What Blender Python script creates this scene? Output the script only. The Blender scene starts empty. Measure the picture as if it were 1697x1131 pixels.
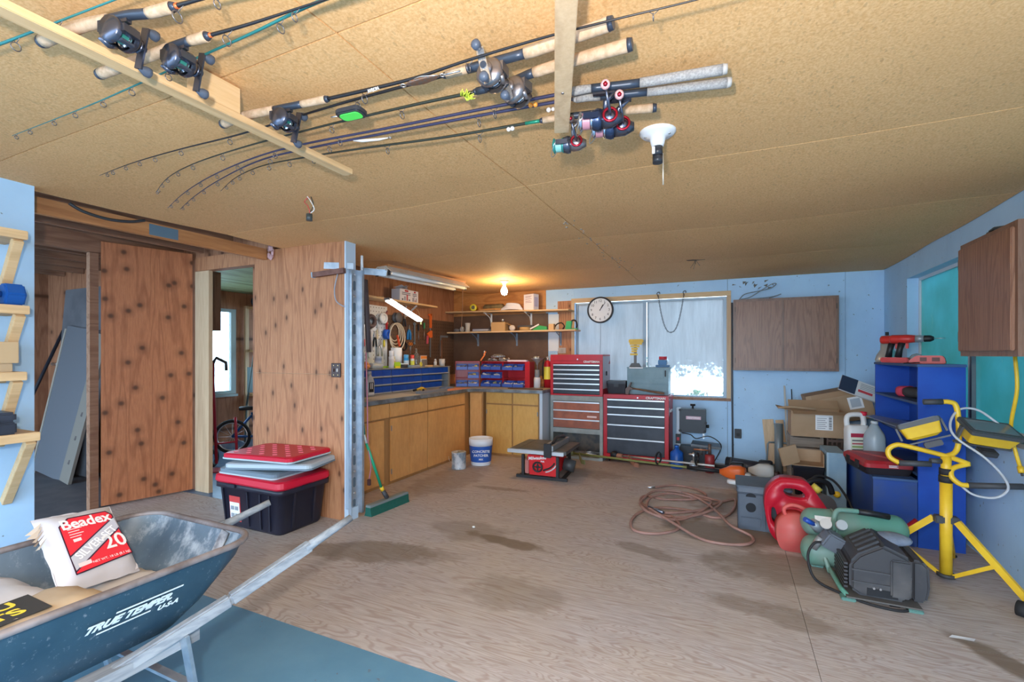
import bpy, bmesh, math, random
from mathutils import Matrix, Vector, Euler
random.seed(7)
SC = bpy.context.scene
COL = SC.collection
PI = math.pi
R = math.radians

# ---------------------------------------------------------------- camera, sky, lights, exposure
cam_d = bpy.data.cameras.new('camera')
cam_d.sensor_width = 36.0
cam_d.lens = 36.0 * 780.0 / 1697.0
cam_d.shift_y = 22.5 / 1697.0
cam_d.clip_start = 0.02
cam = bpy.data.objects.new('camera', cam_d)
cam.location = (0, 0, 1.40)
cam.rotation_euler = (R(90), 0, R(24.866))
COL.objects.link(cam)
SC.camera = cam

world = bpy.data.worlds.new('sky')
SC.world = world
world.use_nodes = True
wn = world.node_tree.nodes
wn['Background'].inputs['Color'].default_value = (0.56, 0.77, 1.0, 1)
wn['Background'].inputs['Strength'].default_value = 6.2

def light(name, kind, loc, energy, color, size=0.1, rot=None):
    l = bpy.data.lights.new(name, kind)
    l.energy = energy
    l.color = color
    if kind == 'AREA':
        l.size = size
    elif kind != 'SUN':
        l.shadow_soft_size = size
    o = bpy.data.objects.new(name, l)
    o.location = loc
    if rot: o.rotation_euler = rot
    COL.objects.link(o)
    return o

# the photographer's flash, held just above the lens
light('camera_flash', 'POINT', (-0.12, -0.10, 1.60), 130, (1.0, 0.92, 0.84), 0.035)

vs = SC.view_settings
vs.view_transform = 'Standard'
vs.look = 'None'
vs.exposure = 0.32
vs.gamma = 1.0
vs.use_curve_mapping = False

# ---------------------------------------------------------------- materials
MATS = {}
def _ramp(nt, fac, a, b, ca=(0,0,0,1), cb=(1,1,1,1)):
    r = nt.nodes.new('ShaderNodeValToRGB')
    r.color_ramp.elements[0].position = a; r.color_ramp.elements[0].color = ca
    r.color_ramp.elements[1].position = b; r.color_ramp.elements[1].color = cb
    nt.links.new(fac, r.inputs['Fac'])
    return r.outputs['Color']
def _mix(nt, fac, a, b, mode='MIX'):
    m = nt.nodes.new('ShaderNodeMix'); m.data_type = 'RGBA'; m.blend_type = mode
    for sock, v in ((m.inputs['Factor'], fac), (m.inputs[6], a), (m.inputs[7], b)):
        if isinstance(v, (int, float)): sock.default_value = v
        elif isinstance(v, tuple): sock.default_value = v if len(v) == 4 else (*v, 1)
        else: nt.links.new(v, sock)
    return m.outputs[2]
def _map(nt, scale=(1,1,1), loc=(0,0,0), rot=(0,0,0)):
    tc = nt.nodes.new('ShaderNodeTexCoord')
    mp = nt.nodes.new('ShaderNodeMapping')
    mp.inputs['Scale'].default_value = scale
    mp.inputs['Location'].default_value = loc
    mp.inputs['Rotation'].default_value = rot
    nt.links.new(tc.outputs['Object'], mp.inputs['Vector'])
    return mp.outputs['Vector']
def _noise(nt, vec, scale, detail=4, rough=.55, dist=0):
    n = nt.nodes.new('ShaderNodeTexNoise')
    n.inputs['Scale'].default_value = scale
    n.inputs['Detail'].default_value = detail
    n.inputs['Roughness'].default_value = rough
    n.inputs['Distortion'].default_value = dist
    nt.links.new(vec, n.inputs['Vector'])
    return n.outputs['Fac']
def _math(nt, op, a, b=None):
    n = nt.nodes.new('ShaderNodeMath'); n.operation = op
    for i, v in enumerate((a, b)):
        if v is None: continue
        if isinstance(v, (int, float)): n.inputs[i].default_value = v
        else: nt.links.new(v, n.inputs[i])
    return n.outputs[0]
def _bump(nt, bsdf, h, strength, dist=.01):
    b = nt.nodes.new('ShaderNodeBump')
    b.inputs['Strength'].default_value = strength
    b.inputs['Distance'].default_value = dist
    nt.links.new(h, b.inputs['Height'])
    nt.links.new(b.outputs['Normal'], bsdf.inputs['Normal'])
def _new(name):
    m = bpy.data.materials.new(name); m.use_nodes = True
    nt = m.node_tree
    b = nt.nodes['Principled BSDF']
    return m, nt, b
def mat(name, c, rough=.5, metal=0, c2=None, scale=8, stretch=(1,1,1), lo=.4, hi=.6, bump=0, emit=0, alpha=1, trans=0, ior=1.45, detail=4, coat=0):
    if name in MATS: return MATS[name]
    m, nt, b = _new(name)
    b.inputs['Base Color'].default_value = (*c, 1)
    b.inputs['Roughness'].default_value = rough
    b.inputs['Metallic'].default_value = metal
    b.inputs['Transmission Weight'].default_value = trans
    b.inputs['IOR'].default_value = ior
    b.inputs['Coat Weight'].default_value = coat
    if c2 is not None or bump:
        v = _map(nt, stretch)
        n = _noise(nt, v, scale, detail)
        if c2 is not None:
            nt.links.new(_mix(nt, _ramp(nt, n, lo, hi), c, c2), b.inputs['Base Color'])
        if bump: _bump(nt, b, n, bump, .004)
    if emit:
        b.inputs['Emission Color'].default_value = (*c, 1)
        b.inputs['Emission Strength'].default_value = emit
    m.diffuse_color = (*c, 1)
    MATS[name] = m
    return m
def plain(c, rough=.5, metal=0):
    return mat('paint_%02x%02x%02x_%d_%d' % (int(c[0]*255), int(c[1]*255), int(c[2]*255), int(rough*100), int(metal*100)), c, rough, metal)

def plywood(name, c1, c2, grain=(9, 9, .7), knots=(4, 4, 3), knotcol=(.10, .035, .012), kn=.10, lines=22, rough=.6, blotch=None, lineamt=.55):
    if name in MATS: return MATS[name]
    m, nt, b = _new(name)
    g = _map(nt, grain)
    n = _noise(nt, g, .55, 3, .5, .35)
    s = _math(nt, 'SINE', _math(nt, 'MULTIPLY', n, lines * 6.28))
    fine = _noise(nt, _map(nt, tuple(q*9 for q in grain)), 1.2, 5, .65)
    lf = _ramp(nt, s, .1, 1.0)
    base = _mix(nt, _ramp(nt, fine, .3, .72), c1, c2)
    dark = _mix(nt, 1.0, base, (.60, .50, .44, 1), 'MULTIPLY')
    col = _mix(nt, _math(nt, 'MULTIPLY', lf, lineamt), base, dark)
    if knots:
        vo = nt.nodes.new('ShaderNodeTexVoronoi')
        vo.inputs['Scale'].default_value = 1.0
        vo.voronoi_dimensions = '2D'
        sp = nt.nodes.new('ShaderNodeSeparateXYZ'); cb = nt.nodes.new('ShaderNodeCombineXYZ')
        nt.links.new(_map(nt, knots, (.31, .17, .23)), sp.inputs[0])
        nt.links.new(sp.outputs['X'], cb.inputs['X']); nt.links.new(sp.outputs['Z'], cb.inputs['Y'])
        nt.links.new(cb.outputs[0], vo.inputs['Vector'])
        d = vo.outputs['Distance']
        halo = _ramp(nt, d, kn*.6, kn*2.4, (1,1,1,1), (0,0,0,1))
        core = _ramp(nt, d, kn*.35, kn*.95, (1,1,1,1), (0,0,0,1))
        col = _mix(nt, _math(nt, 'MULTIPLY', halo, .5), col, tuple(q*.45 for q in c1))
        col = _mix(nt, _math(nt, 'MULTIPLY', core, .9), col, knotcol)
    if blotch:
        col = _mix(nt, _math(nt, 'MULTIPLY', _ramp(nt, _noise(nt, _map(nt), 1.7, 5, .6), .45, .7), .7), col, blotch)
    nt.links.new(col, b.inputs['Base Color'])
    b.inputs['Roughness'].default_value = rough
    _bump(nt, b, fine, .12, .003)
    MATS[name] = m
    return m

def particleboard(name):
    m, nt, b = _new(name)
    v = _map(nt)
    f1 = _noise(nt, v, 120, 3, .6)
    vo = nt.nodes.new('ShaderNodeTexVoronoi'); vo.inputs['Scale'].default_value = 150
    nt.links.new(_map(nt, (1, .45, 1), rot=(0, 0, .7)), vo.inputs['Vector'])
    sp = _ramp(nt, vo.outputs['Color'], .05, .25)
    col = _mix(nt, _ramp(nt, f1, .35, .65), (.72, .395, .155), (.88, .55, .26))
    col = _mix(nt, _math(nt, 'MULTIPLY', _math(nt, 'SUBTRACT', 1.0, sp), .5), col, (.46, .26, .11))
    big = _ramp(nt, _noise(nt, v, 1.3, 4, .6), .45, .75)
    col = _mix(nt, _math(nt, 'MULTIPLY', big, .3), col, (.62, .33, .125))
    nt.links.new(col, b.inputs['Base Color'])
    b.inputs['Roughness'].default_value = .75
    _bump(nt, b, f1, .25, .003)
    MATS[name] = m
    return m

def wallpaint(name, c1, c2, c3):
    m, nt, b = _new(name)
    v = _map(nt)
    n1 = _ramp(nt, _noise(nt, v, 2.2, 6, .6), .4, .7)
    n2 = _ramp(nt, _noise(nt, _map(nt, (3, 3, .5)), 3, 5, .7), .62, .78)
    sp = _ramp(nt, _noise(nt, v, 28, 2, .5), .72, .76)
    col = _mix(nt, n1, c1, c2)
    col = _mix(nt, _math(nt, 'MULTIPLY', n2, .45), col, c3)
    col = _mix(nt, _math(nt, 'MULTIPLY', sp, .7), col, (.12, .12, .13))
    nt.links.new(col, b.inputs['Base Color'])
    b.inputs['Roughness'].default_value = .5
    _bump(nt, b, _noise(nt, v, 45, 3), .08, .003)
    MATS[name] = m
    return m

def floorply(name):
    m, nt, b = _new(name)
    tc = nt.nodes.new('ShaderNodeTexCoord')
    geo = nt.nodes.new('ShaderNodeNewGeometry')
    P = geo.outputs['Position']
    def mp(scale):
        q = nt.nodes.new('ShaderNodeMapping'); q.inputs['Scale'].default_value = scale
        nt.links.new(P, q.inputs['Vector']); return q.outputs['Vector']
    n = _noise(nt, mp((.55, 4.2, 1)), 1.3, 3, .5, .9)
    s = _ramp(nt, _math(nt, 'SINE', _math(nt, 'MULTIPLY', n, 175)), .1, 1.0)
    fine = _noise(nt, mp((5, 50, 1)), 1.0, 5, .7)
    base = _mix(nt, _ramp(nt, fine, .3, .7), (.35, .30, .275), (.53, .485, .475))
    warm = _ramp(nt, _noise(nt, mp((1, 1, 1)), .9, 4, .6), .4, .65)
    base = _mix(nt, _math(nt, 'MULTIPLY', warm, .55), base, (.48, .39, .29))
    col = _mix(nt, _math(nt, 'MULTIPLY', s, .42), base, (.25, .155, .115))
    sk = _ramp(nt, _noise(nt, mp((1.5, 6, 1)), 3.5, 4, .6), .66, .76)
    col = _mix(nt, _math(nt, 'MULTIPLY', sk, .6), col, (.24, .14, .10))
    # oil stains, each with its own place and outline
    wob = nt.nodes.new('ShaderNodeTexNoise'); wob.inputs['Scale'].default_value = 5; wob.inputs['Detail'].default_value = 4
    nt.links.new(P, wob.inputs['Vector'])
    for (x, y, rx, ry, a, k) in ((-2.30, 2.62, .62, .20, .3, .62), (-1.52, 3.18, .38, .085, -.1, .8), (-1.15, 2.5, .35, .2, 0, .35),
                                 (-.05, 4.05, .50, .30, 0, .8), (.35, 3.55, .55, .28, .2, .55), (1.15, 2.85, .30, .09, -1.0, .8), (-1.85, 3.25, .4, .22, 0, .4),
                                 (.25, 2.9, .42, .12, -.2, .45), (-.55, 3.45, .30, .09, -.3, .5), (-2.85, 4.5, .35, .8, 0, .4), (-1.6, 5.4, .6, .25, 0, .4), (.3, 4.9, .7, .5, 0, .6), (-2.2,4.4,.35,.06,.1,.5)):
        q = nt.nodes.new('ShaderNodeMapping'); q.vector_type = 'TEXTURE'
        q.inputs['Location'].default_value = (x, y, 0); q.inputs['Rotation'].default_value = (0, 0, a)
        q.inputs['Scale'].default_value = (rx, ry, 1)
        nt.links.new(P, q.inputs['Vector'])
        l = nt.nodes.new('ShaderNodeVectorMath'); l.operation = 'LENGTH'
        nt.links.new(q.outputs['Vector'], l.inputs[0])
        d = _math(nt, 'ADD', l.outputs['Value'], _math(nt, 'MULTIPLY', _math(nt, 'SUBTRACT', wob.outputs['Fac'], .5), 1.3))
        col = _mix(nt, _math(nt, 'MULTIPLY', _ramp(nt, d, .7, 1.15, (1,1,1,1), (0,0,0,1)), k), col, (.15, .105, .065))
    nt.links.new(col, b.inputs['Base Color'])
    b.inputs['Roughness'].default_value = .62
    _bump(nt, b, fine, .2, .003)
    MATS[name] = m
    return m

# ---------------------------------------------------------------- mesh helpers
def frame_of(d):
    d = Vector(d).normalized()
    u = Vector((0, 0, 1)) if abs(d.z) < .9 else Vector((1, 0, 0))
    a = d.cross(u).normalized(); b = d.cross(a).normalized()
    return a, b, d
class MB:
    def __init__(s, M=None):
        s.v = []; s.f = []; s.mi = []; s.sm = []; s.M = M or Matrix()
    def add(s, vs, fs, m=0, smooth=False):
        o = len(s.v)
        s.v += [s.M @ Vector(p) for p in vs]
        for f in fs:
            s.f.append([i + o for i in f]); s.mi.append(m); s.sm.append(smooth)
        return s
    def box(s, x0, y0, z0, x1, y1, z1, m=0):
        vs = [(x, y, z) for z in (z0, z1) for y in (y0, y1) for x in (x0, x1)]
        return s.add(vs, [(0,2,3,1), (4,5,7,6), (0,1,5,4), (2,6,7,3), (0,4,6,2), (1,3,7,5)], m)
    def cbox(s, c, d, m=0, rz=0, rot=None):
        M = Matrix.Translation(c) @ (rot.to_matrix().to_4x4() if rot else Matrix.Rotation(rz, 4, 'Z'))
        k = s.M; s.M = k @ M
        s.box(-d[0]/2, -d[1]/2, -d[2]/2, d[0]/2, d[1]/2, d[2]/2, m); s.M = k
        return s
    def bar(s, p0, p1, w, h, m=0, up=(0,0,1)):
        p0 = Vector(p0); p1 = Vector(p1); d = (p1 - p0).normalized()
        a = d.cross(Vector(up))
        if a.length < 1e-4: a = d.cross(Vector((1, 0, 0)))
        a.normalize(); b = a.cross(d).normalized()
        vs = [p + a*(i*w/2) + b*(j*h/2) for p in (p0, p1) for (i, j) in ((-1,-1), (1,-1), (1,1), (-1,1))]
        return s.add(vs, [(3,2,1,0), (4,5,6,7), (0,1,5,4), (1,2,6,5), (2,3,7,6), (3,0,4,7)], m)
    def cyl(s, p0, p1, r0, r1=None, n=16, m=0, caps=True, smooth=True):
        r1 = r0 if r1 is None else r1
        p0 = Vector(p0); p1 = Vector(p1); a, b, d = frame_of(p1 - p0)
        vs = []
        for p, r in ((p0, r0), (p1, r1)):
            vs += [p + (a*math.cos(2*PI*i/n) + b*math.sin(2*PI*i/n))*r for i in range(n)]
        s.add(vs, [(i, (i+1) % n, n+(i+1) % n, n+i) for i in range(n)], m, smooth)
        if caps: s.add(vs, [tuple(range(n))[::-1], tuple(range(n, 2*n))], m)
        return s
    def tube(s, pts, r, n=8, m=0, closed=False, caps=True, flat=1.0):
        pts = [Vector(p) for p in pts]; k = len(pts)
        rs = r if isinstance(r, (list, tuple)) else [r]*k
        tg = []
        for i in range(k):
            if closed: t = pts[(i+1) % k] - pts[i-1]
            else: t = pts[min(i+1, k-1)] - pts[max(i-1, 0)]
            tg.append(t.normalized() if t.length > 1e-9 else Vector((0,0,1)))
        a, b, _ = frame_of(tg[0])
        vs = []
        for i in range(k):
            a = a - tg[i]*a.dot(tg[i])
            if a.length < 1e-6: a = frame_of(tg[i])[0]
            a.normalize(); b = tg[i].cross(a)
            vs += [pts[i] + (a*math.cos(2*PI*j/n) + b*math.sin(2*PI*j/n)*flat)*rs[i] for j in range(n)]
        fs = []
        for i in range(k if closed else k-1):
            i2 = (i+1) % k
            fs += [(i*n+j, i*n+(j+1) % n, i2*n+(j+1) % n, i2*n+j) for j in range(n)]
        s.add(vs, fs, m, True)
        if caps and not closed: s.add(vs, [tuple(range(n))[::-1], tuple(range((k-1)*n, k*n))], m)
        return s
    def lathe(s, prof, o=(0,0,0), d=(0,0,1), n=20, m=0, smooth=True):
        a, b, d = frame_of(d); o = Vector(o); vs = []; k = len(prof)
        for (r, z) in prof:
            vs += [o + d*z + (a*math.cos(2*PI*i/n) + b*math.sin(2*PI*i/n))*max(r, 1e-5) for i in range(n)]
        fs = [(i*n+j, i*n+(j+1) % n, (i+1)*n+(j+1) % n, (i+1)*n+j) for i in range(k-1) for j in range(n)]
        return s.add(vs, fs, m, smooth)
    def sph(s, c, r, n=12, m=0):
        rx, ry, rz = (r, r, r) if isinstance(r, (int, float)) else r
        vs = []; fs = []; h = n // 2
        for i in range(h+1):
            t = PI*i/h
            for j in range(n):
                q = 2*PI*j/n
                vs.append((c[0]+rx*math.sin(t)*math.cos(q), c[1]+ry*math.sin(t)*math.sin(q), c[2]+rz*math.cos(t)))
        for i in range(h):
            for j in range(n): fs.append((i*n+j, (i+1)*n+j, (i+1)*n+(j+1) % n, i*n+(j+1) % n))
        return s.add(vs, fs, m, True)
    def prism(s, poly, t0, t1, plane='xy', m=0, smooth=False):
        def q(p, t):
            return {'xy': (p[0], p[1], t), 'xz': (p[0], t, p[1]), 'yz': (t, p[0], p[1])}[plane]
        n = len(poly); vs = [q(p, t0) for p in poly] + [q(p, t1) for p in poly]
        s.add(vs, [(i, (i+1) % n, n+(i+1) % n, n+i) for i in range(n)], m, smooth)
        return s.add(vs, [tuple(range(n))[::-1], tuple(range(n, 2*n))], m)
    def loft(s, secs, m=0, smooth=True, caps=True):
        n = len(secs[0]); vs = [p for q in secs for p in q]; k = len(secs)
        s.add(vs, [(i*n+j, i*n+(j+1) % n, (i+1)*n+(j+1) % n, (i+1)*n+j) for i in range(k-1) for j in range(n)], m, smooth)
        if caps: s.add(vs, [tuple(range(n))[::-1], tuple(range((k-1)*n, k*n))], m)
        return s
    def torus(s, c, R_, r, d=(0,0,1), n=20, k=8, m=0):
        a, b, _ = frame_of(d); c = Vector(c)
        return s.tube([c + (a*math.cos(2*PI*i/n) + b*math.sin(2*PI*i/n))*R_ for i in range(n)], r, k, m, closed=True)
def rrect(w, h, r, n=4, cx=0, cy=0):
    out = []
    for (sx, sy, a0) in ((1,1,0), (-1,1,90), (-1,-1,180), (1,-1,270)):
        for i in range(n+1):
            a = R(a0 + 90*i/n)
            out.append((cx + sx*(w/2-r) + r*math.cos(a), cy + sy*(h/2-r) + r*math.sin(a)))
    return out
def spline(pts, k=8, closed=False):
    P = [Vector(p) for p in pts]; n = len(P); out = []
    rng = range(n if closed else n-1)
    for i in rng:
        if closed: p0, p1, p2, p3 = P[i-1], P[i], P[(i+1) % n], P[(i+2) % n]
        else: p0, p1, p2, p3 = P[max(i-1, 0)], P[i], P[i+1], P[min(i+2, n-1)]
        for j in range(k):
            t = j/k
            out.append(.5*((2*p1) + (p2-p0)*t + (2*p0-5*p1+4*p2-p3)*t*t + (3*p1-p0-3*p2+p3)*t**3))
    if not closed: out.append(P[-1])
    return out
def obj(name, mb, mats, parent=None, bevel=0, seg=2, fix=True):
    me = bpy.data.meshes.new(name)
    bm = bmesh.new()
    vs = [bm.verts.new(p) for p in mb.v]
    for f, mi, sm in zip(mb.f, mb.mi, mb.sm):
        try: q = bm.faces.new([vs[i] for i in f])
        except ValueError: continue
        q.material_index = mi; q.smooth = sm
    bmesh.ops.remove_doubles(bm, verts=bm.verts, dist=1e-6)
    if fix: bmesh.ops.recalc_face_normals(bm, faces=bm.faces)
    if bevel:
        ed = [e for e in bm.edges if len(e.link_faces) == 2 and e.calc_face_angle(0) > .6]
        bmesh.ops.bevel(bm, geom=ed, offset=bevel, segments=seg, affect='EDGES', clamp_overlap=True)
    bm.to_mesh(me); bm.free()
    for q in (mats if isinstance(mats, (list, tuple)) else [mats]): me.materials.append(q)
    o = bpy.data.objects.new(name, me)
    COL.objects.link(o)
    if parent is not None: o.parent = parent
    return o
def tag(o, label, cat, group=None):
    o['label'] = label; o['category'] = cat
    if group: o['group'] = group
    return o
def thing(name, label, cat, loc=(0,0,0), rz=0, group=None, rot=None):
    o = bpy.data.objects.new(name, None); COL.objects.link(o)
    o.empty_display_size = .05
    o.location = loc; o.rotation_euler = rot or (0, 0, rz)
    return tag(o, label, cat, group)
def struct(o):
    o['kind'] = 'structure'; return o
def sroot(name):
    o = bpy.data.objects.new(name, None); COL.objects.link(o); return struct(o)
def single(name, mb, mats, label, cat, loc=(0,0,0), rz=0, group=None, bevel=0, rot=None, seg=2):
    o = obj(name, mb, mats, None, bevel, seg)
    o.location = loc; o.rotation_euler = rot or (0, 0, rz)
    return tag(o, label, cat, group)
def dup(o, parent=None):
    c = o.copy(); COL.objects.link(c); c.parent = parent
    for ch in o.children: dup(ch, c)
    return c
def text(s, size, material, parent, loc, face='-y', name='lettering', shear=0, extrude=.0006, align='CENTER', sx=1.0, rot=None, spin=0, bold=0):
    cu = bpy.data.curves.new('t', 'FONT')
    cu.body = s; cu.size = size; cu.extrude = extrude; cu.align_x = align; cu.align_y = 'CENTER'; cu.shear = shear
    cu.offset = bold; cu.resolution_u = 3
    t = bpy.data.objects.new('t', cu); COL.objects.link(t)
    dg = bpy.context.evaluated_depsgraph_get()
    me = bpy.data.meshes.new_from_object(t.evaluated_get(dg))
    bpy.data.objects.remove(t); bpy.data.curves.remove(cu)
    me.materials.clear(); me.materials.append(material)
    o = bpy.data.objects.new(name, me); COL.objects.link(o)
    if parent is not None: o.parent = parent
    o.location = loc
    e = rot or {'-y': (PI/2, 0, 0), '-x': (PI/2, 0, -PI/2), '+x': (PI/2, 0, PI/2), '+z': (0, 0, 0)}[face]
    M = Euler(e).to_matrix() @ Matrix.Rotation(spin, 3, 'Z')
    o.rotation_euler = M.to_euler()
    o.scale = (sx, 1, 1)
    return o
# ---------------------------------------------------------------- shared materials
particleboard('particleboard')
wallpaint('white_wall', (.43, .66, .90), (.37, .58, .82), (.31, .50, .73))
wallpaint('blue_floor', (.085, .215, .32), (.12, .27, .38), (.17, .25, .30))
floorply('floor_ply')
plywood('fir_ply', (.46, .15, .056), (.62, .235, .096), (7, 7, .8), (4.2, 4.2, 4.2), kn=.13, lines=10)
plywood('pale_ply', (.40, .165, .072), (.53, .25, .12), (7, 7, .7), (5, 5, 2.6), kn=.085, lines=14)
plywood('orange_ply', (.50, .20, .05), (.60, .27, .08), (1.2, 6, 5), None, lines=9)
plywood('dark_ply', (.34, .14, .07), (.46, .22, .115), (7, 7, .8), (3, 3, 3), lines=9)
plywood('joist_wood', (.48, .20, .07), (.60, .28, .11), (7, .6, 7), None, lines=6)
plywood('header_wood', (.30, .15, .09), (.40, .22, .13), (7, .6, 7), None, lines=8)
plywood('pine', (.60, .42, .25), (.70, .52, .33), (6, 6, .5), None, lines=6, lineamt=.3)
plywood('pine_y', (.66, .43, .21), (.76, .53, .29), (7, .5, 7), None, lines=6, lineamt=.3)
plywood('pine_x', (.62, .42, .22), (.72, .52, .30), (.5, 7, 7), None, lines=6, lineamt=.3)
plywood('oak', (.20, .088, .048), (.30, .145, .08), (9, 9, .8), None, lines=16, rough=.38, lineamt=.7)
plywood('oak_frame', (.17, .085, .052), (.22, .115, .07), (20, 20, 2), None, lines=4, rough=.38)
plywood('bench_ply', (.66, .33, .105), (.78, .42, .15), (3, 3, .9), None, lines=3, lineamt=.12, rough=.45, blotch=(.52,.25,.08))
plywood('bench_ply_gold', (.60, .33, .085), (.70, .41, .12), (3, 3, .9), None, lines=3, lineamt=.10, rough=.45)
plywood('green_lit_osb', (.36, .46, .20), (.52, .60, .33), (3, .8, 3), (5, 2, 5), (.18, .22, .06), lines=5)  # green of reflected daylight is put into the board colour
hardboard = mat('brown_hardboard', (.10, .055, .035), .6, c2=(.14, .08, .05), scale=3)
galv = mat('galvanised_steel', (.52, .58, .64), .42, .75, c2=(.40, .47, .55), scale=14)
black = plain((.012, .013, .016), .5)
dark_gray = plain((.05, .052, .058), .55)
steel = mat('bright_steel', (.62, .63, .65), .28, .9)
brass = plain((.7, .5, .2), .35, .8)
whitep = plain((.80, .80, .80), .5)
redp = mat('red_enamel', (.50, .012, .025), .35, c2=(.42, .012, .02), scale=4)
bluep = mat('blue_paint', (.006, .055, .36), .45, c2=(.008, .075, .43), scale=3)
yellowp = mat('yellow_enamel', (.78, .50, .03), .4, c2=(.70, .42, .02), scale=6)
rubber = plain((.018, .018, .02), .75)
cork = mat('cork', (.58, .42, .29), .8, c2=(.47, .33, .21), scale=60)
eva = mat('grey_foam', (.26, .25, .25), .9, c2=(.36, .35, .34), scale=160)
card = mat('cardboard', (.36, .235, .135), .8, c2=(.42, .28, .17), scale=3)
paper = plain((.78, .78, .78), .7)

H = 2.37
# ---------------------------------------------------------------- ceiling
ceil = sroot('ceiling')
def sag(x, y):
    return -.010*math.sin((x+1.07)/2.44*PI)**2 - .012*abs(math.sin((y-1.06)/1.40*PI)) + .006*math.sin(x*2.3+y*1.1)
def ceil_panel(x0, y0, x1, y1):
    mb = MB(); nx = 10; ny = 8; g = .003
    vs = []
    for t in (0, .012):
        for j in range(ny+1):
            for i in range(nx+1):
                x = x0+g+(x1-x0-2*g)*i/nx; y = y0+g+(y1-y0-2*g)*j/ny
                vs.append((x, y, H+t+sag(x, y)))
    o = (nx+1)*(ny+1); fs = []
    for j in range(ny):
        for i in range(nx):
            a = j*(nx+1)+i
            fs.append((a, a+nx+1, a+nx+2, a+1)); fs.append((o+a, o+a+1, o+a+nx+2, o+a+nx+1))
    for i in range(nx):
        fs.append((i, i+1, o+i+1, o+i)); a = ny*(nx+1)+i; fs.append((a+1, a, o+a, o+a+1))
    for j in range(ny):
        a = j*(nx+1); fs.append((a+nx+1, a, o+a, o+a+nx+1)); a += nx; fs.append((a, a+nx+1, o+a+nx+1, o+a))
    mb.add(vs, fs, 0, False)
    obj('ceiling_panel', mb, MATS['particleboard'], ceil)
ys = (-1.3, -.2, 1.06, 2.49, 3.85, 5.2, 6.62)
for a, b in zip(ys, ys[1:]):
    ceil_panel(-3.70, a, -1.07, b)
    ceil_panel(-1.07, a, 1.58, b)
nb = MB()     # nail heads and torn patches beside the long seam
for i in range(46):
    y = 3.2 + random.random()*2.6
    x = -1.07 + random.gauss(0, .045)
    nb.sph((x, y, H+sag(x, y)-.001), (.004+random.random()*.008, .006+random.random()*.016, .003), 6)
n_ = obj('torn_paper_scrap', nb, plain((.42, .36, .30), .8), ceil); n_['kind'] = 'stuff'

deck = sroot('roof_deck')
obj('roof_board', MB().box(-8.0, -1.3, 2.60, 1.80, 7.0, 2.66), mat('dark_board', (.045, .03, .022), .8), deck)

# ---------------------------------------------------------------- floor
floor = sroot('floor')
fp = MATS['floor_ply']
xs = (-5.2, -3.6, -2.085, .355, 1.585); ysf = (1.73, 2.95, 4.17, 5.39, 6.62)
for i in range(4):
    for j in range(4):
        if i == 0 and j > 0: continue
        g = .0012
        obj('plywood_sheet', MB().box(xs[i]+g, ysf[j]+g, -.03, xs[i+1]-g, ysf[j+1]-g, 0), fp, floor)
obj('plywood_sheet', MB().box(-4.12, 2.952, -.03, -3.602, 6.62, -.0006), fp, floor)
obj('painted_floor', MB().box(-5.2, -1.3, -.03, 1.585, 1.729, .0), MATS['blue_floor'], floor)
obj('painted_floor', MB().box(-8.0, 2.955, -.034, -4.125, 7.0, -.002), mat('blue_floor_gloss', (.05, .14, .27), .3, c2=(.10, .20, .33), scale=3), floor)
obj('floor_sheet', MB().box(-8.0, -1.3, -.034, -5.203, 2.95, -.002), mat('dark_floor', (.10, .105, .12), .6, c2=(.14, .14, .15), scale=4), floor)
obj('ground', MB().box(-12, -9, -.10, 8, 16, -.05), mat('gravel', (.38, .38, .36), .9, c2=(.28, .28, .25), scale=30), None)
tag(bpy.data.objects['ground'], 'pale gravel ground around the building', 'ground'); struct(bpy.data.objects['ground'])

# ---------------------------------------------------------------- back wall
wb = sroot('wall_back')
_sh = mat('dark_board', (.045, .03, .022), .8)
for (_a, _b, _c, _d) in ((-4.24, 0, -2.09, 2.66), (-.01, 0, 1.80, 2.66), (-2.09, 2.20, -.01, 2.66), (-2.09, 0, -.01, .82)):
    obj('light_stop_board', MB().box(_a, 6.725, _b, _c, 6.745, _d), _sh, wb)  # unseen backing added to stop light leaking between the wall boards
W = MATS['white_wall']
Y = 6.62
WX0, WX1, WZ0, WZ1 = -2.07, -.03, .84, 2.18
for i, (a, b) in enumerate(((WX1, 1.22), (1.22, 1.70))):
    obj('wall_board', MB().box(a+.0015, Y, 0, b-.0015, Y+.10, 2.5), W, wb)
obj('wall_board', MB().box(WX0, Y, WZ1, WX1-.002, Y+.10, 2.5), W, wb)
obj('wall_board', MB().box(WX0, Y, 0, WX1-.002, Y+.10, WZ0), W, wb)
obj('wall_board', MB().box(-2.505, Y, 0, WX0-.002, Y+.10, 2.5), W, wb)
obj('raw_plywood', MB().box(-2.32, Y-.004, .9, -2.10, Y+.001, 2.19), MATS['pale_ply'], wb)
obj('raw_plywood', MB().box(-4.3, Y, 0, -2.508, Y+.10, 2.5), MATS['orange_ply'], wb)
obj('hardboard_sheet', MB().box(-4.12, Y-.008, 1.08, -2.47, Y-.001, 2.02), hardboard, wb)
# peeled paint scraps near the ceiling over the cabinet
pm = MB()
for i in range(14):
    x = .25 + random.gauss(0, .12); z = 2.27 + random.gauss(0, .035)
    pm.add([(x, Y-.001, z), (x+random.uniform(.01, .05), Y-.001, z+random.uniform(-.02, .02)), (x+random.uniform(-.02, .04), Y-.001, z-random.uniform(.01, .04))], [(0, 1, 2)])
obj('peeled_paint', pm, plain((.16, .15, .14), .8), wb)

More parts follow.
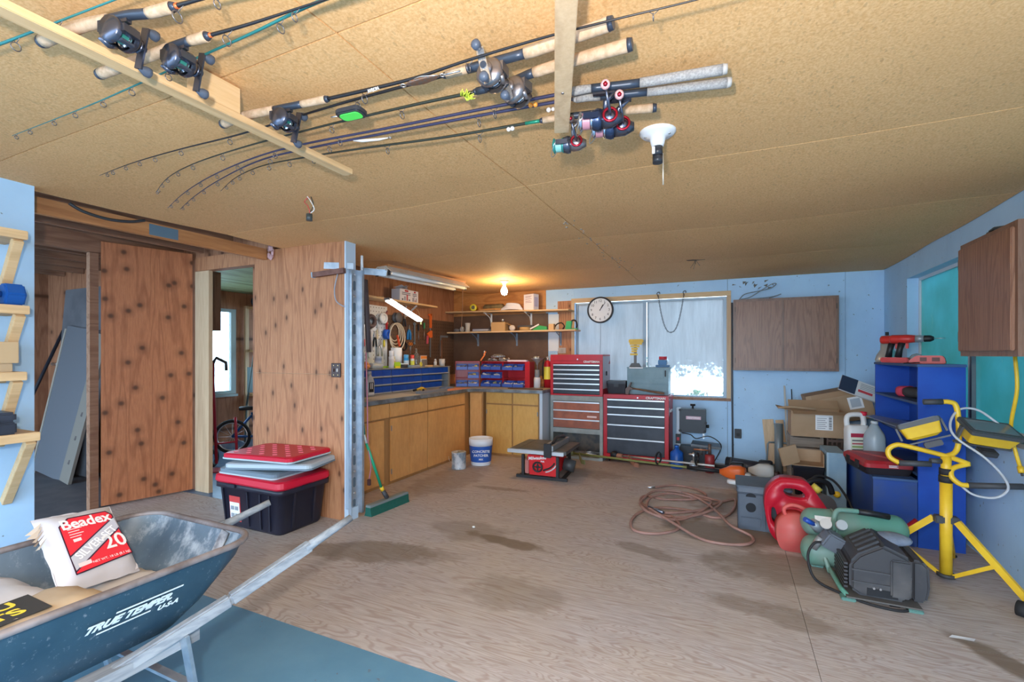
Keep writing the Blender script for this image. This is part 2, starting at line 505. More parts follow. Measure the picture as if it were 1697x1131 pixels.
w1 = sroot('window_1')
pw = MATS['pine_x']
def dusty(name, haze, clear_lo, clear_hi, low=None, k=.86):
    m, nt, b = _new(name)
    out = nt.nodes['Material Output']
    tr = nt.nodes.new('ShaderNodeBsdfTranslucent'); tr.inputs['Color'].default_value = (*haze, 1)
    b.inputs['Roughness'].default_value = .35
    st_ = _mix(nt, _ramp(nt, _noise(nt, _map(nt, (6, 6, .7)), 2.0, 6, .7), .3, .75), tuple(q*.86 for q in haze), tuple(min(1, q*1.18) for q in haze))
    nt.links.new(st_, b.inputs['Base Color']); nt.links.new(st_, tr.inputs['Color'])
    mx = nt.nodes.new('ShaderNodeMixShader'); mx.inputs[0].default_value = .42
    nt.links.new(tr.outputs[0], mx.inputs[1]); nt.links.new(b.outputs[0], mx.inputs[2])
    tp = nt.nodes.new('ShaderNodeBsdfTransparent'); tp.inputs['Color'].default_value = (.93, .97, .97, 1)
    m2 = nt.nodes.new('ShaderNodeMixShader')
    n = _noise(nt, _map(nt, (1, 1, .55)), 2.4, 6, .62)
    f = _ramp(nt, n, clear_lo, clear_hi)
    if low is not None:      # the lower part of the pane has been wiped
        sp = nt.nodes.new('ShaderNodeSeparateXYZ'); tc = nt.nodes.new('ShaderNodeTexCoord')
        nt.links.new(tc.outputs['Object'], sp.inputs[0])
        z = _math(nt, 'ADD', sp.outputs['Z'], _math(nt, 'MULTIPLY', _math(nt, 'SUBTRACT', _noise(nt, _map(nt), 14, 6, .75), .5), 1.1))
        f = _math(nt, 'MAXIMUM', f, _ramp(nt, _math(nt, 'MULTIPLY', z, .4), (low-.05)*.4, (low+.12)*.4, (1,1,1,1), (0,0,0,1)))
    f = _math(nt, 'MULTIPLY', f, k)
    sp2 = _ramp(nt, _noise(nt, _map(nt), 40, 2), .68, .72)
    f = _math(nt, 'MULTIPLY', f, _math(nt, 'SUBTRACT', 1.0, sp2))
    nt.links.new(f, m2.inputs[0])
    nt.links.new(mx.outputs[0], m2.inputs[1]); nt.links.new(tp.outputs[0], m2.inputs[2])
    nt.links.new(m2.outputs[0], out.inputs['Surface'])
    return m
glassA = dusty('dusty_pane_left', (.50, .51, .52), .66, .9)
glassB = dusty('dusty_pane_right', (.52, .53, .54), .74, .95, low=1.12)
obj('window_trim', MB().box(WX0-.035, Y-.02, WZ1-.03, WX1+.04, Y+.005, WZ1+.035), MATS['pine_x'], w1)
obj('window_trim', MB().box(WX1-.01, Y-.02, WZ0-.01, WX1+.04, Y+.005, WZ1-.031), MATS['pine'], w1)
obj('window_trim', MB().box(WX0-.035, Y-.02, WZ0, WX0+.01, Y+.005, WZ1-.031), MATS['pine'], w1)
obj('window_sill', MB().box(WX0-.035, Y-.035, WZ0-.035, WX1+.04, Y+.06, WZ0), MATS['header_wood'], w1)
al = plain((.28, .35, .42), .45, .3)
f = MB()
f.box(WX0+.01, Y+.03, WZ1-.06, WX1-.01, Y+.07, WZ1-.03).box(WX0+.01, Y+.03, WZ0, WX1-.01, Y+.07, WZ0+.02)
f.box(WX0+.01, Y+.03, WZ0+.02, WX0+.05, Y+.07, WZ1-.06).box(WX1-.05, Y+.03, WZ0+.02, WX1-.01, Y+.07, WZ1-.06)
obj('window_frame', f, al, w1)
obj('sash_stile', MB().box(-1.09, Y+.025, WZ0+.02, -1.045, Y+.065, WZ1-.06), al, w1)
obj('sash_stile', MB().box(-1.035, Y+.035, WZ0+.02, -1.02, Y+.06, WZ1-.06), al, w1)
obj('pane', MB().box(WX0+.05, Y+.048, WZ0+.02, -1.09, Y+.052, WZ1-.06), glassA, w1)
obj('pane', MB().box(-1.02, Y+.044, WZ0+.02, WX1-.05, Y+.048, WZ1-.06), glassB, w1)

# ---------------------------------------------------------------- right wall
X = 1.585
wr = sroot('wall_right')
for (_a, _b, _c, _d) in ((-1.3, 0, 6.72, .85), (-1.3, 2.17, 6.72, 2.66), (5.88, .85, 6.72, 2.17), (-1.3, .85, 2.48, 2.17)):
    obj('light_stop_board', MB().box(1.69, _a, _b, 1.71, _c, _d), _sh, wr)  # same added backing, keeps outside light from leaking through
VY0, VY1, VZ0, VZ1 = 2.5, 5.86, .87, 2.15
obj('wall_board', MB().box(X, VY1, 0, X+.10, 6.619, 2.5), W, wr)
obj('wall_board', MB().box(X, -1.3, VZ1, X+.10, VY1-.002, 2.5), W, wr)
obj('wall_board', MB().box(X, -1.3, 0, X+.10, VY1-.002, VZ0), W, wr)
obj('wall_board', MB().box(X, -1.3, VZ0, X+.10, VY0, VZ1), W, wr)
w2 = sroot('window_2')
teal_, nt, b = _new('teal_film_pane')
b.inputs['Roughness'].default_value = .22
vv = _map(nt)
c = _mix(nt, _ramp(nt, _noise(nt, vv, 1.6, 4, .6), .35, .7), (.16, .42, .44), (.12, .33, .30))
c = _mix(nt, _math(nt, 'MULTIPLY', _ramp(nt, _noise(nt, _map(nt, (1, 2, .8)), 5, 3, .5), .68, .82), .35), c, (.50, .55, .40))
nt.links.new(c, b.inputs['Base Color'])
tl = nt.nodes.new('ShaderNodeBsdfTranslucent'); nt.links.new(c, tl.inputs['Color'])
mx = nt.nodes.new('ShaderNodeMixShader'); mx.inputs[0].default_value = .45
nt.links.new(tl.outputs[0], mx.inputs[1]); nt.links.new(b.outputs[0], mx.inputs[2])
nt.links.new(mx.outputs[0], nt.nodes['Material Output'].inputs['Surface'])
wfr = plain((.62, .70, .76), .4)
f = MB()
f.box(X+.09, VY1-.03, VZ0, X+.12, VY1, VZ1).box(X+.09, VY0, VZ1-.03, X+.12, VY1-.03, VZ1).box(X+.09, VY0, VZ0, X+.12, VY1-.03, VZ0+.03)
obj('window_frame', f, wfr, w2)
obj('mullion', MB().box(X+.075, 4.70, VZ0+.03, X+.115, 4.735, VZ1-.03), plain((.16, .18, .20), .4, .5), w2)
obj('mullion', MB().box(X+.08, 4.735, VZ0+.03, X+.118, 4.775, VZ1-.03), wfr, w2)
obj('pane', MB().box(X+.100, VY0, VZ0+.03, X+.104, 4.70, VZ1-.03), teal_, w2)
obj('pane', MB().box(X+.104, 4.776, VZ0+.03, X+.108, VY1-.03, VZ1-.03), teal_, w2)
obj('window_sill', MB().box(X-.015, VY0, VZ0-.03, X+.09, VY1-.002, VZ0), mat('worn_sill', (.33, .34, .33), .6, c2=(.20, .19, .17), scale=9, stretch=(1, .3, 1)), w2)

# ---------------------------------------------------------------- bench wall (left of workbench)
XB = -4.12
wl = sroot('wall_bench')
obj('wall_board', MB().box(XB-.10, 3.1, 0, XB, 6.62, 2.5), MATS['dark_ply'], wl)
def peg(name, y0, y1, z0, z1, m, hole):
    o = obj(name, MB().box(XB+.001, y0, z0, XB+.008, y1, z1), m, wl)
    hb = MB(); st = .0508
    j = 0
    yy = y0+.03
    while yy < y1-.01:
        zz = z0+.03
        while zz < z1-.01:
            hb.box(XB+.0075, yy-.006, zz-.006, XB+.0086, yy+.006, zz+.006)
            zz += st
        yy += st
    h = obj('peg_holes', hb, hole, o); h['kind'] = 'stuff'
    return o
peg('white_pegboard', 4.20, 4.95, 1.16, 2.03, plain((.72, .72, .70), .5), plain((.12, .10, .09), .8))
peg('brown_pegboard', 4.953, 6.60, 1.08, 1.93, hardboard, plain((.03, .018, .012), .8))

# ---------------------------------------------------------------- white wall with shelves, alcove and rooms beyond
ww = sroot('wall_left')
obj('wall_board', MB().box(-3.70, -1.3, 0, -3.60, 1.29, 2.42), W, ww)
wd = sroot('wall_doorway')
obj('plywood_sheet', MB().box(-4.06, 3.0, 1.232, -2.945, 3.012, 2.365), MATS['pale_ply'], wd)
obj('plywood_sheet', MB().box(-4.06, 3.0, .0, -2.945, 3.012, 1.229), MATS['pale_ply'], wd)
obj('stud', MB().box(-4.06, 3.0125, 0, -2.96, 3.10, 2.365), MATS['pine'], wd)
obj('end_strip', MB().box(-2.944, 3.0, .0, -2.93, 3.115, 2.36), plain((.50, .63, .77), .5), wd)
obj('header', MB().box(-4.95, 3.0, 2.25, -4.062, 3.09, 2.385), MATS['pale_ply'], wd)
obj('door_jamb', MB().box(-4.99, 3.02, 0, -4.77, 3.06, 2.25), MATS['pine'], wd)
obj('wall_board', MB().box(-5.25, 3.05, 0, -4.99, 3.10, 2.6), MATS['dark_ply'], wd)
obj('wall_board', MB().box(-5.25, 3.04, 2.39, -2.96, 3.10, 2.6), MATS['dark_ply'], wd)
obj('baseboard', MB().box(-2.93, 3.0, 0, -2.90, 3.115, .10), plain((.50, .63, .77), .5), wd)

# panel partition standing a little askew beside the door jamb
pa = sroot('wall_partition')
pdx, pdy = (-5.00+5.185), (3.0-2.31)
ang = math.atan2(pdy, pdx)
pl = math.hypot(pdx, pdy)
po = obj('plywood_panel', MB().box(0, 0, .02, pl, .014, 2.43), MATS['fir_ply'], pa)
po.location = (-5.185, 2.31, 0); po.rotation_euler = (0, 0, ang)
obj('stud', MB().box(-5.262, 2.235, 0, -5.205, 2.300, 2.32), MATS['header_wood'], pa)
obj('header_beam', MB().box(-5.30, .6, 2.325, -5.215, 3.04, 2.53), MATS['header_wood'], pa)
jr = sroot('trim_1')
obj('joist', MB().box(-3.92, .2, 2.275, -3.88, 2.99, 2.375), MATS['joist_wood'], jr)
obj('metal_plate', MB().box(-3.8795, 2.02, 2.285, -3.877, 2.22, 2.365), plain((.12, .19, .25), .5), jr)
for x in (-4.35, -4.80):
    obj('joist', MB().box(x-.04, .2, 2.42, x, 2.99, 2.56), MATS['header_wood'], jr)
for x in (-5.75, -6.2, -6.65, -7.1, -7.55):
    obj('joist', MB().box(x-.04, .2, 2.38, x, 2.99, 2.54), MATS['header_wood'], jr)
r3 = sroot('wall_storeroom')  # front side left open, an added opening that lets sky light in
obj('wall_board', MB().box(-8.0, 3.0, 0, -5.26, 3.045, 2.6), MATS['dark_ply'], r3)
obj('wall_board', MB().box(-8.05, -1.3, 0, -8.0, 3.05, .75), MATS['dark_ply'], r3)
obj('wall_board', MB().box(-8.05, -1.3, .75, -8.0, 3.05, 2.6), MATS['dark_ply'], r3)

# room beyond the doorway
r2 = sroot('wall_far_room')
XF = -7.2
obj('wall_board', MB().box(XF-.08, 3.05, 0, XF, 7.0, .78), MATS['dark_ply'], r2)
obj('wall_board', MB().box(XF-.08, 3.05, 2.12, XF, 7.0, 2.6), MATS['dark_ply'], r2)
obj('wall_board', MB().box(XF-.08, 4.98, .78, XF, 7.0, 2.12), MATS['dark_ply'], r2)
obj('wall_board', MB().box(XF-.08, 3.05, .78, XF, 3.2, 2.12), MATS['dark_ply'], r2)
for (_a, _b, _c, _d) in ((-7.2, 0, -4.22, .8), (-7.2, 2.15, -4.22, 2.6), (-7.2, .8, -6.9, 2.15), (-4.6, .8, -4.22, 2.15)): obj('wall_board', MB().box(_a, 6.9, _b, _c, 7.0, _d), MATS['dark_ply'], r2)
w4 = sroot('added_window')  # unseen extra window, added to bring daylight into the far room
obj('window_frame', MB().box(-6.9, 6.93, .8, -6.85, 6.98, 2.15).box(-4.65, 6.93, .8, -4.6, 6.98, 2.15).box(-6.85, 6.93, .8, -4.65, 6.98, .85).box(-6.85, 6.93, 2.10, -4.65, 6.98, 2.15), plain((.36, .45, .45), .5), w4)
obj('ceiling_board', MB().box(-7.2, 3.10, 2.395, -4.225, 6.9, 2.42), MATS['green_lit_osb'], r2)
w3 = sroot('window_3')
fm = plain((.36, .45, .45), .5)
f = MB()
f.box(XF-.03, 3.2, .78, XF+.02, 4.98, .83).box(XF-.03, 3.2, 2.07, XF+.02, 4.98, 2.12).box(XF-.03, 3.2, .83, XF+.02, 3.26, 2.07).box(XF-.03, 4.90, .83, XF+.02, 4.98, 2.07)
obj('window_frame', f, fm, w3)
obj('window_sill', MB().box(XF+.02, 3.2, .74, XF+.07, 4.98, .775), fm, w3)
obj('pane', MB().box(-6.85, 6.953, .85, -4.65, 6.957, 2.10), dusty('added_window_pane', (.9, .93, .95), .2, .4, k=.95), w4)  # glass of the added, unseen window
obj('pane', MB().box(XF-.012, 3.26, .83, XF-.008, 4.90, 2.07), dusty('far_pane', (.9, .93, .95), .2, .4, k=.95), w3)
# ================================================================ workbench
hinge_m = plain((.35, .33, .30), .4, .7)
def base_cabinet(label, loc, rz, w, depth, h, drawers, doors, wood, dz=.725, stiles=True, door_z0=.035):
    """local frame: front at y=0 facing -y, width along +x, depth along +y"""
    t = thing('base_cabinet', label, 'cabinet', loc, rz, 'workbench base cabinets')
    b = MB()
    b.box(0, .0, 0, w, depth, h)
    obj('body', b, plywood('bench_frame', (.36, .18, .06), (.44, .23, .085), (3, 3, .9), None, lines=3, lineamt=.2), t)
    for (a, c) in drawers:
        d = obj('drawer', MB().box(a, -.018, dz, c, -.0005, h-.012), wood, t, .003)
    for (a, c, hs) in doors:
        d = obj('door', MB().box(a, -.018, door_z0, c, -.0005, dz-.02), wood, t, .003)
        hx = a+.004 if hs < 0 else c-.004
        if hs:
            for z in (.14, dz-.12):
                obj('hinge', MB().box(hx-.008, -.024, z-.028, hx+.008, -.0185, z+.028), hinge_m, d)
    return t
BP, BG = MATS['bench_ply'], MATS['bench_ply_gold']
base_cabinet('worn tan base cabinet behind the broom handle', (-3.33, 3.14, 0), PI/2, .885, .785, .885,
             [(.30, .60), (.605, .88)], [(.10, .80, 0)], BP)
base_cabinet('worn tan base cabinet with two hinged doors beside a brown stile', (-3.33, 4.03, 0), PI/2, .70, .785, .885,
             [(.01, .33), (.335, .69)], [(.02, .345, -1), (.35, .69, 0)], BP)
base_cabinet('worn tan base cabinet with one wide door behind the paint can', (-3.33, 4.735, 0), PI/2, 1.02, .785, .885,
             [(.01, .87)], [(.01, .87, 0)], BP)
base_cabinet('narrow plain corner cabinet behind the white bucket', (-3.325, 5.76, 0), R(5), .205, .6, .885, [], [(.012, .19, 0)], BP, dz=.88)
base_cabinet('golden base cabinet with two drawers over two doors', (-3.115, 5.845, 0), 0, .805, .755, .885,
             [(.02, .41), (.43, .795)], [(.02, .41, -1), (.43, .795, 1)], BG)
single('end_panel', MB().box(-2.305, 5.84, 0, -2.262, 6.60, .885), plain((.55, .62, .70), .5), 'white end panel closing the golden base cabinet', 'panel', bevel=.002)

wt = thing('worktop', 'long grey edged workbench top running around the corner', 'worktop', (0, 0, 0))
poly = [(-4.115, 3.13), (-3.295, 3.13), (-3.295, 5.64), (-3.22, 5.735), (-2.25, 5.80), (-2.25, 6.605), (-4.115, 6.605)]
obj('top_board', MB().prism(poly, .886, .924), mat('worn_worktop', (.40, .37, .31), .6, c2=(.26, .27, .27), scale=5, bump=.1), wt)
e = MB()
ed = [(-3.295, 3.13), (-3.295, 5.64), (-3.22, 5.735), (-2.25, 5.80), (-2.25, 6.60)]
for a, b in zip(ed, ed[1:]): e.bar((*a, .905), (*b, .905), .012, .042)
obj('edge_strip', e, mat('worn_metal_edge', (.24, .28, .31), .45, .4, c2=(.14, .15, .16), scale=9), wt)
TOP = .9245

# ---- blue drawer organisers along the wall
def organiser(label, y0, w, ncol, skip=()):
    t = thing('drawer_organiser', label, 'organizer', (-3.80, y0, TOP), PI/2, 'blue drawer organisers on the workbench')
    frame = plain((.30, .36, .42), .45, .3)
    h = .295
    b = MB()
    b.box(0, .012, 0, w, .155, .004).box(0, 0, h-.004, w, .155, h).box(0, 0, 0, .003, .155, h).box(w-.003, 0, 0, w, .155, h).box(0, .15, 0, w, .155, h)
    for r_ in (1, 2): b.box(0, 0, h*r_/3-.002, w, .15, h*r_/3+.002)
    obj('frame', b, frame, t)
    lip = plain((.42, .48, .53), .4, .3)
    for r_ in range(3):
        for c_ in range(ncol):
            if (r_, c_) in skip: continue
            x0 = .004+(w-.008)*c_/ncol; x1 = .004+(w-.008)*(c_+1)/ncol
            z0 = h*r_/3+.006; z1 = h*(r_+1)/3-.007
            dr = obj('drawer', MB().box(x0+.002, -.006, z0+.012, x1-.002, .14, z1), bluep, t)
            obj('pull', MB().box(x0+.003, -.022, z0, x1-.003, -.0065, z0+.014), lip, dr)
    return t
organiser('blue drawer organiser behind the silver oil jug', 4.02, .62, 4)
organiser('blue drawer organiser behind the yellow spring clamp', 4.645, .62, 4)
organiser('blue drawer organiser next to the red bin rack', 5.27, .66, 4, ((0, 3), (1, 3)))
single('plywood_riser', MB().box(-4.10, 3.60, 1.222, -3.79, 6.0, 1.23).box(-4.10, 5.5, TOP, -3.99, 5.6, 1.222).box(-4.10, 4.1, TOP, -3.99, 4.2, 1.222).box(-4.10,5.95,TOP,-3.80,5.99,1.222), plain((.33, .33, .31), .6), 'thin grey riser board over the blue drawer organisers', 'board')
RT = 1.2305

# ---- red bin rack in the corner
def bin_rack(label, loc, rz, w, full, side=False):
    t = thing('bin_rack', label, 'bin rack', loc, rz, 'red bin racks on the workbench')
    h = .37
    b = MB()
    b.box(0, .0, 0, .006, .18, h).box(w-.006, 0, 0, w, .18, h).box(0, .174, 0, w, .18, h)
    for r_ in range(4): b.box(0, 0, h*r_/3-(.004 if r_ == 3 else 0), w, .18, h*r_/3+.004)
    obj('frame', b, redp, t)
    bm_ = mat('blue_bin', (.05, .12, .50), .4)
    for r_ in range(3):
        for c_ in range(2):
            if (r_, c_) not in full: continue
            x0 = .010+(w-.020)*c_/2+.004; x1 = .010+(w-.020)*(c_+1)/2-.004; z = h*r_/3+.0045
            q = MB()
            q.box(x0, -.05, z, x1, .12, z+.004).box(x0, -.054, z, x1, -.050, z+.045)
            q.add([(x0, -.05, z), (x0, .12, z), (x0, .12, z+.085), (x0, .0, z+.085), (x0, -.05, z+.045)], [(0, 1, 2, 3, 4)])
            q.add([(x1, -.05, z), (x1, .12, z), (x1, .12, z+.085), (x1, .0, z+.085), (x1, -.05, z+.045)], [(0, 1, 2, 3, 4)])
            q.box(x0, .116, z, x1, .12, z+.085)
            bi = obj('bin', q, bm_, t)
            k = MB()
            for _ in range(7):
                k.cbox((random.uniform(x0+.02, x1-.02), random.uniform(-.03, .05), z+.03+random.random()*.03), (.03, .05, .012), 0, rot=Euler((random.uniform(-.5, .5), random.uniform(-.5, .5), random.uniform(0, 3))))
            obj('small_hardware', k, random.choice([plain((.70, .70, .72), .4), plain((.45, .45, .47), .35, .5), plain((.62, .55, .25), .5), plain((.25, .25, .27), .4)]), bi)
    if side: obj('side_panel', MB().box(w+.001, .0, 0, w+.07, .18, h), redp, t)
    return t
allb = [(r_, c_) for r_ in range(3) for c_ in range(2)]
bin_rack('red bin rack turned towards the bench with blue bins', (-3.70, 5.985, TOP), R(30), .36, [(0, 0), (0, 1), (2, 0), (2, 1), (1, 1)])
bin_rack('red bin rack full of six blue bins', (-3.375, 6.20, TOP), 0, .35, [(0, 0), (0, 1), (1, 0), (1, 1), (2, 0), (2, 1)])
bin_rack('red bin rack with an empty middle shelf and wide side panel', (-3.02, 6.20, TOP), 0, .355, [(0, 0), (0, 1), (2, 0), (2, 1)], True)
# clutter on top of the racks
RZ = TOP + .371
k = MB()
for i in range(26):
    k.cbox((random.uniform(-.17, .17), random.uniform(-.03, .03), .022+random.random()*.016), (.05, .03, .016), 0, rot=Euler((random.random()*.6, random.random()*.6, random.random()*3)))
k.box(-.20, -.05, 0, .2, .05, .006)
o = single('hardware_pile', k, mat('mixed_hardware', (.30, .29, .28), .45, .4, c2=(.55, .54, .52), scale=40), 'loose pile of small hardware on top of the red bin racks', 'hardware', (-3.16, 6.33, RZ+.0005)); o['kind'] = 'stuff'
single('paper_sleeve', MB().box(-.15, -.04, 0, .15, .04, .025), plain((.75, .68, .80), .6), 'pale lilac paper sleeve on the red rack', 'sleeve', (-2.80, 6.24, RZ+.0005), .04, bevel=.004)
m_ = MB(); m_.lathe([(.10, 0), (.12, .012), (.08, .05), (.0, .06)], n=16)
single('glass_dome', m_, mat('clear_plastic', (.75, .8, .85), .1, trans=.8), 'shallow clear plastic dome on the red rack', 'cover', (-3.16, 6.33, RZ+.058))
oc = thing('spring_clamp', 'orange spring clamp perched on the red bin rack', 'clamp', (-3.36, 6.20, RZ), .3)
m_ = MB(); m_.bar((-.03, 0, .012), (.04, 0, .11), .02, .018); m_.bar((.02, 0, .10), (.05, 0, .15), .022, .02)
obj('handle', m_, plain((.85, .22, .02), .45), oc, .003)
obj('jaw', MB().bar((.035, 0, .10), (.03, 0, .16), .016, .014), whitep, oc)

# ---- bench-top items
def oil_jug():
    t = thing('oil_jug', 'silver plastic motor oil jug on the worktop', 'jug', (-3.72, 4.17, TOP), R(80))
    secs = []
    for (z, w, d) in ((0, .105, .062), (.01, .112, .07), (.17, .112, .07), (.20, .09, .06), (.235, .044, .040), (.25, .040, .038)):
        secs.append([(x, y, z) for x, y in rrect(w, d, min(w, d)*.35)])
    obj('body', MB().loft(secs), mat('silver_plastic', (.45, .47, .50), .35, .3), t)
    obj('cap', MB().cyl((0, 0, .248), (0, 0, .285), .024, n=16), plain((.42, .44, .47), .4), t)
    obj('label_panel', MB().box(-.032, -.0365, .05, .032, -.0352, .16), black, t)
    text('1', .10, whitep, t, (-.010, -.0372, .115), name='numeral')
    text('1', .10, whitep, t, (.012, -.0372, .115), name='numeral')
    obj('label_strip', MB().box(-.04, -.0362, .02, .04, -.0353, .045), plain((.7, .7, .72), .5), t)
oil_jug()
yc = thing('spring_clamp', 'yellow and black spring clamp lying on the worktop', 'clamp', (-3.60, 5.02, TOP+.028), R(100))
m_ = MB(); m_.tube([(-.10, .035, 0), (-.02, .012, .015), (.06, .02, .0)], [.012, .016, .011], 8); m_.tube([(-.08, -.05, 0), (-.01, -.012, .015), (.06, -.02, 0)], [.012, .016, .011], 8); m_.cyl((-.02, 0, -.012), (-.02, 0, .03), .022, n=12)
obj('body', m_, yellowp, yc)
m_ = MB(); m_.tube([(-.15, .05, -.006), (-.10, .035, 0)], .014, 8); m_
obj('grip', m_, black, yc)
obj('grip', MB().tube([(-.13, -.075, -.006), (-.08, -.05, 0)], .014, 8), black, yc)
single('steel_bar', MB().box(-.035, -.30, 0, .035, .30, .028), mat('dull_steel', (.35, .40, .45), .4, .6), 'flat dull steel bar along the worktop edge', 'bar', (-3.40, 4.95, TOP), bevel=.002)
single('sanding_sheet', MB().box(-.09, -.28, 0, .09, .28, .006), plain((.62, .27, .17), .8), 'orange brown sanding sheet lying on the worktop', 'sheet', (-3.42, 5.52, TOP), .05)
single('worn_board', MB().box(-.14, -.35, 0, .14, .35, .006), plain((.58, .52, .40), .7), 'pale worn cutting board near the oil jug', 'board', (-3.46, 4.25, TOP), 0)
single('flat_bar', MB().bar((-.3, 0, .006), (.2, .02, .006), .04, .012), mat('rusty_iron', (.10, .05, .035), .7, .3), 'rusty flat iron bar in front of the red bin rack', 'bar', (-2.50, 5.92, TOP))

# ---- things standing on the riser board
def can(label, loc, r, h, col, cap, band=None, name='spray_can', cat='can', taper=.6, cap_h=.3, rough=.35, group=None):
    t = thing(name, label, cat, loc, 0, group)
    hb = h*(1-cap_h)
    obj('body', MB().lathe([(0, 0), (r, 0), (r, hb*.92), (r*taper, hb), (0, hb)], n=18), plain(col, rough), t)
    obj('cap', MB().lathe([(r*.95*(taper+.3 if taper < .7 else 1), hb-.002), (r*.95*(taper+.3 if taper < .7 else 1), h*.98), (r*.4, h), (0, h)], n=18), plain(cap, rough), t)
    if band: obj('label_band', MB().lathe([(r+.0008, hb*.25), (r+.0008, hb*.72)], n=18), plain(band, .5), t)
    return t
can('white spray can with a red band on the riser board', (-3.84, 4.70, RT), .034, .22, (.80, .80, .82), (.85, .85, .85), (.72, .70, .72))
can('blue grey canister beside the white spray can', (-3.98, 4.62, RT), .045, .15, (.32, .36, .48), (.5, .52, .56), (.60, .62, .70), taper=.98, cap_h=.15)
can('squat jar with an orange label', (-3.93, 4.83, RT), .040, .15, (.78, .74, .55), (.62, .62, .48), (.85, .36, .04), name='jar', cat='jar', taper=.98, cap_h=.25)
can('bright blue squeeze bottle beside the red capped bottle', (-3.88, 5.05, RT), .034, .17, (.02, .30, .68), (.10, .42, .80), (.55, .72, .85), name='squeeze_bottle', cat='bottle', taper=.8, cap_h=.25)
can('small bottle with a red cap and yellow label', (-3.87, 5.17, RT), .026, .165, (.78, .78, .74), (.80, .08, .06), (.80, .80, .10), name='capped_bottle', cat='bottle', taper=.85, cap_h=.28)
tr_ = thing('paper_towel_roll', 'white paper towel roll standing behind the jars', 'roll', (-4.00, 5.00, RT))
obj('roll', MB().lathe([(.02, 0), (.072, 0), (.072, .26), (.02, .26), (.02, 0)], n=24), plain((.86, .86, .86), .9), tr_)
obj('core', MB().lathe([(.0205, .001), (.0205, .262), (.018, .262)], n=16), card, tr_)
gb = thing('glass_bottle', 'clear glass bottle with a narrow neck on the riser board', 'bottle', (-3.93, 5.34, RT))
cg = mat('clear_glass', (.92, .97, .95), .03, trans=.92)
obj('body', MB().lathe([(0, 0), (.045, 0), (.047, .01), (.047, .14), (.035, .175), (.014, .20), (.013, .235), (0, .235)], n=20), cg, gb)
obj('stopper', MB().lathe([(0.0, .236), (.016, .236), (.016, .252), (0, .254)], n=12), cg, gb)
single('rope_ball', MB().torus((0, 0, .03), .035, .022, n=14).torus((0, 0, .034), .03, .02, (.5, .4, .6), 14).torus((.01, .01, .045), .028, .02, (.9, .1, .3), 14), mat('orange_twine', (.85, .26, .04), .8, c2=(.9, .45, .2), scale=60), 'tangled ball of orange twine on the riser board', 'twine', (-3.85, 4.25, RT))
pt = thing('plastic_tub', 'clear lidded plastic tub of oddments beside the orange twine', 'tub', (-3.88, 4.45, RT), R(85))
obj('body', MB().loft([[(x, y, z) for x, y in rrect(w, d, .015)] for (z, w, d) in ((0, .17, .10), (.06, .19, .12))]), mat('milky_plastic', (.72, .76, .76), .25, trans=.4), pt)
obj('lid', MB().prism(rrect(.20, .13, .015), .0605, .068), plain((.70, .76, .72), .4), pt)
tm = thing('tape_measure', 'lime green and yellow tape measure at the riser edge', 'tape measure', (-3.83, 4.79, RT), R(80))
obj('case', MB().prism(rrect(.10, .075, .03), -.022, .022, 'xz'), plain((.45, .72, .03), .4), tm).location = (0, 0, .038)
obj('foot', MB().box(-.04, -.024, 0, .045, .024, .022), plain((.90, .72, .02), .4), tm)
single('foam_pad', MB().prism(rrect(.30, .10, .02), 0, .02), plain((.40, .66, .06), .7), 'long lime green foam pad behind the tape measure', 'pad', (-4.03, 4.72, RT), R(90))
dk = thing('polishing_disc', 'black disc tin with a white lid on the riser board', 'tin', (-3.84, 4.93, RT))
obj('tin', MB().lathe([(0, 0), (.062, 0), (.062, .042), (0, .042)], n=20), dark_gray, dk)
obj('lid', MB().lathe([(0, .0425), (.066, .0425), (.066, .054), (0, .056)], n=20), paper, dk)
bp = thing('blister_pack', 'orange topped blister pack leaning on the riser board', 'packet', (-3.90, 5.47, RT), R(88))
obj('backing', MB().box(-.07, 0, 0, .07, .006, .155), paper, bp)
obj('header', MB().box(-.068, -.002, .11, .068, -.0005, .15), plain((.88, .30, .05), .5), bp)
obj('contents', MB().cbox((0, -.012, .055), (.11, .02, .09)), plain((.20, .19, .18), .4), bp, .006)
yr = MB().torus((0, 0, .034), .024, .011, (1, .2, 0), 18)
single('tape_roll', yr, plain((.80, .74, .10), .5), 'small yellow tape roll standing before the glass bottle', 'tape', (-3.84, 5.32, RT+.001))
single('sanding_block', MB().box(-.035, -.10, 0, .035, .10, .03), plain((.33, .38, .43), .6), 'grey sanding block at the riser edge', 'block', (-3.83, 5.15, RT), bevel=.006)
single('wood_offcut', MB().box(-.025, -.07, 0, .025, .07, .022), MATS['pine_y'], 'small pale wood offcut before the blister pack', 'offcut', (-3.82, 5.48, RT), .1, bevel=.002)
fg = thing('figurine', 'little white figurine standing by the mug', 'figurine', (-3.93, 5.80, RT))
obj('body', MB().lathe([(0, 0), (.03, 0), (.02, .03), (.026, .05), (.012, .075), (0, .075)], n=12).cyl((0, -.03, .06), (0, .035, .075), .008, n=8), paper, fg)
obj('head', MB().sph((0, 0, .09), .018), paper, fg)
mg = thing('mug', 'pale grey mug with a wooden stick in it', 'mug', (-3.90, 5.93, RT))
obj('cup', MB().lathe([(0, 0), (.042, 0), (.045, .105), (.041, .105), (.038, .008), (0, .008)], n=22), plain((.62, .66, .68), .4), mg)
obj('handle', MB().tube([(0, .043, .085), (0, .07, .08), (0, .078, .055), (0, .066, .03), (0, .042, .025)], .006, 8), plain((.62, .66, .68), .4), mg)
single('stir_stick', MB().bar((-3.905, 5.925, RT+.012), (-4.085, 6.20, 1.62), .025, .008), MATS['oak_frame'], 'long brown wooden stick standing in the mug', 'stick')
k = MB()
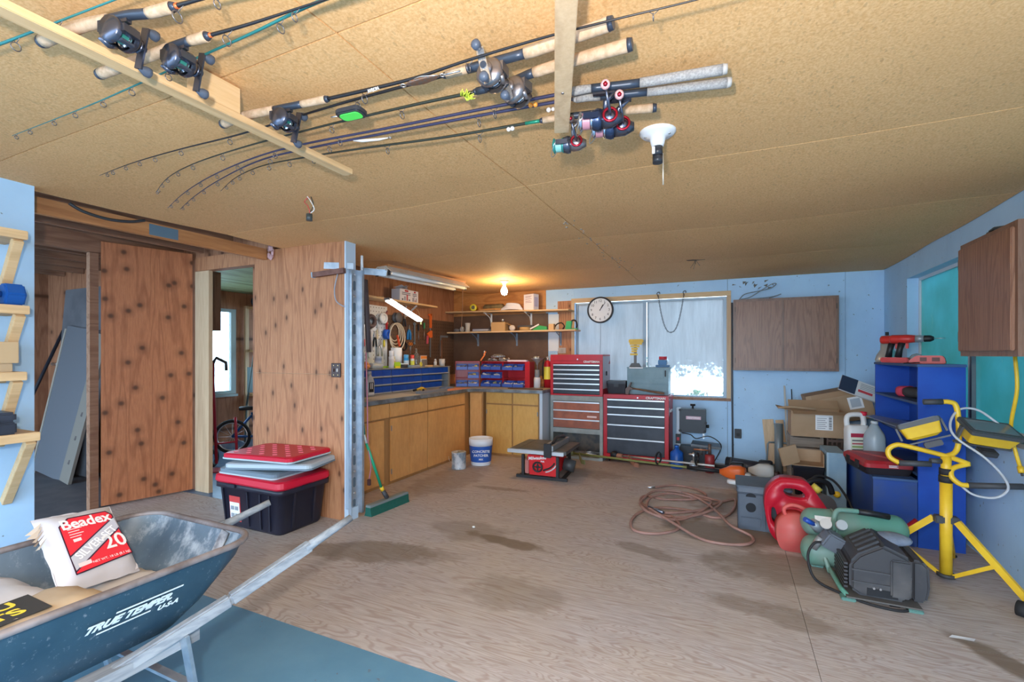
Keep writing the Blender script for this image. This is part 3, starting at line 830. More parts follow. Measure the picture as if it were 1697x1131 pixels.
for i in range(24):
    k.cbox((random.uniform(-.06, .06), random.uniform(-.12, .12), .008), (.03, .012, .012), 0, rz=random.random()*3)
o = single('loose_fittings', k, mat('mixed_fittings', (.45, .30, .20), .5, .2, c2=(.60, .55, .45), scale=50), 'scatter of small brass fittings left of the figurine', 'fittings', (-3.88, 5.66, RT)); o['kind'] = 'stuff'

# ---- oil pump can and fire extinguisher by the chest
op = thing('pump_oiler', 'white pump oiler with a wide grey drip cone', 'oiler', (-2.495, 6.24, TOP))
obj('can', MB().lathe([(0, 0), (.05, 0), (.05, .13), (.045, .15), (0, .15)], n=18), plain((.66, .68, .70), .4), op)
obj('glass_sleeve', MB().lathe([(.036, .15), (.036, .26), (0, .26)], n=16), plain((.16, .20, .24), .2), op)
obj('spout', MB().tube([(0, 0, .26), (0, 0, .37), (.03, -.02, .45)], .008, 8), galv, op)
obj('drip_cone', MB().lathe([(.012, .33), (.02, .36), (.085, .415), (.09, .425), (.075, .42), (.0, .35)], n=20), galv, op)
obj('dust_cap', MB().sph((-.02, 0, .43), (.045, .045, .025)), galv, op)
fe = thing('fire_extinguisher', 'red fire extinguisher with a yellow label behind the pump oiler', 'extinguisher', (-2.385, 6.37, TOP))
obj('cylinder', MB().lathe([(0, 0), (.055, 0), (.055, .33), (.04, .375), (.018, .39), (0, .39)], n=22), redp, fe)
obj('label_band', MB().lathe([(.0558, .12), (.0558, .30)], n=22), plain((.80, .70, .08), .5), fe)
obj('valve', MB().cyl((0, 0, .388), (0, 0, .43), .016, n=12).bar((-.02, 0, .435), (.09, 0, .455), .02, .012).bar((-.02, 0, .42), (.08, 0, .40), .02, .01), steel, fe)
obj('hose', MB().tube([(0, .0, .42), (-.06, -.01, .41), (-.075, -.01, .30), (-.068, -.01, .12)], .009, 8), black, fe)

# ================================================================ shelves over the bench
def bracket(parent, x, z, d, col, up=True):
    m_ = MB()
    s_ = -1
    m_.box(x-.014, 6.605, z-.20, x+.014, 6.611, z-.002).box(x-.014, 6.611-d, z-.010, x+.014, 6.611, z-.002)
    m_.tube(spline([(x, 6.60, z-.17), (x, 6.55, z-.07), (x, 6.611-d+.04, z-.015)], 5), .007, 6)
    obj('bracket', m_, col, parent)
ush = thing('plank_shelf', 'upper wooden shelf over the bench holding a white box', 'shelf', (0, 0, 0))
obj('board', MB().add([(-4.10, 6.33, 2.062), (-2.06, 6.33, 2.022), (-2.06, 6.605, 2.022), (-4.10, 6.605, 2.062), (-4.10, 6.33, 2.082), (-2.06, 6.33, 2.042), (-2.06, 6.605, 2.042), (-4.10, 6.605, 2.082)],
    [(0, 3, 2, 1), (4, 5, 6, 7), (0, 1, 5, 4), (1, 2, 6, 5), (2, 3, 7, 6), (3, 0, 4, 7)]), MATS['pine_x'], ush)
for x in (-3.42, -2.74): bracket(ush, x, 2.045-(x+3.42)*.0196, .25, plain((.70, .74, .78), .4))
lsh = thing('plank_shelf', 'lower wooden shelf over the bench crowded with oddments', 'shelf', (0, 0, 0))
obj('board', MB().box(-4.09, 6.36, 1.735, -1.965, 6.605, 1.757), MATS['pine_x'], lsh)
for x in (-3.66, -2.98, -2.27): bracket(lsh, x, 1.735, .23, plain((.22, .29, .38), .4))
def us(x): return 2.082-(x+4.10)*.0196
fl = thing('flashlight', 'yellow flashlight lying with its lens outward on the upper shelf', 'flashlight', (-3.62, 6.42, us(-3.58)+.056))
obj('body', MB().lathe([(0, -.12), (.030, -.12), (.03, .0), (.052, .05), (.055, .08), (0, .08)], d=(.25, -1, 0), n=18), plain((.80, .68, .04), .4), fl)
obj('lens_ring', MB().lathe([(.03, .081), (.05, .081), (.05, .086), (.03, .086)], d=(.25, -1, 0), n=18), plain((.70, .60, .05), .4), fl)
obj('lens', MB().lathe([(0, .082), (.03, .083)], d=(.25, -1, 0), n=18), plain((.12, .12, .08), .2), fl)
single('tool_roll', MB().loft([[(x_, y, z+.055) for y, z in rrect(.16*q, .11*q, .05*q)] for x_, q in ((-.17, .6), (-.14, 1), (.0, .95), (.14, 1), (.17, .5))]), mat('olive_canvas', (.13, .10, .055), .8, c2=(.2, .15, .07), scale=12), 'dark olive canvas bundle beside the yellow flashlight', 'bundle', (-3.32, 6.51, us(-3.49)+.0015))
single('leather_flap', MB().prism([(-.16, -.06), (.14, -.07), (.20, 0), (.1, .05), (-.16, .05)], 0, .025), plain((.45, .22, .07), .7), 'flat tan leather pouch in front of the olive bundle', 'pouch', (-3.33, 6.37, us(-3.50)), bevel=.006)
k = MB()
for i in range(5):
    k.tube(spline([(-.19+.02*i, -.02+.01*i, .012+.014*i), (-.05, -.03, .03+.018*i), (.10, 0, .025+.016*i), (.17-.01*i, .02, .012+.008*i)], 6), .016, 7)
single('plastic_bag', k, mat('white_plastic_bag', (.72, .72, .78), .3), 'crumpled white plastic bag on the upper shelf', 'bag', (-2.99, 6.45, us(-3.19)))
wbx = thing('carton', 'tall white printed carton on the upper shelf', 'carton', (-2.68, 6.46, us(-2.79)), R(-18))
obj('box', MB().box(-.095, -.06, 0, .095, .06, .235), plain((.80, .76, .80), .5), wbx, .002)
for i, z in enumerate((.20, .185, .16, .13, .11)): obj('print_line', MB().box(-.06, -.0612, z, .06-.02*(i % 2), -.0604, z+.007), plain((.35, .25, .35), .6), wbx)
obj('print_block', MB().box(.0955, -.04, .05, .0962, .04, .19), plain((.55, .52, .70), .6), wbx)
LS = 1.7575
single('stone_lump', MB().sph((0, 0, .03), (.06, .04, .03), 10), plain((.15, .15, .16), .8), 'dark grey lump at the end of the lower shelf', 'lump', (-3.98, 6.48, LS))
single('rag_ball', MB().sph((0, 0, .045), (.04, .035, .045), 10), plain((.42, .46, .48), .8), 'pale grey rag ball beside the glass jar', 'rag', (-3.87, 6.46, LS))
gj = thing('glass_vase', 'flared glass jar with tan contents on the lower shelf', 'jar', (-3.76, 6.45, LS))
obj('glass', MB().lathe([(0, 0), (.04, 0), (.035, .06), (.045, .14), (.042, .14), (.03, .06), (0, .01)], n=18), plain((.55, .54, .50), .15), gj)
obj('contents', MB().lathe([(0, .011), (.030, .012), (.0295, .055), (0, .055)], n=14), plain((.45, .28, .12), .6), gj)
for i in range(3):
    single('magazine', MB().box(-.13, -.09, 0, .13, .09, .014), plain(((.20, .22, .27), (.60, .62, .68), (.12, .12, .15))[i], .4), ('dark blue magazine at the bottom of the shelf pile', 'pale grey magazine in the middle of the shelf pile', 'black magazine on top of the shelf pile')[i], 'magazine', (-3.50, 6.46, LS+.0145*i), .15*i-.1)
cbx = thing('cardboard_box', 'small brown cardboard box on the lower shelf', 'box', (-3.20, 6.46, LS), R(4))
obj('body', MB().box(-.115, -.07, 0, .115, .07, .135), plain((.52, .33, .15), .8), cbx, .002)
obj('flap', MB().bar((.116, 0, .13), (.18, 0, .085), .13, .004), plain((.46, .29, .13), .8), cbx)
single('chrome_knob', MB().lathe([(0, 0), (.018, 0), (.012, .015), (.03, .03), (.03, .045), (0, .058)], n=16), steel, 'chrome knob standing on the small cardboard box', 'knob', (-3.15, 6.46, LS+.1355))
single('paper_roll', MB().lathe([(.0, -.05), (.042, -.05), (.042, .05), (.0, .05)], d=(.2, -1, 0), n=18), plain((.62, .56, .52), .7), 'short paper roll lying end on upon the lower shelf', 'roll', (-2.965, 6.42, LS+.0425))
single('masking_tape', MB().lathe([(.05, 0), (.085, 0), (.085, .05), (.05, .05), (.05, 0)], n=22), plain((.52, .33, .13), .6), 'wide roll of tan tape on the lower shelf', 'tape', (-2.78, 6.47, LS))
single('sander_pad', MB().prism(rrect(.26, .06, .02), 0, .03), dark_gray, 'dark flat tool laid over the tan tape roll', 'tool', (-2.77, 6.47, LS+.0505), .05)
gn = thing('folded_knife', 'green and white folding blade on the lower shelf', 'tool', (-2.52, 6.44, LS))
obj('handle', MB().prism([(-.14, 0), (.10, 0), (.10, .05), (-.02, .07)], -.02, .02, 'xz'), plain((.02, .35, .10), .4), gn, .003)
obj('blade', MB().bar((-.16, -.025, .02), (-.02, -.025, .085), .003, .02), paper, gn)
single('small_box', MB().box(-.04, -.035, 0, .04, .035, .085), plain((.66, .42, .20), .7), 'little square tan box beside the cable', 'box', (-2.34, 6.42, LS), bevel=.002)
single('cable_loop', MB().tube(spline([(-.08, 0, .012), (-.05, .02, .08), (.03, 0, .10), (.08, -.02, .05), (.05, 0, .012)], 7), .009, 7), black, 'black cable loop on the lower shelf', 'cable', (-2.235, 6.45, LS))
gt = thing('grass_shear', 'green handled hose tool with a black loop on the lower shelf', 'tool', (-2.09, 6.44, LS))
obj('handle', MB().prism([(-.05, 0), (.03, 0), (.05, .12), (-.03, .12)], -.025, .025, 'xz'), plain((.02, .40, .13), .4), gt, .004)
obj('loop', MB().tube(spline([(.03, 0, .11), (.06, 0, .13), (.10, 0, .12), (.12, 0, .06), (.11, 0, .02)], 6), .012, 7), black, gt)
obj('foot', MB().box(.031, -.025, 0, .13, .025, .014), plain((.02, .40, .10), .4), gt)

# ---- shelf on the side wall with a carton, and its brackets
ssh = thing('plank_shelf', 'pale plank shelf above the white pegboard', 'shelf', (0, 0, 0))
obj('board', MB().box(-4.115, 4.05, 2.085, -3.89, 5.80, 2.108), MATS['pine_y'], ssh)
for y in (4.3, 5.35):
    obj('bracket', MB().box(-4.115, y-.012, 1.93, -4.108, y+.012, 2.084).bar((-4.108, y, 1.95), (-3.93, y, 2.075), .012, .02), plain((.62, .66, .70), .4), ssh)
wc = thing('carton', 'white printed tool carton on the pale side shelf', 'carton', (-3.99, 5.17, 2.1085), R(90))
obj('box', MB().box(-.20, -.07, 0, .20, .07, .16), plain((.72, .73, .80), .5), wc, .002)
for i in range(2):
    xx = (-.06, .12)[i]; ww_ = (.22, .11)[i]
    obj('logo', MB().prism(rrect(ww_*.35, .022, .009), -.0715, -.0703, 'xz'), redp, wc).location = (xx, 0, .14)
    for j, z in enumerate((.108, .086)): obj('print_line', MB().box(xx-ww_*.45, -.0712, z, xx+ww_*.38, -.0703, z+.012), plain((.18, .19, .26), .6), wc)
    for j in range(4): obj('print_block', MB().box(xx-ww_*.45+j*ww_*.22, -.0712, .012, xx-ww_*.45+j*ww_*.22+ww_*.14, -.0703, .035+.03*((j+i) % 3)), plain(((.1, .1, .13), (.3, .32, .4), (.5, .1, .12), (.15, .16, .2))[j], .5), wc)
k = MB()
for i in range(6): k.add([(random.uniform(-.1, .1), random.uniform(-.05, .05), .002), (random.uniform(-.08, .1), random.uniform(-.05, .05), .05+random.random()*.03), (random.uniform(-.1, .1), random.uniform(-.05, .05), .03)], [(0, 1, 2)])
single('clear_wrap', k, mat('clear_wrap', (.75, .78, .85), .15, trans=.5), 'crumpled clear wrap on the white tool carton', 'wrap', (-3.99, 5.08, 2.2690))

# ---- fluorescent fixture
ff = thing('fluorescent_fixture', 'white twin tube fluorescent fixture hung below the ceiling', 'light fixture', (-3.13, 4.42, 2.235), R(-6))
fwm = mat('old_white_enamel', (.78, .76, .72), .4, c2=(.7, .68, .62), scale=5)
m_ = MB(); m_.prism([(-.14, .0), (-.06, .06), (.06, .06), (.14, .0), (.13, -.004), (.055, .05), (-.055, .05), (-.13, -.004)], -.66, .66, 'xz')
obj('reflector', m_, fwm, ff)
obj('ballast_cover', MB().box(-.045, -.66, -.005, .045, .66, .0495), fwm, ff)
for s_ in (-1, 1):
    tb = obj('tube', MB().cyl((s_*.085, -.62, -.012), (s_*.085, .62, -.012), .019, n=14), plain((.82, .83, .82), .25), ff)
    obj('end_cap', MB().cyl((s_*.085, -.64, -.012), (s_*.085, -.6205, -.012), .0195, n=14).cyl((s_*.085, .6205, -.012), (s_*.085, .64, -.012), .0195, n=14), steel, tb)
    for e_ in (-1, 1): obj('lamp_holder', MB().box(s_*.085-.015, e_*.641-.005, -.035, s_*.085+.015, e_*.641+.009, .02), dark_gray, ff)
obj('mounting_board', MB().box(-.05, -.62, .0605, .05, .70, .085), MATS['joist_wood'], ff)
m_ = MB(); m_.tube([(0, .5, .08), (.01, .5, .10)], .004, 6); m_.tube([(0, -.5, .08), (.01, -.5, .10)], .004, 6)
obj('hanger', m_, steel, ff)
obj('pull_cord', MB().tube(spline([(.06, .62, .01), (.05, .63, -.25), (.02, .65, -.52), (.06, .66, -.50)], 6), .003, 6), plain((.28, .13, .06), .8), ff)

# ---- LED shop lamp under the shelf (a real light source)
a_ = Vector((-3.70, 4.47, 2.055)); b_ = Vector((-3.70, 5.10, 1.855))
ll = thing('led_shop_lamp', 'glowing white LED bar lamp slung below the plank shelf', 'lamp', tuple(a_))
d_ = b_ - a_; L_ = d_.length; dn = d_.normalized()
obj('housing', MB().bar(tuple(-dn*.03), tuple(d_), .075, .022, up=(0, 0, 1)), plain((.25, .26, .28), .4), ll)
nrm = Vector((0, -dn.z, dn.y)) * -1
nrm = Vector((.75, 0, 0)) + nrm*.8
off = Vector((0, dn.z, -dn.y)) * .016 if False else Vector((0, dn.z*.0165, -dn.y*.0165))
obj('diffuser', MB().bar(tuple(off), tuple(d_ + off), .072, .010), mat('led_glow', (.95, .98, 1.0), .4, emit=8), ll)
obj('side_diffuser', MB().bar(tuple(Vector((.0405, 0, 0))), tuple(d_ + Vector((.0405, 0, 0))), .005, .020), MATS['led_glow'], ll)
m_ = MB(); m_.tube([tuple(a_*0), (-.1, .02, .045), (-.21, .02, .05)], .002, 5); m_.tube(spline([tuple(d_), tuple(d_ + Vector((-.05, .04, .12))), tuple(d_ + Vector((-.2, .05, .22)))], 5), .002, 5)
obj('hanging_wire', m_, plain((.65, .55, .35), .6), ll)
obj('pull_tab', MB().prism(rrect(.02, .05, .009), -.003, .003, 'yz'), plain((.55, .65, .30), .5), ll).location = tuple(d_ + Vector((0, .03, -.035)))

# ---- bare bulb (a real light source)
bb = thing('bare_bulb', 'glowing bare bulb in a white ceiling lampholder over the bench', 'lamp', (-2.66, 5.50, H-.012))
obj('holder_plate', MB().lathe([(0, -.004), (.06, -.004), (.058, -.014), (.03, -.025), (.024, -.045), (0, -.045)], n=20), paper, bb)
obj('bulb', MB().lathe([(.014, -.046), (.017, -.07), (.040, -.115), (.045, -.14), (.032, -.178), (0, -.19)], n=18), mat('bulb_glow', (1.0, .72, .36), .4, emit=55), bb)
light('bulb_light', 'POINT', (-2.66, 5.50, H-.26), 13, (1.0, .66, .32), .04)

# ================================================================ tools on the pegboards
PX = XB + .0095
def hang(name, label, cat, y, z, mb, m, group='tools hung on the pegboards'):
    o = obj(name, mb, m); o.location = (PX, y, z); tag(o, label, cat, group)
    return o
def hung(name, label, cat, y, z):
    return thing(name, label, cat, (PX, y, z), group='tools hung on the pegboards')
X1 = (1, 0, 0)
hang('tape_roll', 'dark brown tape roll hung beside the blue tape on the white pegboard', 'tape', 4.61, 1.82, MB().torus((.03, 0, 0), .065, .026, X1, 20), plain((.12, .07, .06), .6))
hang('tape_roll', 'white tape roll with a gold core on the white pegboard', 'tape', 4.82, 1.87, MB().torus((.05, 0, 0), .058, .016, X1, 20).cyl((.0, 0, 0), (.05, 0, 0), .04, n=16), [plain((.78, .78, .76), .5)])
hang('tape_roll', 'deep blue tape roll with a white face on the pegboard', 'tape', 4.90, 1.67, MB().lathe([(.035, 0), (.065, 0), (.065, .055), (.035, .055), (.035, 0)], d=(1, .25, -.1), n=22), plain((.01, .10, .52), .5))
hang('spool', 'grey wire spool hung under the glowing lamp', 'spool', 5.12, 1.90, MB().lathe([(0, 0), (.07, 0), (.07, .008), (.03, .012), (.03, .05), (.07, .054), (.07, .062), (0, .062)], d=X1, n=22), plain((.14, .14, .15), .5))
pw_ = hung('pipe_wrench', 'red handled pipe wrench hung on the pegboard seam', 'wrench', 4.90, 1.83)
obj('handle', MB().box(.02, -.014, -.12, .04, .014, .08), redp, pw_, .004)
obj('jaw', MB().prism([(-.02, .08), (.03, .08), (.05, .14), (.035, .15), (.01, .11), (-.02, .12)], .0, .02, 'yz'), plain((.30, .10, .09), .5), pw_)
obj('knob', MB().cyl((.021, -.03, -.02), (.021, .035, -.02), .012, n=10), plain((.75, .35, .22), .5), pw_)
co = MB()
for i in range(4):
    rr_ = .11+.022*i
    co.tube([(.012+.011*i, .9*rr_*math.cos(2*PI*j/24)+.008*i, rr_*1.05*math.sin(2*PI*j/24)-.02*i) for j in range(24)], .0085, 7, closed=True)
hang('hose_coil', 'cream air hose coil hung on the brown pegboard', 'hose', 5.08, 1.70, co, plain((.70, .60, .45), .5))
bs_ = hung('pliers', 'blue handled pliers on the brown pegboard', 'pliers', 5.40, 1.70)
obj('grip', MB().tube([(.012, -.03, -.09), (.012, -.028, 0), (.012, -.008, .05)], .016, 8), plain((.03, .25, .62), .4), bs_)
obj('grip', MB().tube([(.012, .03, -.09), (.012, .028, 0), (.012, .008, .05)], .016, 8), plain((.03, .25, .62), .4), bs_)
obj('jaw', MB().prism([(-.016, .05), (.016, .05), (.006, .12), (-.006, .12)], .004, .02, 'yz'), steel, bs_)
hang('wrench', 'steel combination wrench beside the blue handled pliers', 'wrench', 5.53, 1.72, MB().bar((.01, 0, -.14), (.01, 0, .10), .010, .024, up=(0, 1, 0)).torus((.01, 0, .12), .02, .008, X1, 14).torus((.01, 0, -.155), .016, .007, X1, 12), mat('bluish_steel', (.32, .42, .52), .35, .7))
def plier(label, y, z, col, sc=1.0):
    t = hung('pliers', label, 'pliers', y, z)
    obj('grip', MB().tube([(.012, -.03*sc, -.10*sc), (.012, -.022*sc, -.02*sc), (.012, -.004, .02*sc)], .009, 8), col, t)
    obj('grip', MB().tube([(.012, .03*sc, -.10*sc), (.012, .022*sc, -.02*sc), (.012, .004, .02*sc)], .009, 8), col, t)
    obj('jaw', MB().prism([(-.018*sc, .02*sc), (.018*sc, .02*sc), (.006, .10*sc), (-.006, .10*sc)], .004, .02, 'yz'), steel, t)
plier('black handled pliers at the foot of the white pegboard', 4.70, 1.60, black)
plier('steel pliers hung low beside the white trowel', 4.80, 1.50, steel, 1.2)
plier('grey handled pliers beside the cream hose coil', 5.30, 1.88, dark_gray, .9)
for (y, z, l, lb) in ((4.50, 1.66, .30, 'long steel adjustable wrench next to the steel post'), (4.62, 1.62, .26, 'short steel adjustable wrench on the white pegboard'), (4.75, 1.78, .16, 'stubby steel wrench below the white tape roll')):
    hang('wrench', lb, 'wrench', y, z, MB().bar((.01, .02, -l*.7), (.01, 0, l*.3), .010, .026, up=(0, 1, 0)).prism([(-.03, l*.3-.01), (.03, l*.3-.01), (.035, l*.3+.05), (.012, l*.3+.05), (.008, l*.3+.02), (-.012, l*.3+.02), (-.02, l*.3+.05), (-.035, l*.3+.04)], .004, .02, 'yz'), steel)
hang('hand_saw', 'white bladed drywall saw hung under the white pegboard', 'saw', 4.60, 1.42, MB().prism([(-.06, -.18), (.05, -.18), (.03, .14), (-.01, .14)], .002, .006, 'yz').prism(rrect(.05, .12, .02), .0, .02, 'yz'), plain((.62, .64, .62), .4))
hang('putty_knife', 'grey putty knife hung beside the drywall saw', 'knife', 4.74, 1.40, MB().prism([(-.035, -.12), (.035, -.12), (.015, .0), (-.015, 0)], .004, .008, 'yz').box(0, -.012, 0, .02, .012, .11), mat('grey_steel', (.42, .46, .48), .35, .6))
hang('level', 'tan folding rule hung on the white pegboard', 'rule', 4.75, 1.66, MB().box(0, -.014, -.06, .012, .014, .06), plain((.62, .52, .34), .6))
hang('funnel', 'small steel clamp hung at the top of the white pegboard', 'clamp', 4.53, 1.92, MB().lathe([(.012, 0), (.03, .03), (.03, .05)], d=X1, n=14).bar((.02, -.05, .03), (.02, .06, -.05), .012, .02), steel)
hang('bicycle_lock', 'red and grey cable lock hung beside the hose coil', 'lock', 5.10, 1.60, MB().bar((.06, -.02, .06), (.06, .03, -.09), .02, .02), plain((.75, .10, .04), .5))
bc = hung('bar_clamp', 'orange and grey bar clamp hung upright on the brown pegboard', 'clamp', 5.92, 1.70)
obj('bar', MB().box(.004, -.01, -.34, .014, .01, .30), plain((.30, .34, .38), .4, .6), bc)
om = plain((.80, .16, .03), .45)
obj('fixed_jaw', MB().box(.0, -.02, .10, .03, .016, .31).box(0, -.05, .285, .03, .016, .31), om, bc, .004)
obj('sliding_jaw', MB().prism([(-.11, .01), (-.02, .06), (.02, .06), (.025, -.04), (-.04, -.05), (-.08, -.02)], .0145, .035, 'yz'), om, bc, .003)
obj('trigger', MB().bar((.025, -.09, -.02), (.025, -.10, -.14), .02, .025), plain((.80, .12, .16), .5), bc)

def screwdriver(label, y, z, col, l=.16):
    t = hung('screwdriver', label, 'screwdriver', y, z)
    obj('handle', MB().tube([(.014, 0, .0), (.014, 0, .03), (.014, 0, .09)], [.010, .014, .012], 8), plain(col, .4), t)
    obj('shaft', MB().cyl((.014, 0, .0), (.014, 0, -l), .004, n=6), steel, t)
screwdriver('yellow handled screwdriver at the lower edge of the white pegboard', 4.87, 1.50, (.75, .60, .05))
screwdriver('red handled screwdriver left of the drywall saw', 4.50, 1.50, (.55, .04, .04))
screwdriver('black handled screwdriver beside the steel combination wrench', 5.62, 1.75, (.04, .04, .05))
screwdriver('green handled screwdriver beside the orange bar clamp', 5.76, 1.78, (.05, .30, .12))
cc = hung('c_clamp', 'grey iron clamp hung beside the dark brown tape roll', 'clamp', 4.46, 1.84)
obj('frame', MB().tube([(.014, .05, .05), (.014, -.03, .06), (.014, -.045, 0), (.014, -.03, -.06), (.014, .05, -.05)], .010, 8), plain((.24, .25, .27), .4, .6), cc)
obj('screw', MB().cyl((.014, .05, -.09), (.014, .05, .0), .006, n=8), steel, cc)
hang('square', 'steel framing square hung low on the brown pegboard', 'square', 6.20, 1.55, MB().box(.0, 0, -.18, .003, .03, .12).box(0, 0, .12, .003, .22, .15), mat('dull_steel', (.35, .40, .45), .4, .6))
hang('cable_coil', 'small black cable coil hung on the brown pegboard', 'cable', 5.28, 1.52, MB().torus((.012, 0, 0), .06, .008, X1, 20).torus((.022, .006, -.006), .055, .008, X1, 20), black)
sc_ = hung('scissors', 'orange handled scissors hung below the blue pliers', 'scissors', 5.44, 1.50)
for s_ in (-1, 1):
    obj('finger_loop', MB().torus((.008, s_*.022, .05), .018, .005, X1, 14, 6), plain((.80, .25, .04), .4), sc_)
    obj('blade', MB().bar((.006+.002*s_, s_*.012, .03), (.006+.002*s_, -s_*.006, -.09), .003, .014, up=(0, 1, 0)), steel, sc_)
single('shop_rag', MB().loft([[(x*q+dx, y*q, z) for x, y in rrect(.20, .16, .05)] for z, q, dx in ((0, 1, 0), (.012, .95, .005), (.022, .7, .01), (.028, .35, .0))]), mat('blue_rag', (.10, .16, .28), .9, c2=(.16, .22, .34), scale=22), 'crumpled blue shop rag on the worktop corner', 'rag', (-3.62, 5.62, TOP), .4)
can('small red oil can at the back of the worktop corner', (-3.74, 6.42, TOP), .04, .20, (.50, .03, .03), (.70, .70, .70), (.75, .72, .60), name='oil_can', cat='can', taper=.6)
# ================================================================ tool chests
darkdr = mat('charcoal_enamel', (.025, .03, .042), .38, c2=(.04, .045, .06), scale=5)
trim_m = plain((.72, .74, .76), .3, .6)
def chest(name, label, x0, x1, y0, y1, z0, z1, frame_m, drawer_m, rows, bottom, inset=.04, side_m=None, split_top=0, z_open=None):
    t = thing(name, label, 'tool chest', (x0, y0, z0))
    w = x1-x0; h = z1-z0; d = y1-y0
    b = MB(); th = .02
    zt = rows[0]-z0+.012
    if z_open is None:
        b.box(0, 0, zt, w, d, h).box(0, 0, 0, w, d, bottom-z0).box(0, 0, bottom-z0, inset, d, zt).box(w-inset, 0, bottom-z0, w, d, zt).box(inset, d-.01, bottom-z0, w-inset, d, zt)
    else:
        b.box(0, 0, zt, w, d, h).box(0, 0, 0, w, d, .035).box(0, 0, .035, inset, d, zt).box(w-inset, 0, .035, w, d, zt).box(inset, d-.01, .035, w-inset, d, zt).box(inset, 0, z_open-z0, w-inset, d-.01, bottom-z0)
    obj('body', b, frame_m, t, .003)
    zs = list(rows) + [bottom]
    for i in range(len(rows)):
        spl = split_top if (i == 0 and split_top) else 1
        for k_ in range(spl):
            xa = inset+.002+(w-2*inset-.004)*k_/spl; xb = inset+.002+(w-2*inset-.004)*(k_+1)/spl
            dr = obj('drawer', MB().box(xa+.001, .004, zs[i+1]-z0+.006, xb-.001, d-.02, zs[i]-z0-.003), drawer_m, t)
            obj('drawer_pull', MB().box(xa+.001, -.008, zs[i]-z0-.012, xb-.001, .0035, zs[i]-z0+.004), trim_m, dr)
    return t
c1 = chest('tool_chest', 'red top chest with six rows of charcoal drawers', -2.237, -1.512, 6.08, 6.50, .848, 1.40, redp, darkdr,
           (1.262, 1.198, 1.138, 1.078, 1.012, .935), .868, split_top=3)
obj('side_sheet', MB().box(.7255, .01, .10, .7265, .41, .53), plain((.62, .58, .68), .4), c1)
obj('side_handle', MB().box(.727, .16, .27, .740, .20, .33), black, c1, .004)
obj('lid_seam', MB().box(.0, -.0015, .465, .725, .0, .469), plain((.18, .01, .015), .5), c1)
obj('lock', MB().cyl((.385, -.004, .488), (.385, .0, .488), .009, n=12), steel, c1)
text('CRAFTSMAN', .036, whitep, c1, (.575, -.0015, .455), bold=.0012, sx=1.05)
c2 = chest('tool_cabinet', 'old grey framed cabinet with rusty orange drawers and an open bottom', -2.237, -1.512, 6.08, 6.50, 0, .846,
           mat('grey_green_paint', (.24, .27, .26), .55, c2=(.32, .34, .33), scale=6), mat('rust_orange', (.40, .12, .065), .5, c2=(.28, .09, .055), scale=6), (.765, .65, .53), .41, z_open=.345)
obj('badge', MB().prism(rrect(.13, .022, .008), -.0016, .0035, 'xz'), plain((.75, .55, .50), .4), c2).location = (.58, 0, .575)
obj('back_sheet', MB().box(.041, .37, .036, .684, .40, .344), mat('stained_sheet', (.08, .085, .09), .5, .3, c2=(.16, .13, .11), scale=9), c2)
k = MB()
for i in range(22): k.cyl((random.uniform(-.25, .25), random.uniform(-.1, .1), .012+random.random()*.03), (random.uniform(-.25, .25), random.uniform(-.1, .1), .012+random.random()*.03), .006, n=6)
o = single('loose_sockets', k, steel, 'heap of loose chrome sockets in the open grey cabinet bottom', 'sockets', (-1.83, 6.24, .0355)); o['kind'] = 'stuff'
c3 = chest('tool_chest', 'large red chest with five charcoal drawers under the grey toolbox', -1.507, -.69, 6.10, 6.56, .05, .882, redp, darkdr,
           (.819, .723, .625, .493, .316), .112, inset=.048)
obj('lock', MB().cyl((.44, -.004, .80), (.44, 0, .80), .009, n=12), steel, c3)
text('CRAFTSMAN', .040, whitep, c3, (.66, -.0015, .800), bold=.0012, sx=1.05)
obj('side_handle', MB().box(.8175, .12, .62, .835, .30, .65), plain((.6, .62, .65), .4), c3, .004)
obj('paint_spill', MB().box(.8172, .04, .58, .8182, .10, .68), plain((.85, .85, .88), .5), c3)
for x in (.06, .757):
    for y in (.06, .40):
        ca = obj('caster', MB().cyl((x-.012, y, -.026), (x+.012, y, -.026), .024, n=14), rubber, c3)
        obj('fork', MB().box(x-.018, y-.02, -.006, x+.018, y+.02, -.0005), steel, ca)

bt = thing('tool_tray', 'black plastic toolbox on the large red chest', 'toolbox', (-1.500, 6.24, .8825))
obj('body', MB().loft([[(x+.13, y+.12, z) for x, y in rrect(w, d, .015)] for (z, w, d) in ((0, .23, .20), (.13, .26, .24), (.155, .26, .24))], smooth=False), plain((.03, .03, .038), .4), bt)
obj('rim', MB().prism(rrect(.262, .242, .015, cx=.13, cy=.12), .1555, .166), plain((.05, .05, .06), .4), bt)
obj('latch', MB().box(.10, -.006, .09, .16, .0005, .13), dark_gray, bt)
gb_ = thing('machinist_toolbox', 'grey green steel toolbox standing on the large red chest', 'toolbox', (-1.232, 6.26, .8825))
gm = mat('grey_green_steel', (.15, .215, .235), .42, .2, c2=(.12, .18, .20), scale=5)
obj('body', MB().box(0, .004, 0, .52, .28, .335), gm, gb_, .004)
obj('lid', MB().box(-.003, -.006, .336, .523, .284, .352), gm, gb_, .003)
obj('upper_panel', MB().box(.008, -.005, .22, .46, .0035, .325), gm, gb_, .002)
obj('drawer_front', MB().box(.05, -.004, .02, .50, .0035, .135), gm, gb_, .002)
obj('drawer_front', MB().box(.01, -.003, .145, .51, .0035, .212), gm, gb_, .002)
obj('latch', MB().box(.475, -.010, .235, .492, .0035, .315), black, gb_, .002)
obj('name_plate', MB().box(.03, -.0095, .336, .205, -.0065, .352), paper, gb_)
ys_ = thing('bit_stand', 'yellow bit holder stacked on a little steel post', 'tool stand', (-1.15, 6.40, 1.2352))
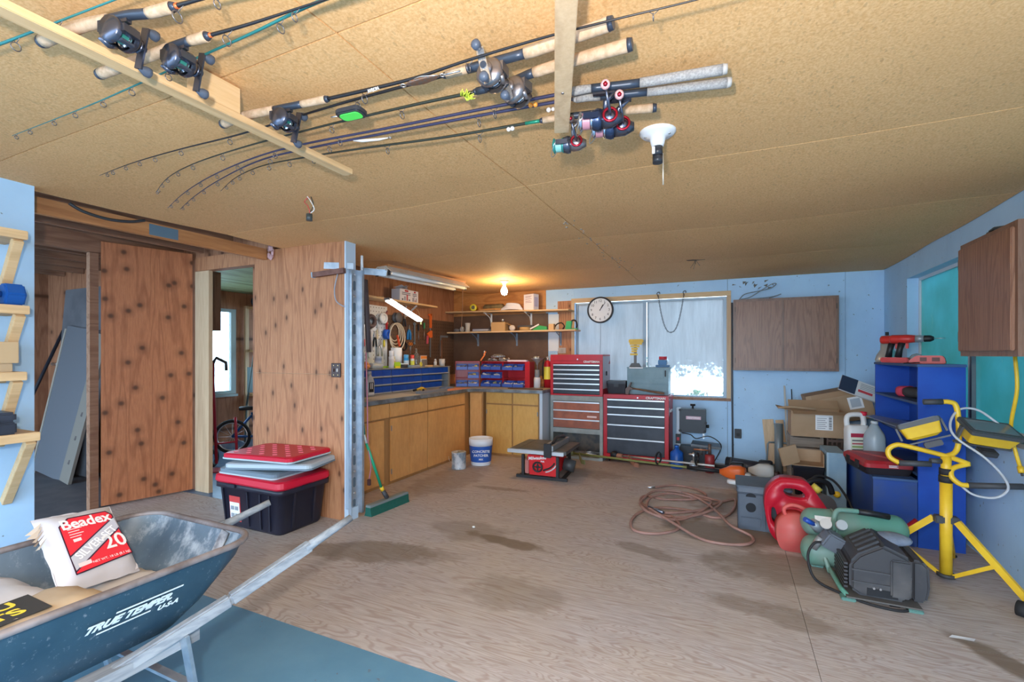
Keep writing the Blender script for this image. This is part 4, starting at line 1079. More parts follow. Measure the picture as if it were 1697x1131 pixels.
obj('base', MB().prism([(-.075, 0), (.075, 0), (.045, .05), (-.045, .05)], -.04, .04, 'xz'), plain((.10, .10, .105), .5), ys_, .003)
obj('post', MB().box(-.017, -.012, .0505, .017, .012, .30), plain((.16, .15, .14), .5), ys_)
for (z, w, dx) in ((.295, .165, .01), (.262, .12, .0), (.228, .085, -.005), (.195, .075, -.01), (.155, .10, -.015)):
    obj('yellow_tag', MB().box(dx-w/2, -.03, z, dx+w/2, -.0125, z+.026), yellowp, ys_, .004)
obj('yellow_cap', MB().prism(rrect(.19, .05, .018), -.035, .02, 'xz'), yellowp, ys_, .004).location = (.012, 0, .345)
bv = thing('bench_vise', 'little blue clamp tool with a red top on the grey toolbox', 'tool', (-.795, 6.38, 1.2352))
obj('base', MB().box(-.085, -.05, 0, .085, .05, .03), plain((.01, .10, .26), .4), bv, .004)
obj('body', MB().box(-.055, -.04, .0305, .05, .04, .095), plain((.015, .13, .33), .4), bv, .006)
obj('grip', MB().cyl((-.045, 0, .118), (.05, 0, .118), .022, n=14), plain((.60, .05, .08), .4), bv)
hm = thing('hammer', 'claw hammer with a wooden handle propped before the grey toolbox', 'hammer', (-1.20, 6.185, .8825), R(-2))
obj('head', MB().prism([(-.035, 0), (.005, .0), (.02, .06), (.055, .065), (.06, .085), (.02, .10), (.045, .155), (.03, .16), (-.005, .10), (-.035, .075)], -.018, .018, 'xz'), plain((.12, .085, .075), .5, .4), hm, .003)
obj('handle', MB().tube([(.03, 0, .08), (.15, 0, .066), (.30, 0, .045), (.42, 0, .030), (.45, 0, .028)], [.013, .016, .018, .022, .018], 10, flat=.7), mat('old_hickory', (.19, .10, .055), .6, c2=(.13, .07, .04), scale=12), hm)

# ================================================================ clock, chain, wall cabinet, wall fittings
ck = thing('round_clock', 'round wall clock with a black rim over the window', 'clock', (-1.665, 6.575, 2.03))
D_ = (0, -1, 0)
obj('rim', MB().lathe([(.165, .03), (.172, .042), (.186, .036), (.188, .0), (.0, .0)], d=D_, n=40), plain((.03, .03, .035), .35), ck)
obj('face', MB().lathe([(0, .024), (.166, .024)], d=D_, n=40, smooth=False), plain((.80, .82, .84), .5), ck)
for i in range(1, 13):
    a = PI/2 - i*PI/6
    text(str(i), .05, black, ck, (.128*math.cos(a), -.0252, .128*math.sin(a)), name='numeral')
for (ang_, l_, w_) in ((.5, .085, .010), (.62, .125, .007)):
    obj('hand', MB().bar((-.012*math.sin(ang_), -.028, -.012*math.cos(ang_)), (l_*math.sin(ang_), -.028, l_*math.cos(ang_)), w_, .002, up=(0, 1, 0)), black, ck)
obj('centre_pin', MB().cyl((0, -.025, 0), (0, -.033, 0), .006, n=10), black, ck)
obj('power_cord', MB().tube(spline([(0, -.004, -.185), (.004, -.006, -.40), (-.006, -.006, -.62)], 6), .003, 6), plain((.25, .3, .35), .5), ck)
ch = thing('hanging_chain', 'dark chain slung between two hooks over the window', 'chain', (0, 0, 0))
hkx = (-.883, -.551)
for x in hkx:
    obj('hook', MB().tube(spline([(x, 6.615, 2.19), (x, 6.585, 2.19), (x-.012, 6.575, 2.225), (x+.018, 6.572, 2.24), (x+.026, 6.572, 2.215)], 5), .0045, 6), plain((.05, .05, .06), .4, .5), ch)
lk = MB(); n_l = 42
cpts = []
for i in range(n_l+1):
    u = -1 + 2*i/n_l
    cpts.append(Vector((-.717+.163*u, 6.582, 1.695+(.50)*(abs(u)**2.4))))
# resample evenly
Ls = [0]
for a, b in zip(cpts, cpts[1:]): Ls.append(Ls[-1]+(b-a).length)
nl = int(Ls[-1]/.022)
def atl(s_):
    for i in range(len(Ls)-1):
        if Ls[i+1] >= s_:
            q = (s_-Ls[i])/(Ls[i+1]-Ls[i]+1e-9); return cpts[i].lerp(cpts[i+1], q)
    return cpts[-1]
for i in range(nl):
    a = atl(Ls[-1]*i/nl); b = atl(Ls[-1]*(i+1)/nl); t_ = (b-a).normalized(); c_ = (a+b)/2
    s1 = Vector((0, 1, 0)) if i % 2 else t_.cross(Vector((0, 1, 0))).normalized()
    lk.tube([c_ + t_*(.015*math.cos(q)) + s1*(.008*math.sin(q)) for q in [2*PI*j/8 for j in range(8)]], .0028, 5, closed=True)
o = obj('links', lk, plain((.07, .075, .085), .4, .5), ch); o['kind'] = 'stuff'

def wall_cabinet(label, loc, rz, w, d, h, ndoor, hinges):
    t = thing('hanging_cabinet', label, 'cabinet', loc, rz, 'oak wall cabinets')
    b = MB(); fr = .045
    b.box(0, .018, 0, w, d, h)
    obj('body', b, MATS['oak_frame'], t)
    f_ = MB()
    f_.box(0, 0, 0, fr, .0175, h).box(w-fr, 0, 0, w, .0175, h).box(fr, 0, 0, w-fr, .0175, fr).box(fr, 0, h-fr, w-fr, .0175, h)
    if ndoor == 2: f_.box(w/2-fr*.6, 0, fr, w/2+fr*.6, .0175, h-fr)
    obj('face_frame', f_, MATS['oak_frame'], t)
    for i in range(ndoor):
        dw = (w-2*fr)/ndoor
        x0 = fr-.018+i*(dw+.018); x1 = fr+(i+1)*dw+.018-(.036 if ndoor == 2 and i == 0 else 0)
        if ndoor == 1: x0, x1 = .02, w-.02
        dd = obj('door', MB().box(x0, -.019, .03, x1, -.0005, h-.03), MATS['oak'], t, .004)
        hx = x0 if (i == 0) else x1
        for z in (.12, h-.12):
            obj('hinge', MB().box(hx-.010, -.016, z-.03, hx-.0005, .0, z+.03) if i == 0 else MB().box(hx+.0005, -.016, z-.03, hx+.010, .0, z+.03), plain((.07, .05, .04), .4, .5), dd)
    return t
wall_cabinet('two door oak wall cabinet beside the window', (.035, 6.32, 1.21), 0, 1.07, .295, .855, 2, True)
wcab = wall_cabinet('single door oak wall cabinet hung in front of the teal window', (1.29, 3.80, 1.39), -PI/2, .64, .29, .68, 1, True)
cb = MB()
cb.tube(spline([(.10, 6.42, 2.072), (.16, 6.44, 2.14), (.30, 6.45, 2.17), (.44, 6.45, 2.20), (.50, 6.44, 2.245), (.46, 6.44, 2.25), (.36, 6.43, 2.19), (.22, 6.42, 2.10), (.12, 6.40, 2.075), (.25, 6.39, 2.073), (.45, 6.40, 2.09), (.55, 6.42, 2.12), (.42, 6.40, 2.074)], 7), .006, 6)
single('cord_bundle', cb, plain((.22, .25, .28), .5), 'loose grey extension cord piled on the two door wall cabinet', 'cord')
cb = MB()
pts = []
for i in range(60):
    a = i*.62; pts.append((1.42+.05*math.sin(a)+.02*math.sin(a*.3), 3.66+.10*math.cos(a)-.0016*i, 2.079+.012*abs(math.sin(a*1.7))+.022*(i/60)))
cb.tube(pts, .008, 6)
cb.tube(spline([(1.45, 3.52, 2.10), (1.46, 3.42, 2.15), (1.47, 3.33, 2.23), (1.50, 3.22, 2.25), (1.53, 3.1, 2.2)], 7), .008, 6)
single('cable_coil', cb, plain((.03, .045, .055), .45), 'black cable coil heaped on the single door wall cabinet', 'cable')

# yellow cord hanging on the right wall
yc_ = thing('extension_cord', 'yellow extension cord hanging below the single door cabinet', 'cord', (0, 0, 0))
obj('cord', MB().tube(spline([(1.52, 3.755, 1.389), (1.523, 3.74, 1.20), (1.52, 3.79, 1.02), (1.53, 3.82, .92), (1.545, 3.80, .80), (1.56, 3.80, .735)], 7), .010, 8), yellowp, yc_)
obj('plug', MB().cyl((1.56, 3.80, .735), (1.561, 3.785, .70), .015, n=10), yellowp, yc_)
obj('prong', MB().cyl((1.561, 3.785, .70), (1.562, 3.778, .685), .006, n=6), dark_gray, yc_)
# nail twigs in the upper right corner, conduit, sockets
single('conduit_pipe', MB().tube([(.02, 6.600, 2.06), (.022, 6.600, 1.2), (.03, 6.600, .10)], .011, 8), plain((.10, .11, .13), .5), 'thin dark conduit running down the wall beside the window', 'pipe')
so = thing('power_outlet', 'dark outlet box low on the wall beside the conduit', 'outlet', (.09, 6.605, .40))
obj('plate', MB().box(-.04, -.012, -.06, .04, .0, .06), dark_gray, so, .004)
obj('plug', MB().box(-.02, -.035, -.03, .02, -.0125, .01), black, so, .004)
so = thing('power_outlet', 'small grey outlet plate between the shelf and the red top chest', 'outlet', (-2.25, 6.611, 1.46))
obj('plate', MB().box(-.06, -.006, -.04, .06, .0, .04), plain((.48, .42, .38), .5), so, .002)
obj('receptacle', MB().box(-.02, -.009, -.025, .02, -.0065, .025), plain((.40, .36, .33), .5), so)
single('white_patch', MB().box(-2.46, 6.606, 1.45, -2.30, 6.6115, 2.0), plain((.70, .74, .78), .6), 'white painted board patch behind the lower shelf end', 'patch')

# ================================================================ table saw
ts = thing('table_saw', 'red jobsite table saw with a grey table standing on the floor', 'table saw', (-2.18, 4.93, 0), R(2))
bk = plain((.02, .02, .022), .5)
b = MB()
for (a, c_) in (((0, 0), (.50, .0)), ((.50, 0), (.46, .62)), ((.46, .62), (.02, .62)), ((.02, .62), (0, 0))):
    b.bar((a[0], a[1], .018), (c_[0], c_[1], .018), .03, .03)
b.bar((-.04, -.01, .018), (.56, -.01, .018), .03, .032)
obj('base_frame', b, bk, ts)
for (x, y) in ((.035, .0), (.445, .0), (.06, .56), (.42, .56)):
    obj('leg', MB().bar((x, y, .034), (x, y+.0, .262), .03, .03), bk, ts)
obj('front_panel', MB().box(.11, -.004, .04, .43, .006, .262), mat('saw_red', (.62, .015, .02), .35), ts, .003)
obj('housing', MB().box(.08, .0065, .06, .43, .40, .262), mat('saw_red', (.62, .015, .02), .35), ts, .01)
obj('motor', MB().cyl((.43, .28, .13), (.56, .30, .10), .07, n=18), plain((.06, .06, .062), .4), ts)
tbm = mat('saw_table_grey', (.10, .10, .097), .5, .2, c2=(.14, .14, .13), scale=5)
obj('table_top', MB().box(-.02, .005, .285, .30, .62, .325).box(.306, .005, .285, .54, .62, .325), tbm, ts, .003)
obj('side_extension', MB().box(-.13, .005, .285, -.026, .62, .322), tbm, ts, .003)
obj('front_rail', MB().box(-.15, -.03, .278, .30, .004, .318).box(.385, -.03, .278, .52, .004, .318), plain((.62, .64, .66), .35, .6), ts, .003)
fnc = obj('rip_fence', MB().box(.31, -.03, .326, .345, .62, .40).box(.365, -.03, .326, .40, .62, .385), plain((.50, .52, .53), .3, .7), ts, .002)
obj('fence_block', MB().box(.30, -.06, .255, .385, -.031, .41), bk, fnc, .006)
obj('fence_grip', MB().tube(spline([(.355, .10, .39), (.355, .25, .43), (.355, .42, .42), (.355, .55, .40)], 5), .018, 8), bk, fnc)
obj('handwheel', MB().torus((.215, -.018, .135), .052, .010, (0, 1, 0), 22).cyl((.215, -.02, .135), (.215, -.005, .135), .018, n=12).bar((.165, -.018, .135), (.265, -.018, .135), .012, .012).bar((.215, -.018, .085), (.215, -.018, .185), .012, .012, up=(1, 0, 0)), bk, ts)
obj('bevel_slot', MB().tube([(.28+.0, -.006, .10)] + [(.27+.16*math.sin(q), -.006, .26-.15*math.cos(q)) for q in (.3, .5, .7, .9, 1.1)], .010, 6), bk, ts)
obj('bevel_scale', MB().tube([(.27+.19*math.sin(q), -.007, .27-.19*math.cos(q)) for q in (.2, .4, .6, .8, 1.0)], .009, 6), plain((.62, .55, .55), .4), ts)
obj('key_pocket', MB().box(.06, -.006, .05, .105, .004, .20), plain((.45, .16, .14), .4), ts, .003)
text('Milwaukee', .050, whitep, ts, (.205, -.0062, .232), shear=.2, spin=.12, bold=.001)
text('FUEL', .022, whitep, ts, (.27, -.0062, .198), shear=.2, bold=.0006)

# ================================================================ band saw by the wall
bs = thing('band_saw', 'black benchtop band saw under the window', 'band saw', (-.43, 6.33, 0))
nv = plain((.022, .027, .036), .4)
obj('column', MB().box(-.19, .0, .0, -.145, .10, .72), plain((.50, .56, .62), .4), bs, .003)
obj('upper_wheel_cover', MB().prism(rrect(.31, .30, .02), -.02, .12, 'xz'), nv, bs, .006).location = (.0, 0, .565)
for (x, z) in ((-.145, .70), (-.145, .44), (.145, .44), (.155, .55)): obj('cover_knob', MB().cyl((x, -.022, z), (x, -.045, z), .016, n=10), black, bs)
obj('tension_knob', MB().cyl((0, .05, .716), (0, .05, .75), .012, n=10).cyl((0, .05, .75), (0, .05, .775), .03, n=12), black, bs)
obj('side_knob', MB().cyl((.156, .05, .50), (.19, .05, .50), .02, n=10), black, bs)
obj('lower_wheel_cover', MB().prism(rrect(.31, .24, .02), -.02, .12, 'xz'), nv, bs, .006).location = (.0, 0, .125)
obj('table', MB().cbox((.16, .0, .275), (.34, .28, .03), rot=Euler((0, .06, 0))), plain((.11, .115, .12), .4, .5), bs, .003)
obj('table_trunnion', MB().cyl((.10, 0, .15), (.10, 0, .262), .03, n=12), plain((.20, .21, .22), .4, .5), bs)
obj('blade_guide', MB().box(.12, -.01, .35, .14, .03, .415), steel, bs)
obj('switch_plate', MB().box(-.20, -.02, .27, -.14, -.0005, .39), black, bs, .003)
obj('switch_key', MB().box(-.185, -.026, .31, -.155, -.0205, .35), redp, bs)
obj('label_plate', MB().box(-.075, -.0225, .585, .10, -.0205, .625), plain((.65, .40, .48), .4), bs)
text('CRAFTSMAN', .026, whitep, bs, (.012, -.0235, .605), bold=.0008)
obj('power_cord', MB().tube(spline([(-.12, -.03, .41), (-.02, -.06, .40), (.05, -.08, .36), (.20, -.10, .40), (.33, -.08, .30), (.28, -.06, .14), (.22, -.05, .04)], 8), .006, 6), black, bs)

# small things on the floor before the band saw
bj = thing('plastic_bottle', 'royal blue plastic bottle beside the large red chest', 'bottle', (-.60, 6.14, 0))
obj('body', MB().lathe([(0, 0), (.075, 0), (.078, .02), (.078, .19), (.03, .23), (.025, .25), (0, .25)], n=20), plain((.01, .09, .40), .35), bj)
obj('cap', MB().cyl((0, 0, .2505), (0, 0, .28), .028, n=14), plain((.02, .12, .45), .4), bj)
grg = thing('grease_gun', 'red cylinder grease gun standing in front of the band saw', 'grease gun', (-.22, 6.06, 0))
obj('barrel', MB().lathe([(0, 0), (.055, 0), (.055, .20), (.045, .21), (0, .21)], n=18), mat('maroon_enamel', (.30, .03, .035), .4), grg)
obj('head', MB().cyl((0, 0, .2105), (0, 0, .34), .018, n=12), plain((.16, .10, .08), .4, .5), grg)
obj('lever', MB().cyl((-.18, 0, .26), (-.019, 0, .26), .010, n=8), plain((.50, .20, .10), .4, .6), grg)
ol = thing('spray_gun', 'little chrome spray gun with a cup on the floor', 'spray gun', (-.40, 6.08, 0))
obj('cup', MB().lathe([(0, 0), (.05, 0), (.05, .09), (.03, .12), (0, .12)], n=16), galv, ol)
obj('gun', MB().cyl((0, 0, .12), (0, 0, .22), .014, n=10).cyl((-.06, 0, .19), (.05, 0, .19), .014, n=10), steel, ol)

# ================================================================ string trimmers lying along the chests
def trimmer(label, a, b, r, shaft_m, head_m, housing_m, third, rot=0.0, guard_s=.18):
    t = thing('string_trimmer', label, 'trimmer', (0, 0, 0), group='string trimmers on the floor')
    a = Vector(a); b = Vector(b); d = (b-a).normalized(); sd = d.cross(Vector((0, 0, 1))).normalized(); up = sd.cross(d)
    L = (b-a).length
    obj('shaft', MB().tube([a, a+d*L*.3, a+d*L*.6, b], r, 10), shaft_m, t)
    # cutting head and guard at a
    obj('gear_head', MB().tube([a+d*.02, a-d*.04, a-d*.09-up*.02], [.024, .03, .02], 10), third, t)
    obj('line_head', MB().lathe([(0, -.035), (.05, -.035), (.055, 0), (.035, .03), (0, .03)], o=a-d*.09-up*.005, d=sd*.9-up*.3, n=16), black, t)
    gp = [a+d*.10, a+d*.16+sd*.10-up*.02, a+d*.24+sd*.20-up*.045, a+d*.30+sd*.24-up*.04]
    gm_ = MB()
    for p, q in zip(gp, gp[1:]): gm_.bar(p, q, .012, .05)
    obj('guard', gm_, third, t)
    # loop handle
    hp = a+d*L*.62
    obj('loop_handle', MB().tube(spline([hp-sd*.02, hp-sd*.09+up*.03, hp-sd*.08+up*.10, hp+sd*.0+up*.13, hp+sd*.08+up*.09, hp+sd*.07+up*.03, hp+sd*.02], 5), .011, 8), black, t)
    # powerhead at b
    obj('throttle_grip', MB().tube([b-d*.36, b-d*.20, b-d*.02], [r+.008, .022, .02], 10), black, t)
    ph = [[b+d*s_+sd*(x*q)+up*(y*q+dz) for x, y in rrect(.14, .14, .045)] for s_, q, dz in ((-.02, .35, 0), (.04, .7, .0), (.09, 1, .010), (.18, 1.0, .015), (.23, .75, .01))]
    pho = obj('engine_cover', MB().loft(ph), head_m, t)
    obj('starter_housing', MB().loft([[b+d*s_+sd*(x*q)+up*(y*q-.02) for x, y in rrect(.16, .10, .04)] for s_, q in ((.232, .75), (.26, .7), (.28, .45))]), housing_m, pho)
    obj('fuel_tank', MB().loft([[b+d*s_+sd*(x*q)+up*(y*q-.085) for x, y in rrect(.14, .05, .02)] for s_, q in ((.06, .8), (.09, 1), (.22, 1), (.25, .8))]), plain((.72, .74, .74), .4), pho)
    obj('air_filter', MB().loft([[b+d*s_-sd*(.05)+sd*(x*q)+up*(y*q+.06) for x, y in rrect(.10, .10, .03)] for s_, q in ((.08, .8), (.10, 1), (.19, 1), (.21, .8))]), black, pho)
    return t
trimmer('orange headed string trimmer lying nearest the air hose', (-1.85, 5.85, .125), (-.08, 5.50, .15), .014, mat('olive_shaft', (.20, .21, .07), .4, .3), plain((.72, .13, .02), .4), plain((.66, .68, .68), .4), plain((.22, .22, .09), .5))
trimmer('grey white headed string trimmer lying behind the orange one', (-1.25, 5.97, .12), (.20, 5.76, .14), .013, mat('silver_shaft', (.55, .56, .55), .3, .7), plain((.56, .57, .55), .5), plain((.06, .03, .03), .4), plain((.36, .16, .10), .5))
ro = thing('leaf_blower_tube', 'long dark blower tube lying against the wall', 'tube', (0, 0, 0))
obj('tube', MB().tube([(-.04, 6.30, .078), (.12, 6.26, .076), (.36, 6.20, .072)], [.078, .075, .07], 16), plain((.035, .037, .05), .4), ro)
obj('collar', MB().cyl((.0, 6.29, .079), (.03, 6.283, .079), .0785, n=18), dark_gray, ro)
# ================================================================ air hose coiled on the floor
hp = [(-0.716, 5.092), (-0.522, 5.257), (-0.309, 5.184), (-0.215, 5.0), (-0.315, 4.826), (-0.577, 4.704), (-0.753, 4.75), (-0.764, 4.536), (-0.601, 4.276), (-0.373, 4.247), (-0.167, 4.443), (-0.076, 4.738), (-0.157, 4.899), (-0.434, 4.942), (-0.684, 4.871), (-0.76, 4.579), (-0.734, 4.358), (-0.611, 4.169), (-0.391, 4.174), (-0.216, 4.454), (-0.162, 4.736), (-0.317, 4.867), (-0.538, 4.85), (-0.687, 4.612), (-0.662, 4.336), (-0.472, 4.251), (-0.24, 4.443), (-0.151, 4.703), (0.026, 4.984), (0.04, 4.754), (-0.024, 4.458), (-0.14, 4.355), (-0.342, 4.467), (-0.595, 4.422), (-0.721, 4.22), (-0.746, 3.962), (-0.681, 3.771), (-0.53, 3.772), (-0.397, 3.903), (-0.375, 4.058), (-0.46, 4.239), (-0.61, 4.342), (-0.715, 4.442), (-0.625, 4.265), (-0.395, 3.975), (-0.206, 3.817), (-0.04, 3.782), (0.12, 3.856), (0.15, 4.021), (0.005, 4.14), (-0.094, 4.425), (-0.258, 4.771), (-0.434, 4.942)]
ah = thing('air_hose', 'dusty pink air hose coiled loosely on the floor', 'hose', (0, 0, 0))
hz = [(x, y, .012 + (.022 if 8 < i < 28 and i % 3 else 0) + (.024 if i > 42 and i not in (45, 46, 47, 48) else 0)) for i, (x, y) in enumerate(hp)]
obj('hose', MB().tube(spline(hz, 8), .0115, 8), mat('pink_rubber', (.36, .20, .165), .6, c2=(.28, .16, .13), scale=7), ah)
obj('fitting', MB().cyl((-.78, 5.06, .012), (-.715, 5.093, .012), .012, n=10), steel, ah)
obj('coupler', MB().cyl((-.66, 4.32, .040), (-.52, 4.22, .040), .014, n=10), plain((.20, .22, .28), .3, .8), ah)

# ================================================================ grey tool tote
gx = thing('rolling_toolbox', 'grey plastic step toolbox behind the red gas can', 'toolbox', (.05, 4.20, 0))
gpm = mat('slate_plastic', (.075, .095, .125), .5, c2=(.095, .115, .145), scale=4)
obj('body', MB().loft([[(x+.19, y+.17, z) for x, y in rrect(w, d, .02)] for (z, w, d) in ((0, .37, .32), (.28, .37, .33), (.30, .39, .35), (.335, .38, .34))], smooth=False), gpm, gx)
obj('lid', MB().prism(rrect(.40, .36, .02, cx=.19, cy=.17), .336, .352), gpm, gx, .003)
obj('round_pocket', MB().cyl((.10, -.0035, .18), (.10, .01, .18), .036, n=20), plain((.012, .014, .018), .8), gx)
obj('half_pocket', MB().prism([(.10+.036*math.cos(q), .265+.03*math.sin(q)) for q in [PI*i/10 for i in range(11)]], -.0035, .01, 'xz'), plain((.012, .014, .018), .8), gx)
obj('rib', MB().box(.185, -.012, .02, .20, .008, .29), gpm, gx, .003)
obj('lower_panel', MB().box(.03, -.006, .03, .17, .009, .10), gpm, gx, .004)

# ================================================================ gas cans
def gas_can(label, loc, rz, outline, holes, depth, m, spout=None, nm='gas_can'):
    t = thing(nm, label, 'gas can', loc, rz, 'red gas cans on the floor')
    bm = bmesh.new()
    def loop(pts, y): return [bm.verts.new((p[0], y, p[1])) for p in pts]
    rings = []
    for pts in [outline] + holes:
        vs = loop(pts, 0); es = [bm.edges.new((vs[i], vs[(i+1) % len(vs)])) for i in range(len(vs))]
        rings.append(es)
    bmesh.ops.triangle_fill(bm, use_beauty=True, use_dissolve=False, edges=[e for r_ in rings for e in r_])
    ex = bmesh.ops.extrude_face_region(bm, geom=list(bm.faces))
    for v in [g for g in ex['geom'] if isinstance(g, bmesh.types.BMVert)]: v.co.y += depth
    bmesh.ops.recalc_face_normals(bm, faces=bm.faces)
    ed = [e for e in bm.edges if len(e.link_faces) == 2 and e.calc_face_angle(0) > 1.2]
    bmesh.ops.bevel(bm, geom=ed, offset=.016, segments=3, affect='EDGES', clamp_overlap=True)
    me = bpy.data.meshes.new('body'); 
    for f_ in bm.faces: f_.smooth = True
    bm.to_mesh(me); bm.free(); me.materials.append(m)
    o = bpy.data.objects.new('body', me); COL.objects.link(o); o.parent = t
    return t
redpl = mat('red_polyethylene', (.52, .010, .028), .38, c2=(.46, .012, .03), scale=3)
redfade = mat('faded_red_plastic', (.62, .10, .09), .5, c2=(.55, .13, .11), scale=5)
def rnd(pts, k=3):
    P = [Vector((p[0], p[1], 0)) for p in pts]; n = len(P); out = []
    for i in range(n):
        a, b, c = P[i-1], P[i], P[(i+1) % n]
        u = b.lerp(a, min(.4, .05/(b-a).length)); w = b.lerp(c, min(.4, .05/(c-b).length))
        for j in range(k+1):
            t_ = j/k; q = u*(1-t_)**2 + b*2*t_*(1-t_) + w*t_*t_
            out.append((q.x, q.y))
    return out
g1 = gas_can('large red gas can with two handle openings', (.235, 4.022, 0), R(1),
        rnd([(.03, .07), (.08, 0), (.42, 0), (.44, .12), (.43, .24), (.30, .44), (.26, .47), (.09, .47), (.01, .37), (.0, .25)]),
        [rnd([(.125, .365), (.16, .33), (.29, .325), (.245, .405), (.125, .41)], 2), rnd([(.045, .15), (.085, .11), (.10, .13), (.075, .25), (.045, .26)], 2)], .17, redpl)
obj('cap', MB().cyl((.33, .06, .40), (.355, .06, .43), .035, n=16), plain((.5, .38, .05), .5), g1)
g2 = gas_can('small faded red gas can before the large one', (.345, 3.858, 0), R(2),
        rnd([(-.04, .06), (-.01, 0), (.15, 0), (.17, .06), (.17, .20), (.12, .265), (.02, .255), (-.04, .19)]), [], .15, redfade)
obj('handle', MB().tube(spline([(.03, .06, .22), (.01, .06, .28), (.05, .06, .315), (.11, .06, .31), (.155, .06, .28), (.16, .06, .20)], 5), .014, 8), redfade, g2)
obj('spout_cap', MB().cyl((.14, .08, .225), (.16, .08, .255), .022, n=14), plain((.15, .02, .02), .5), g2)

# ================================================================ air compressor
ac = thing('air_compressor', 'green twin tank air compressor with a black motor cover', 'compressor', (.42, 3.22, 0))
grn = mat('dusty_green_enamel', (.10, .27, .205), .42, c2=(.20, .27, .23), scale=3, lo=.45, hi=.75)
def tank(name, y, z, x0, x1, r):
    n_ = 6; prof = [(0, x0-.0)] + [(r*math.sin(PI/2*i/n_), x0+.07*(1-math.cos(PI/2*i/n_))) for i in range(1, n_+1)] + [(r*math.cos(PI/2*i/n_), x1-.07*(1-math.sin(PI/2*i/n_)) ) for i in range(0, n_+1)]
    return obj(name, MB().lathe(prof, o=(0, y, z), d=(1, .10, 0), n=28), grn, ac)
tu = tank('upper_tank', .53, .265, .015, .62, .092)
tl_ = tank('lower_tank', .43, .11, .005, .60, .095)
obj('data_label', MB().tube([(.105+.001*i, .53-.0935*math.cos(R(a)), .265+.0935*math.sin(R(a))) for i, a in enumerate((18, 26, 34, 42))], .0006, 4, flat=1), paper, tu)
lb = MB()
for a0, a1 in ((20, 27), (27, 34), (34, 41)):
    lb.add([(x, .543-.0945*math.cos(R(a)), .267+.0945*math.sin(R(a))) for x, a in ((.09, a0), (.20, a0), (.20, a1), (.09, a1))], [(0, 1, 2, 3)])
obj('data_sticker', lb, paper, tu)
obj('tank_strap', MB().torus((.20, .535, .265), .0935, .008, (1, .1, 0), 28, 6).torus((.20, .445, .11), .0965, .008, (1, .1, 0), 28, 6), grn, ac)
obj('carry_handle', MB().tube(spline([(.19, .43, .26), (.19, .42, .34), (.21, .44, .385), (.26, .46, .39), (.33, .48, .385)], 6), .015, 10), grn, ac)
obj('handle_grip', MB().tube([(.33, .48, .385), (.42, .50, .375), (.50, .52, .362)], .019, 10), black, ac)
cvm = mat('dusty_black_plastic', (.045, .045, .050), .5, c2=(.13, .12, .115), scale=4, lo=.5, hi=.85)
# motor cover: sloped shroud
cov = [(.20, .06), (.25, .03), (.46, .03), (.485, .09), (.485, .275), (.41, .31), (.35, .335), (.24, .265), (.20, .21)]
obj('motor_cover', MB().prism(cov, .03, .36, 'xz'), cvm, ac, .018, 3)
obj('rear_cover', MB().prism([(.0, .0), (.07, .0), (.085, .08), (.08, .20), (.05, .23), (.0, .23)], .06, .34, 'xz'), cvm, ac, .015, 3).location = (.487, 0, .035)
for i in range(7):
    z = .065+.022*i
    obj('vent_rib', MB().bar((.185, .05, z), (.185, .33, z), .018, .012), cvm, ac)
for i in range(4):
    yb = .08+.065*i
    obj('top_rib', MB().bar((.245, yb, .275), (.345, yb, .340), .012, .012), cvm, ac)
obj('front_seam', MB().box(.21, .022, .175, .48, .031, .183).box(.21, .022, .11, .48, .031, .116), plain((.07, .07, .075), .4), ac)
obj('step_panel', MB().box(.385, .012, .06, .475, .031, .265), cvm, ac, .008)
obj('front_slot', MB().box(.28, .026, .045, .42, .0312, .085), black, ac)
for x in (.31, .34, .40, .45): obj('bolt', MB().cyl((x, .031, .09), (x, .018, .09), .006, n=8), steel, ac)
obj('cloth_rag', MB().sph((.46, .30, .295), (.10, .08, .035), 12), mat('blue_denim', (.16, .20, .27), .9, c2=(.22, .26, .33), scale=20), ac)
rg = obj('regulator_block', MB().cbox((.155, .30, .235), (.11, .10, .10), rot=Euler((.2, .5, .3))), mat('grey_cast', (.17, .19, .225), .45, .3), ac, .010)
obj('regulator_knob', MB().cyl((.09, .30, .30), (.05, .28, .34), .035, .028, n=16), mat('grey_cast2', (.22, .25, .27), .4, .3), rg)
obj('gauge', MB().cyl((.125, .28, .335), (.12, .255, .35), .032, n=20), plain((.45, .46, .46), .3, .3), rg)
obj('gauge', MB().cyl((.205, .31, .33), (.21, .285, .345), .030, n=20), plain((.45, .46, .46), .3, .3), rg)
obj('blue_coupler', MB().cyl((.06, .27, .33), (.005, .24, .365), .015, n=12), plain((.01, .06, .32), .4), rg)
obj('connector_pipe', MB().cyl((.10, .29, .25), (.06, .30, .17), .022, n=12), plain((.30, .31, .32), .4, .5), rg)
obj('base_plate', MB().box(.18, .0, .022, .52, .36, .03), plain((.14, .13, .12), .6, .4), ac)
obj('leg_frame', MB().tube([(.14, .44, .03), (.15, .30, .05), (.17, .10, .028), (.19, .03, .018)], .014, 8).tube([(.12, .40, .22), (.13, .36, .10), (.15, .30, .03)], .014, 8), grn, ac)
for (x, y) in ((.19, .03), (.49, .03), (.10, .46), (.50, .50)):
    obj('foot', MB().box(x-.035, y-.03, 0, x+.035, y+.03, .018), mat('green_rubber', (.10, .22, .19), .6), ac, .004)
pc = obj('power_cord', MB().tube(spline([(.13, .28, .22), (.06, .25, .22), (.02, .22, .14), (.05, .17, .03), (.16, .08, .008), (.28, .0, .008), (.40, -.02, .008), (.46, .01, .008), (.455, .05, .009), (.43, .045, .009)], 8), .008, 7), rubber, ac)
obj('plug', MB().cyl((.43, .045, .012), (.385, .04, .012), .014, n=10), rubber, ac)

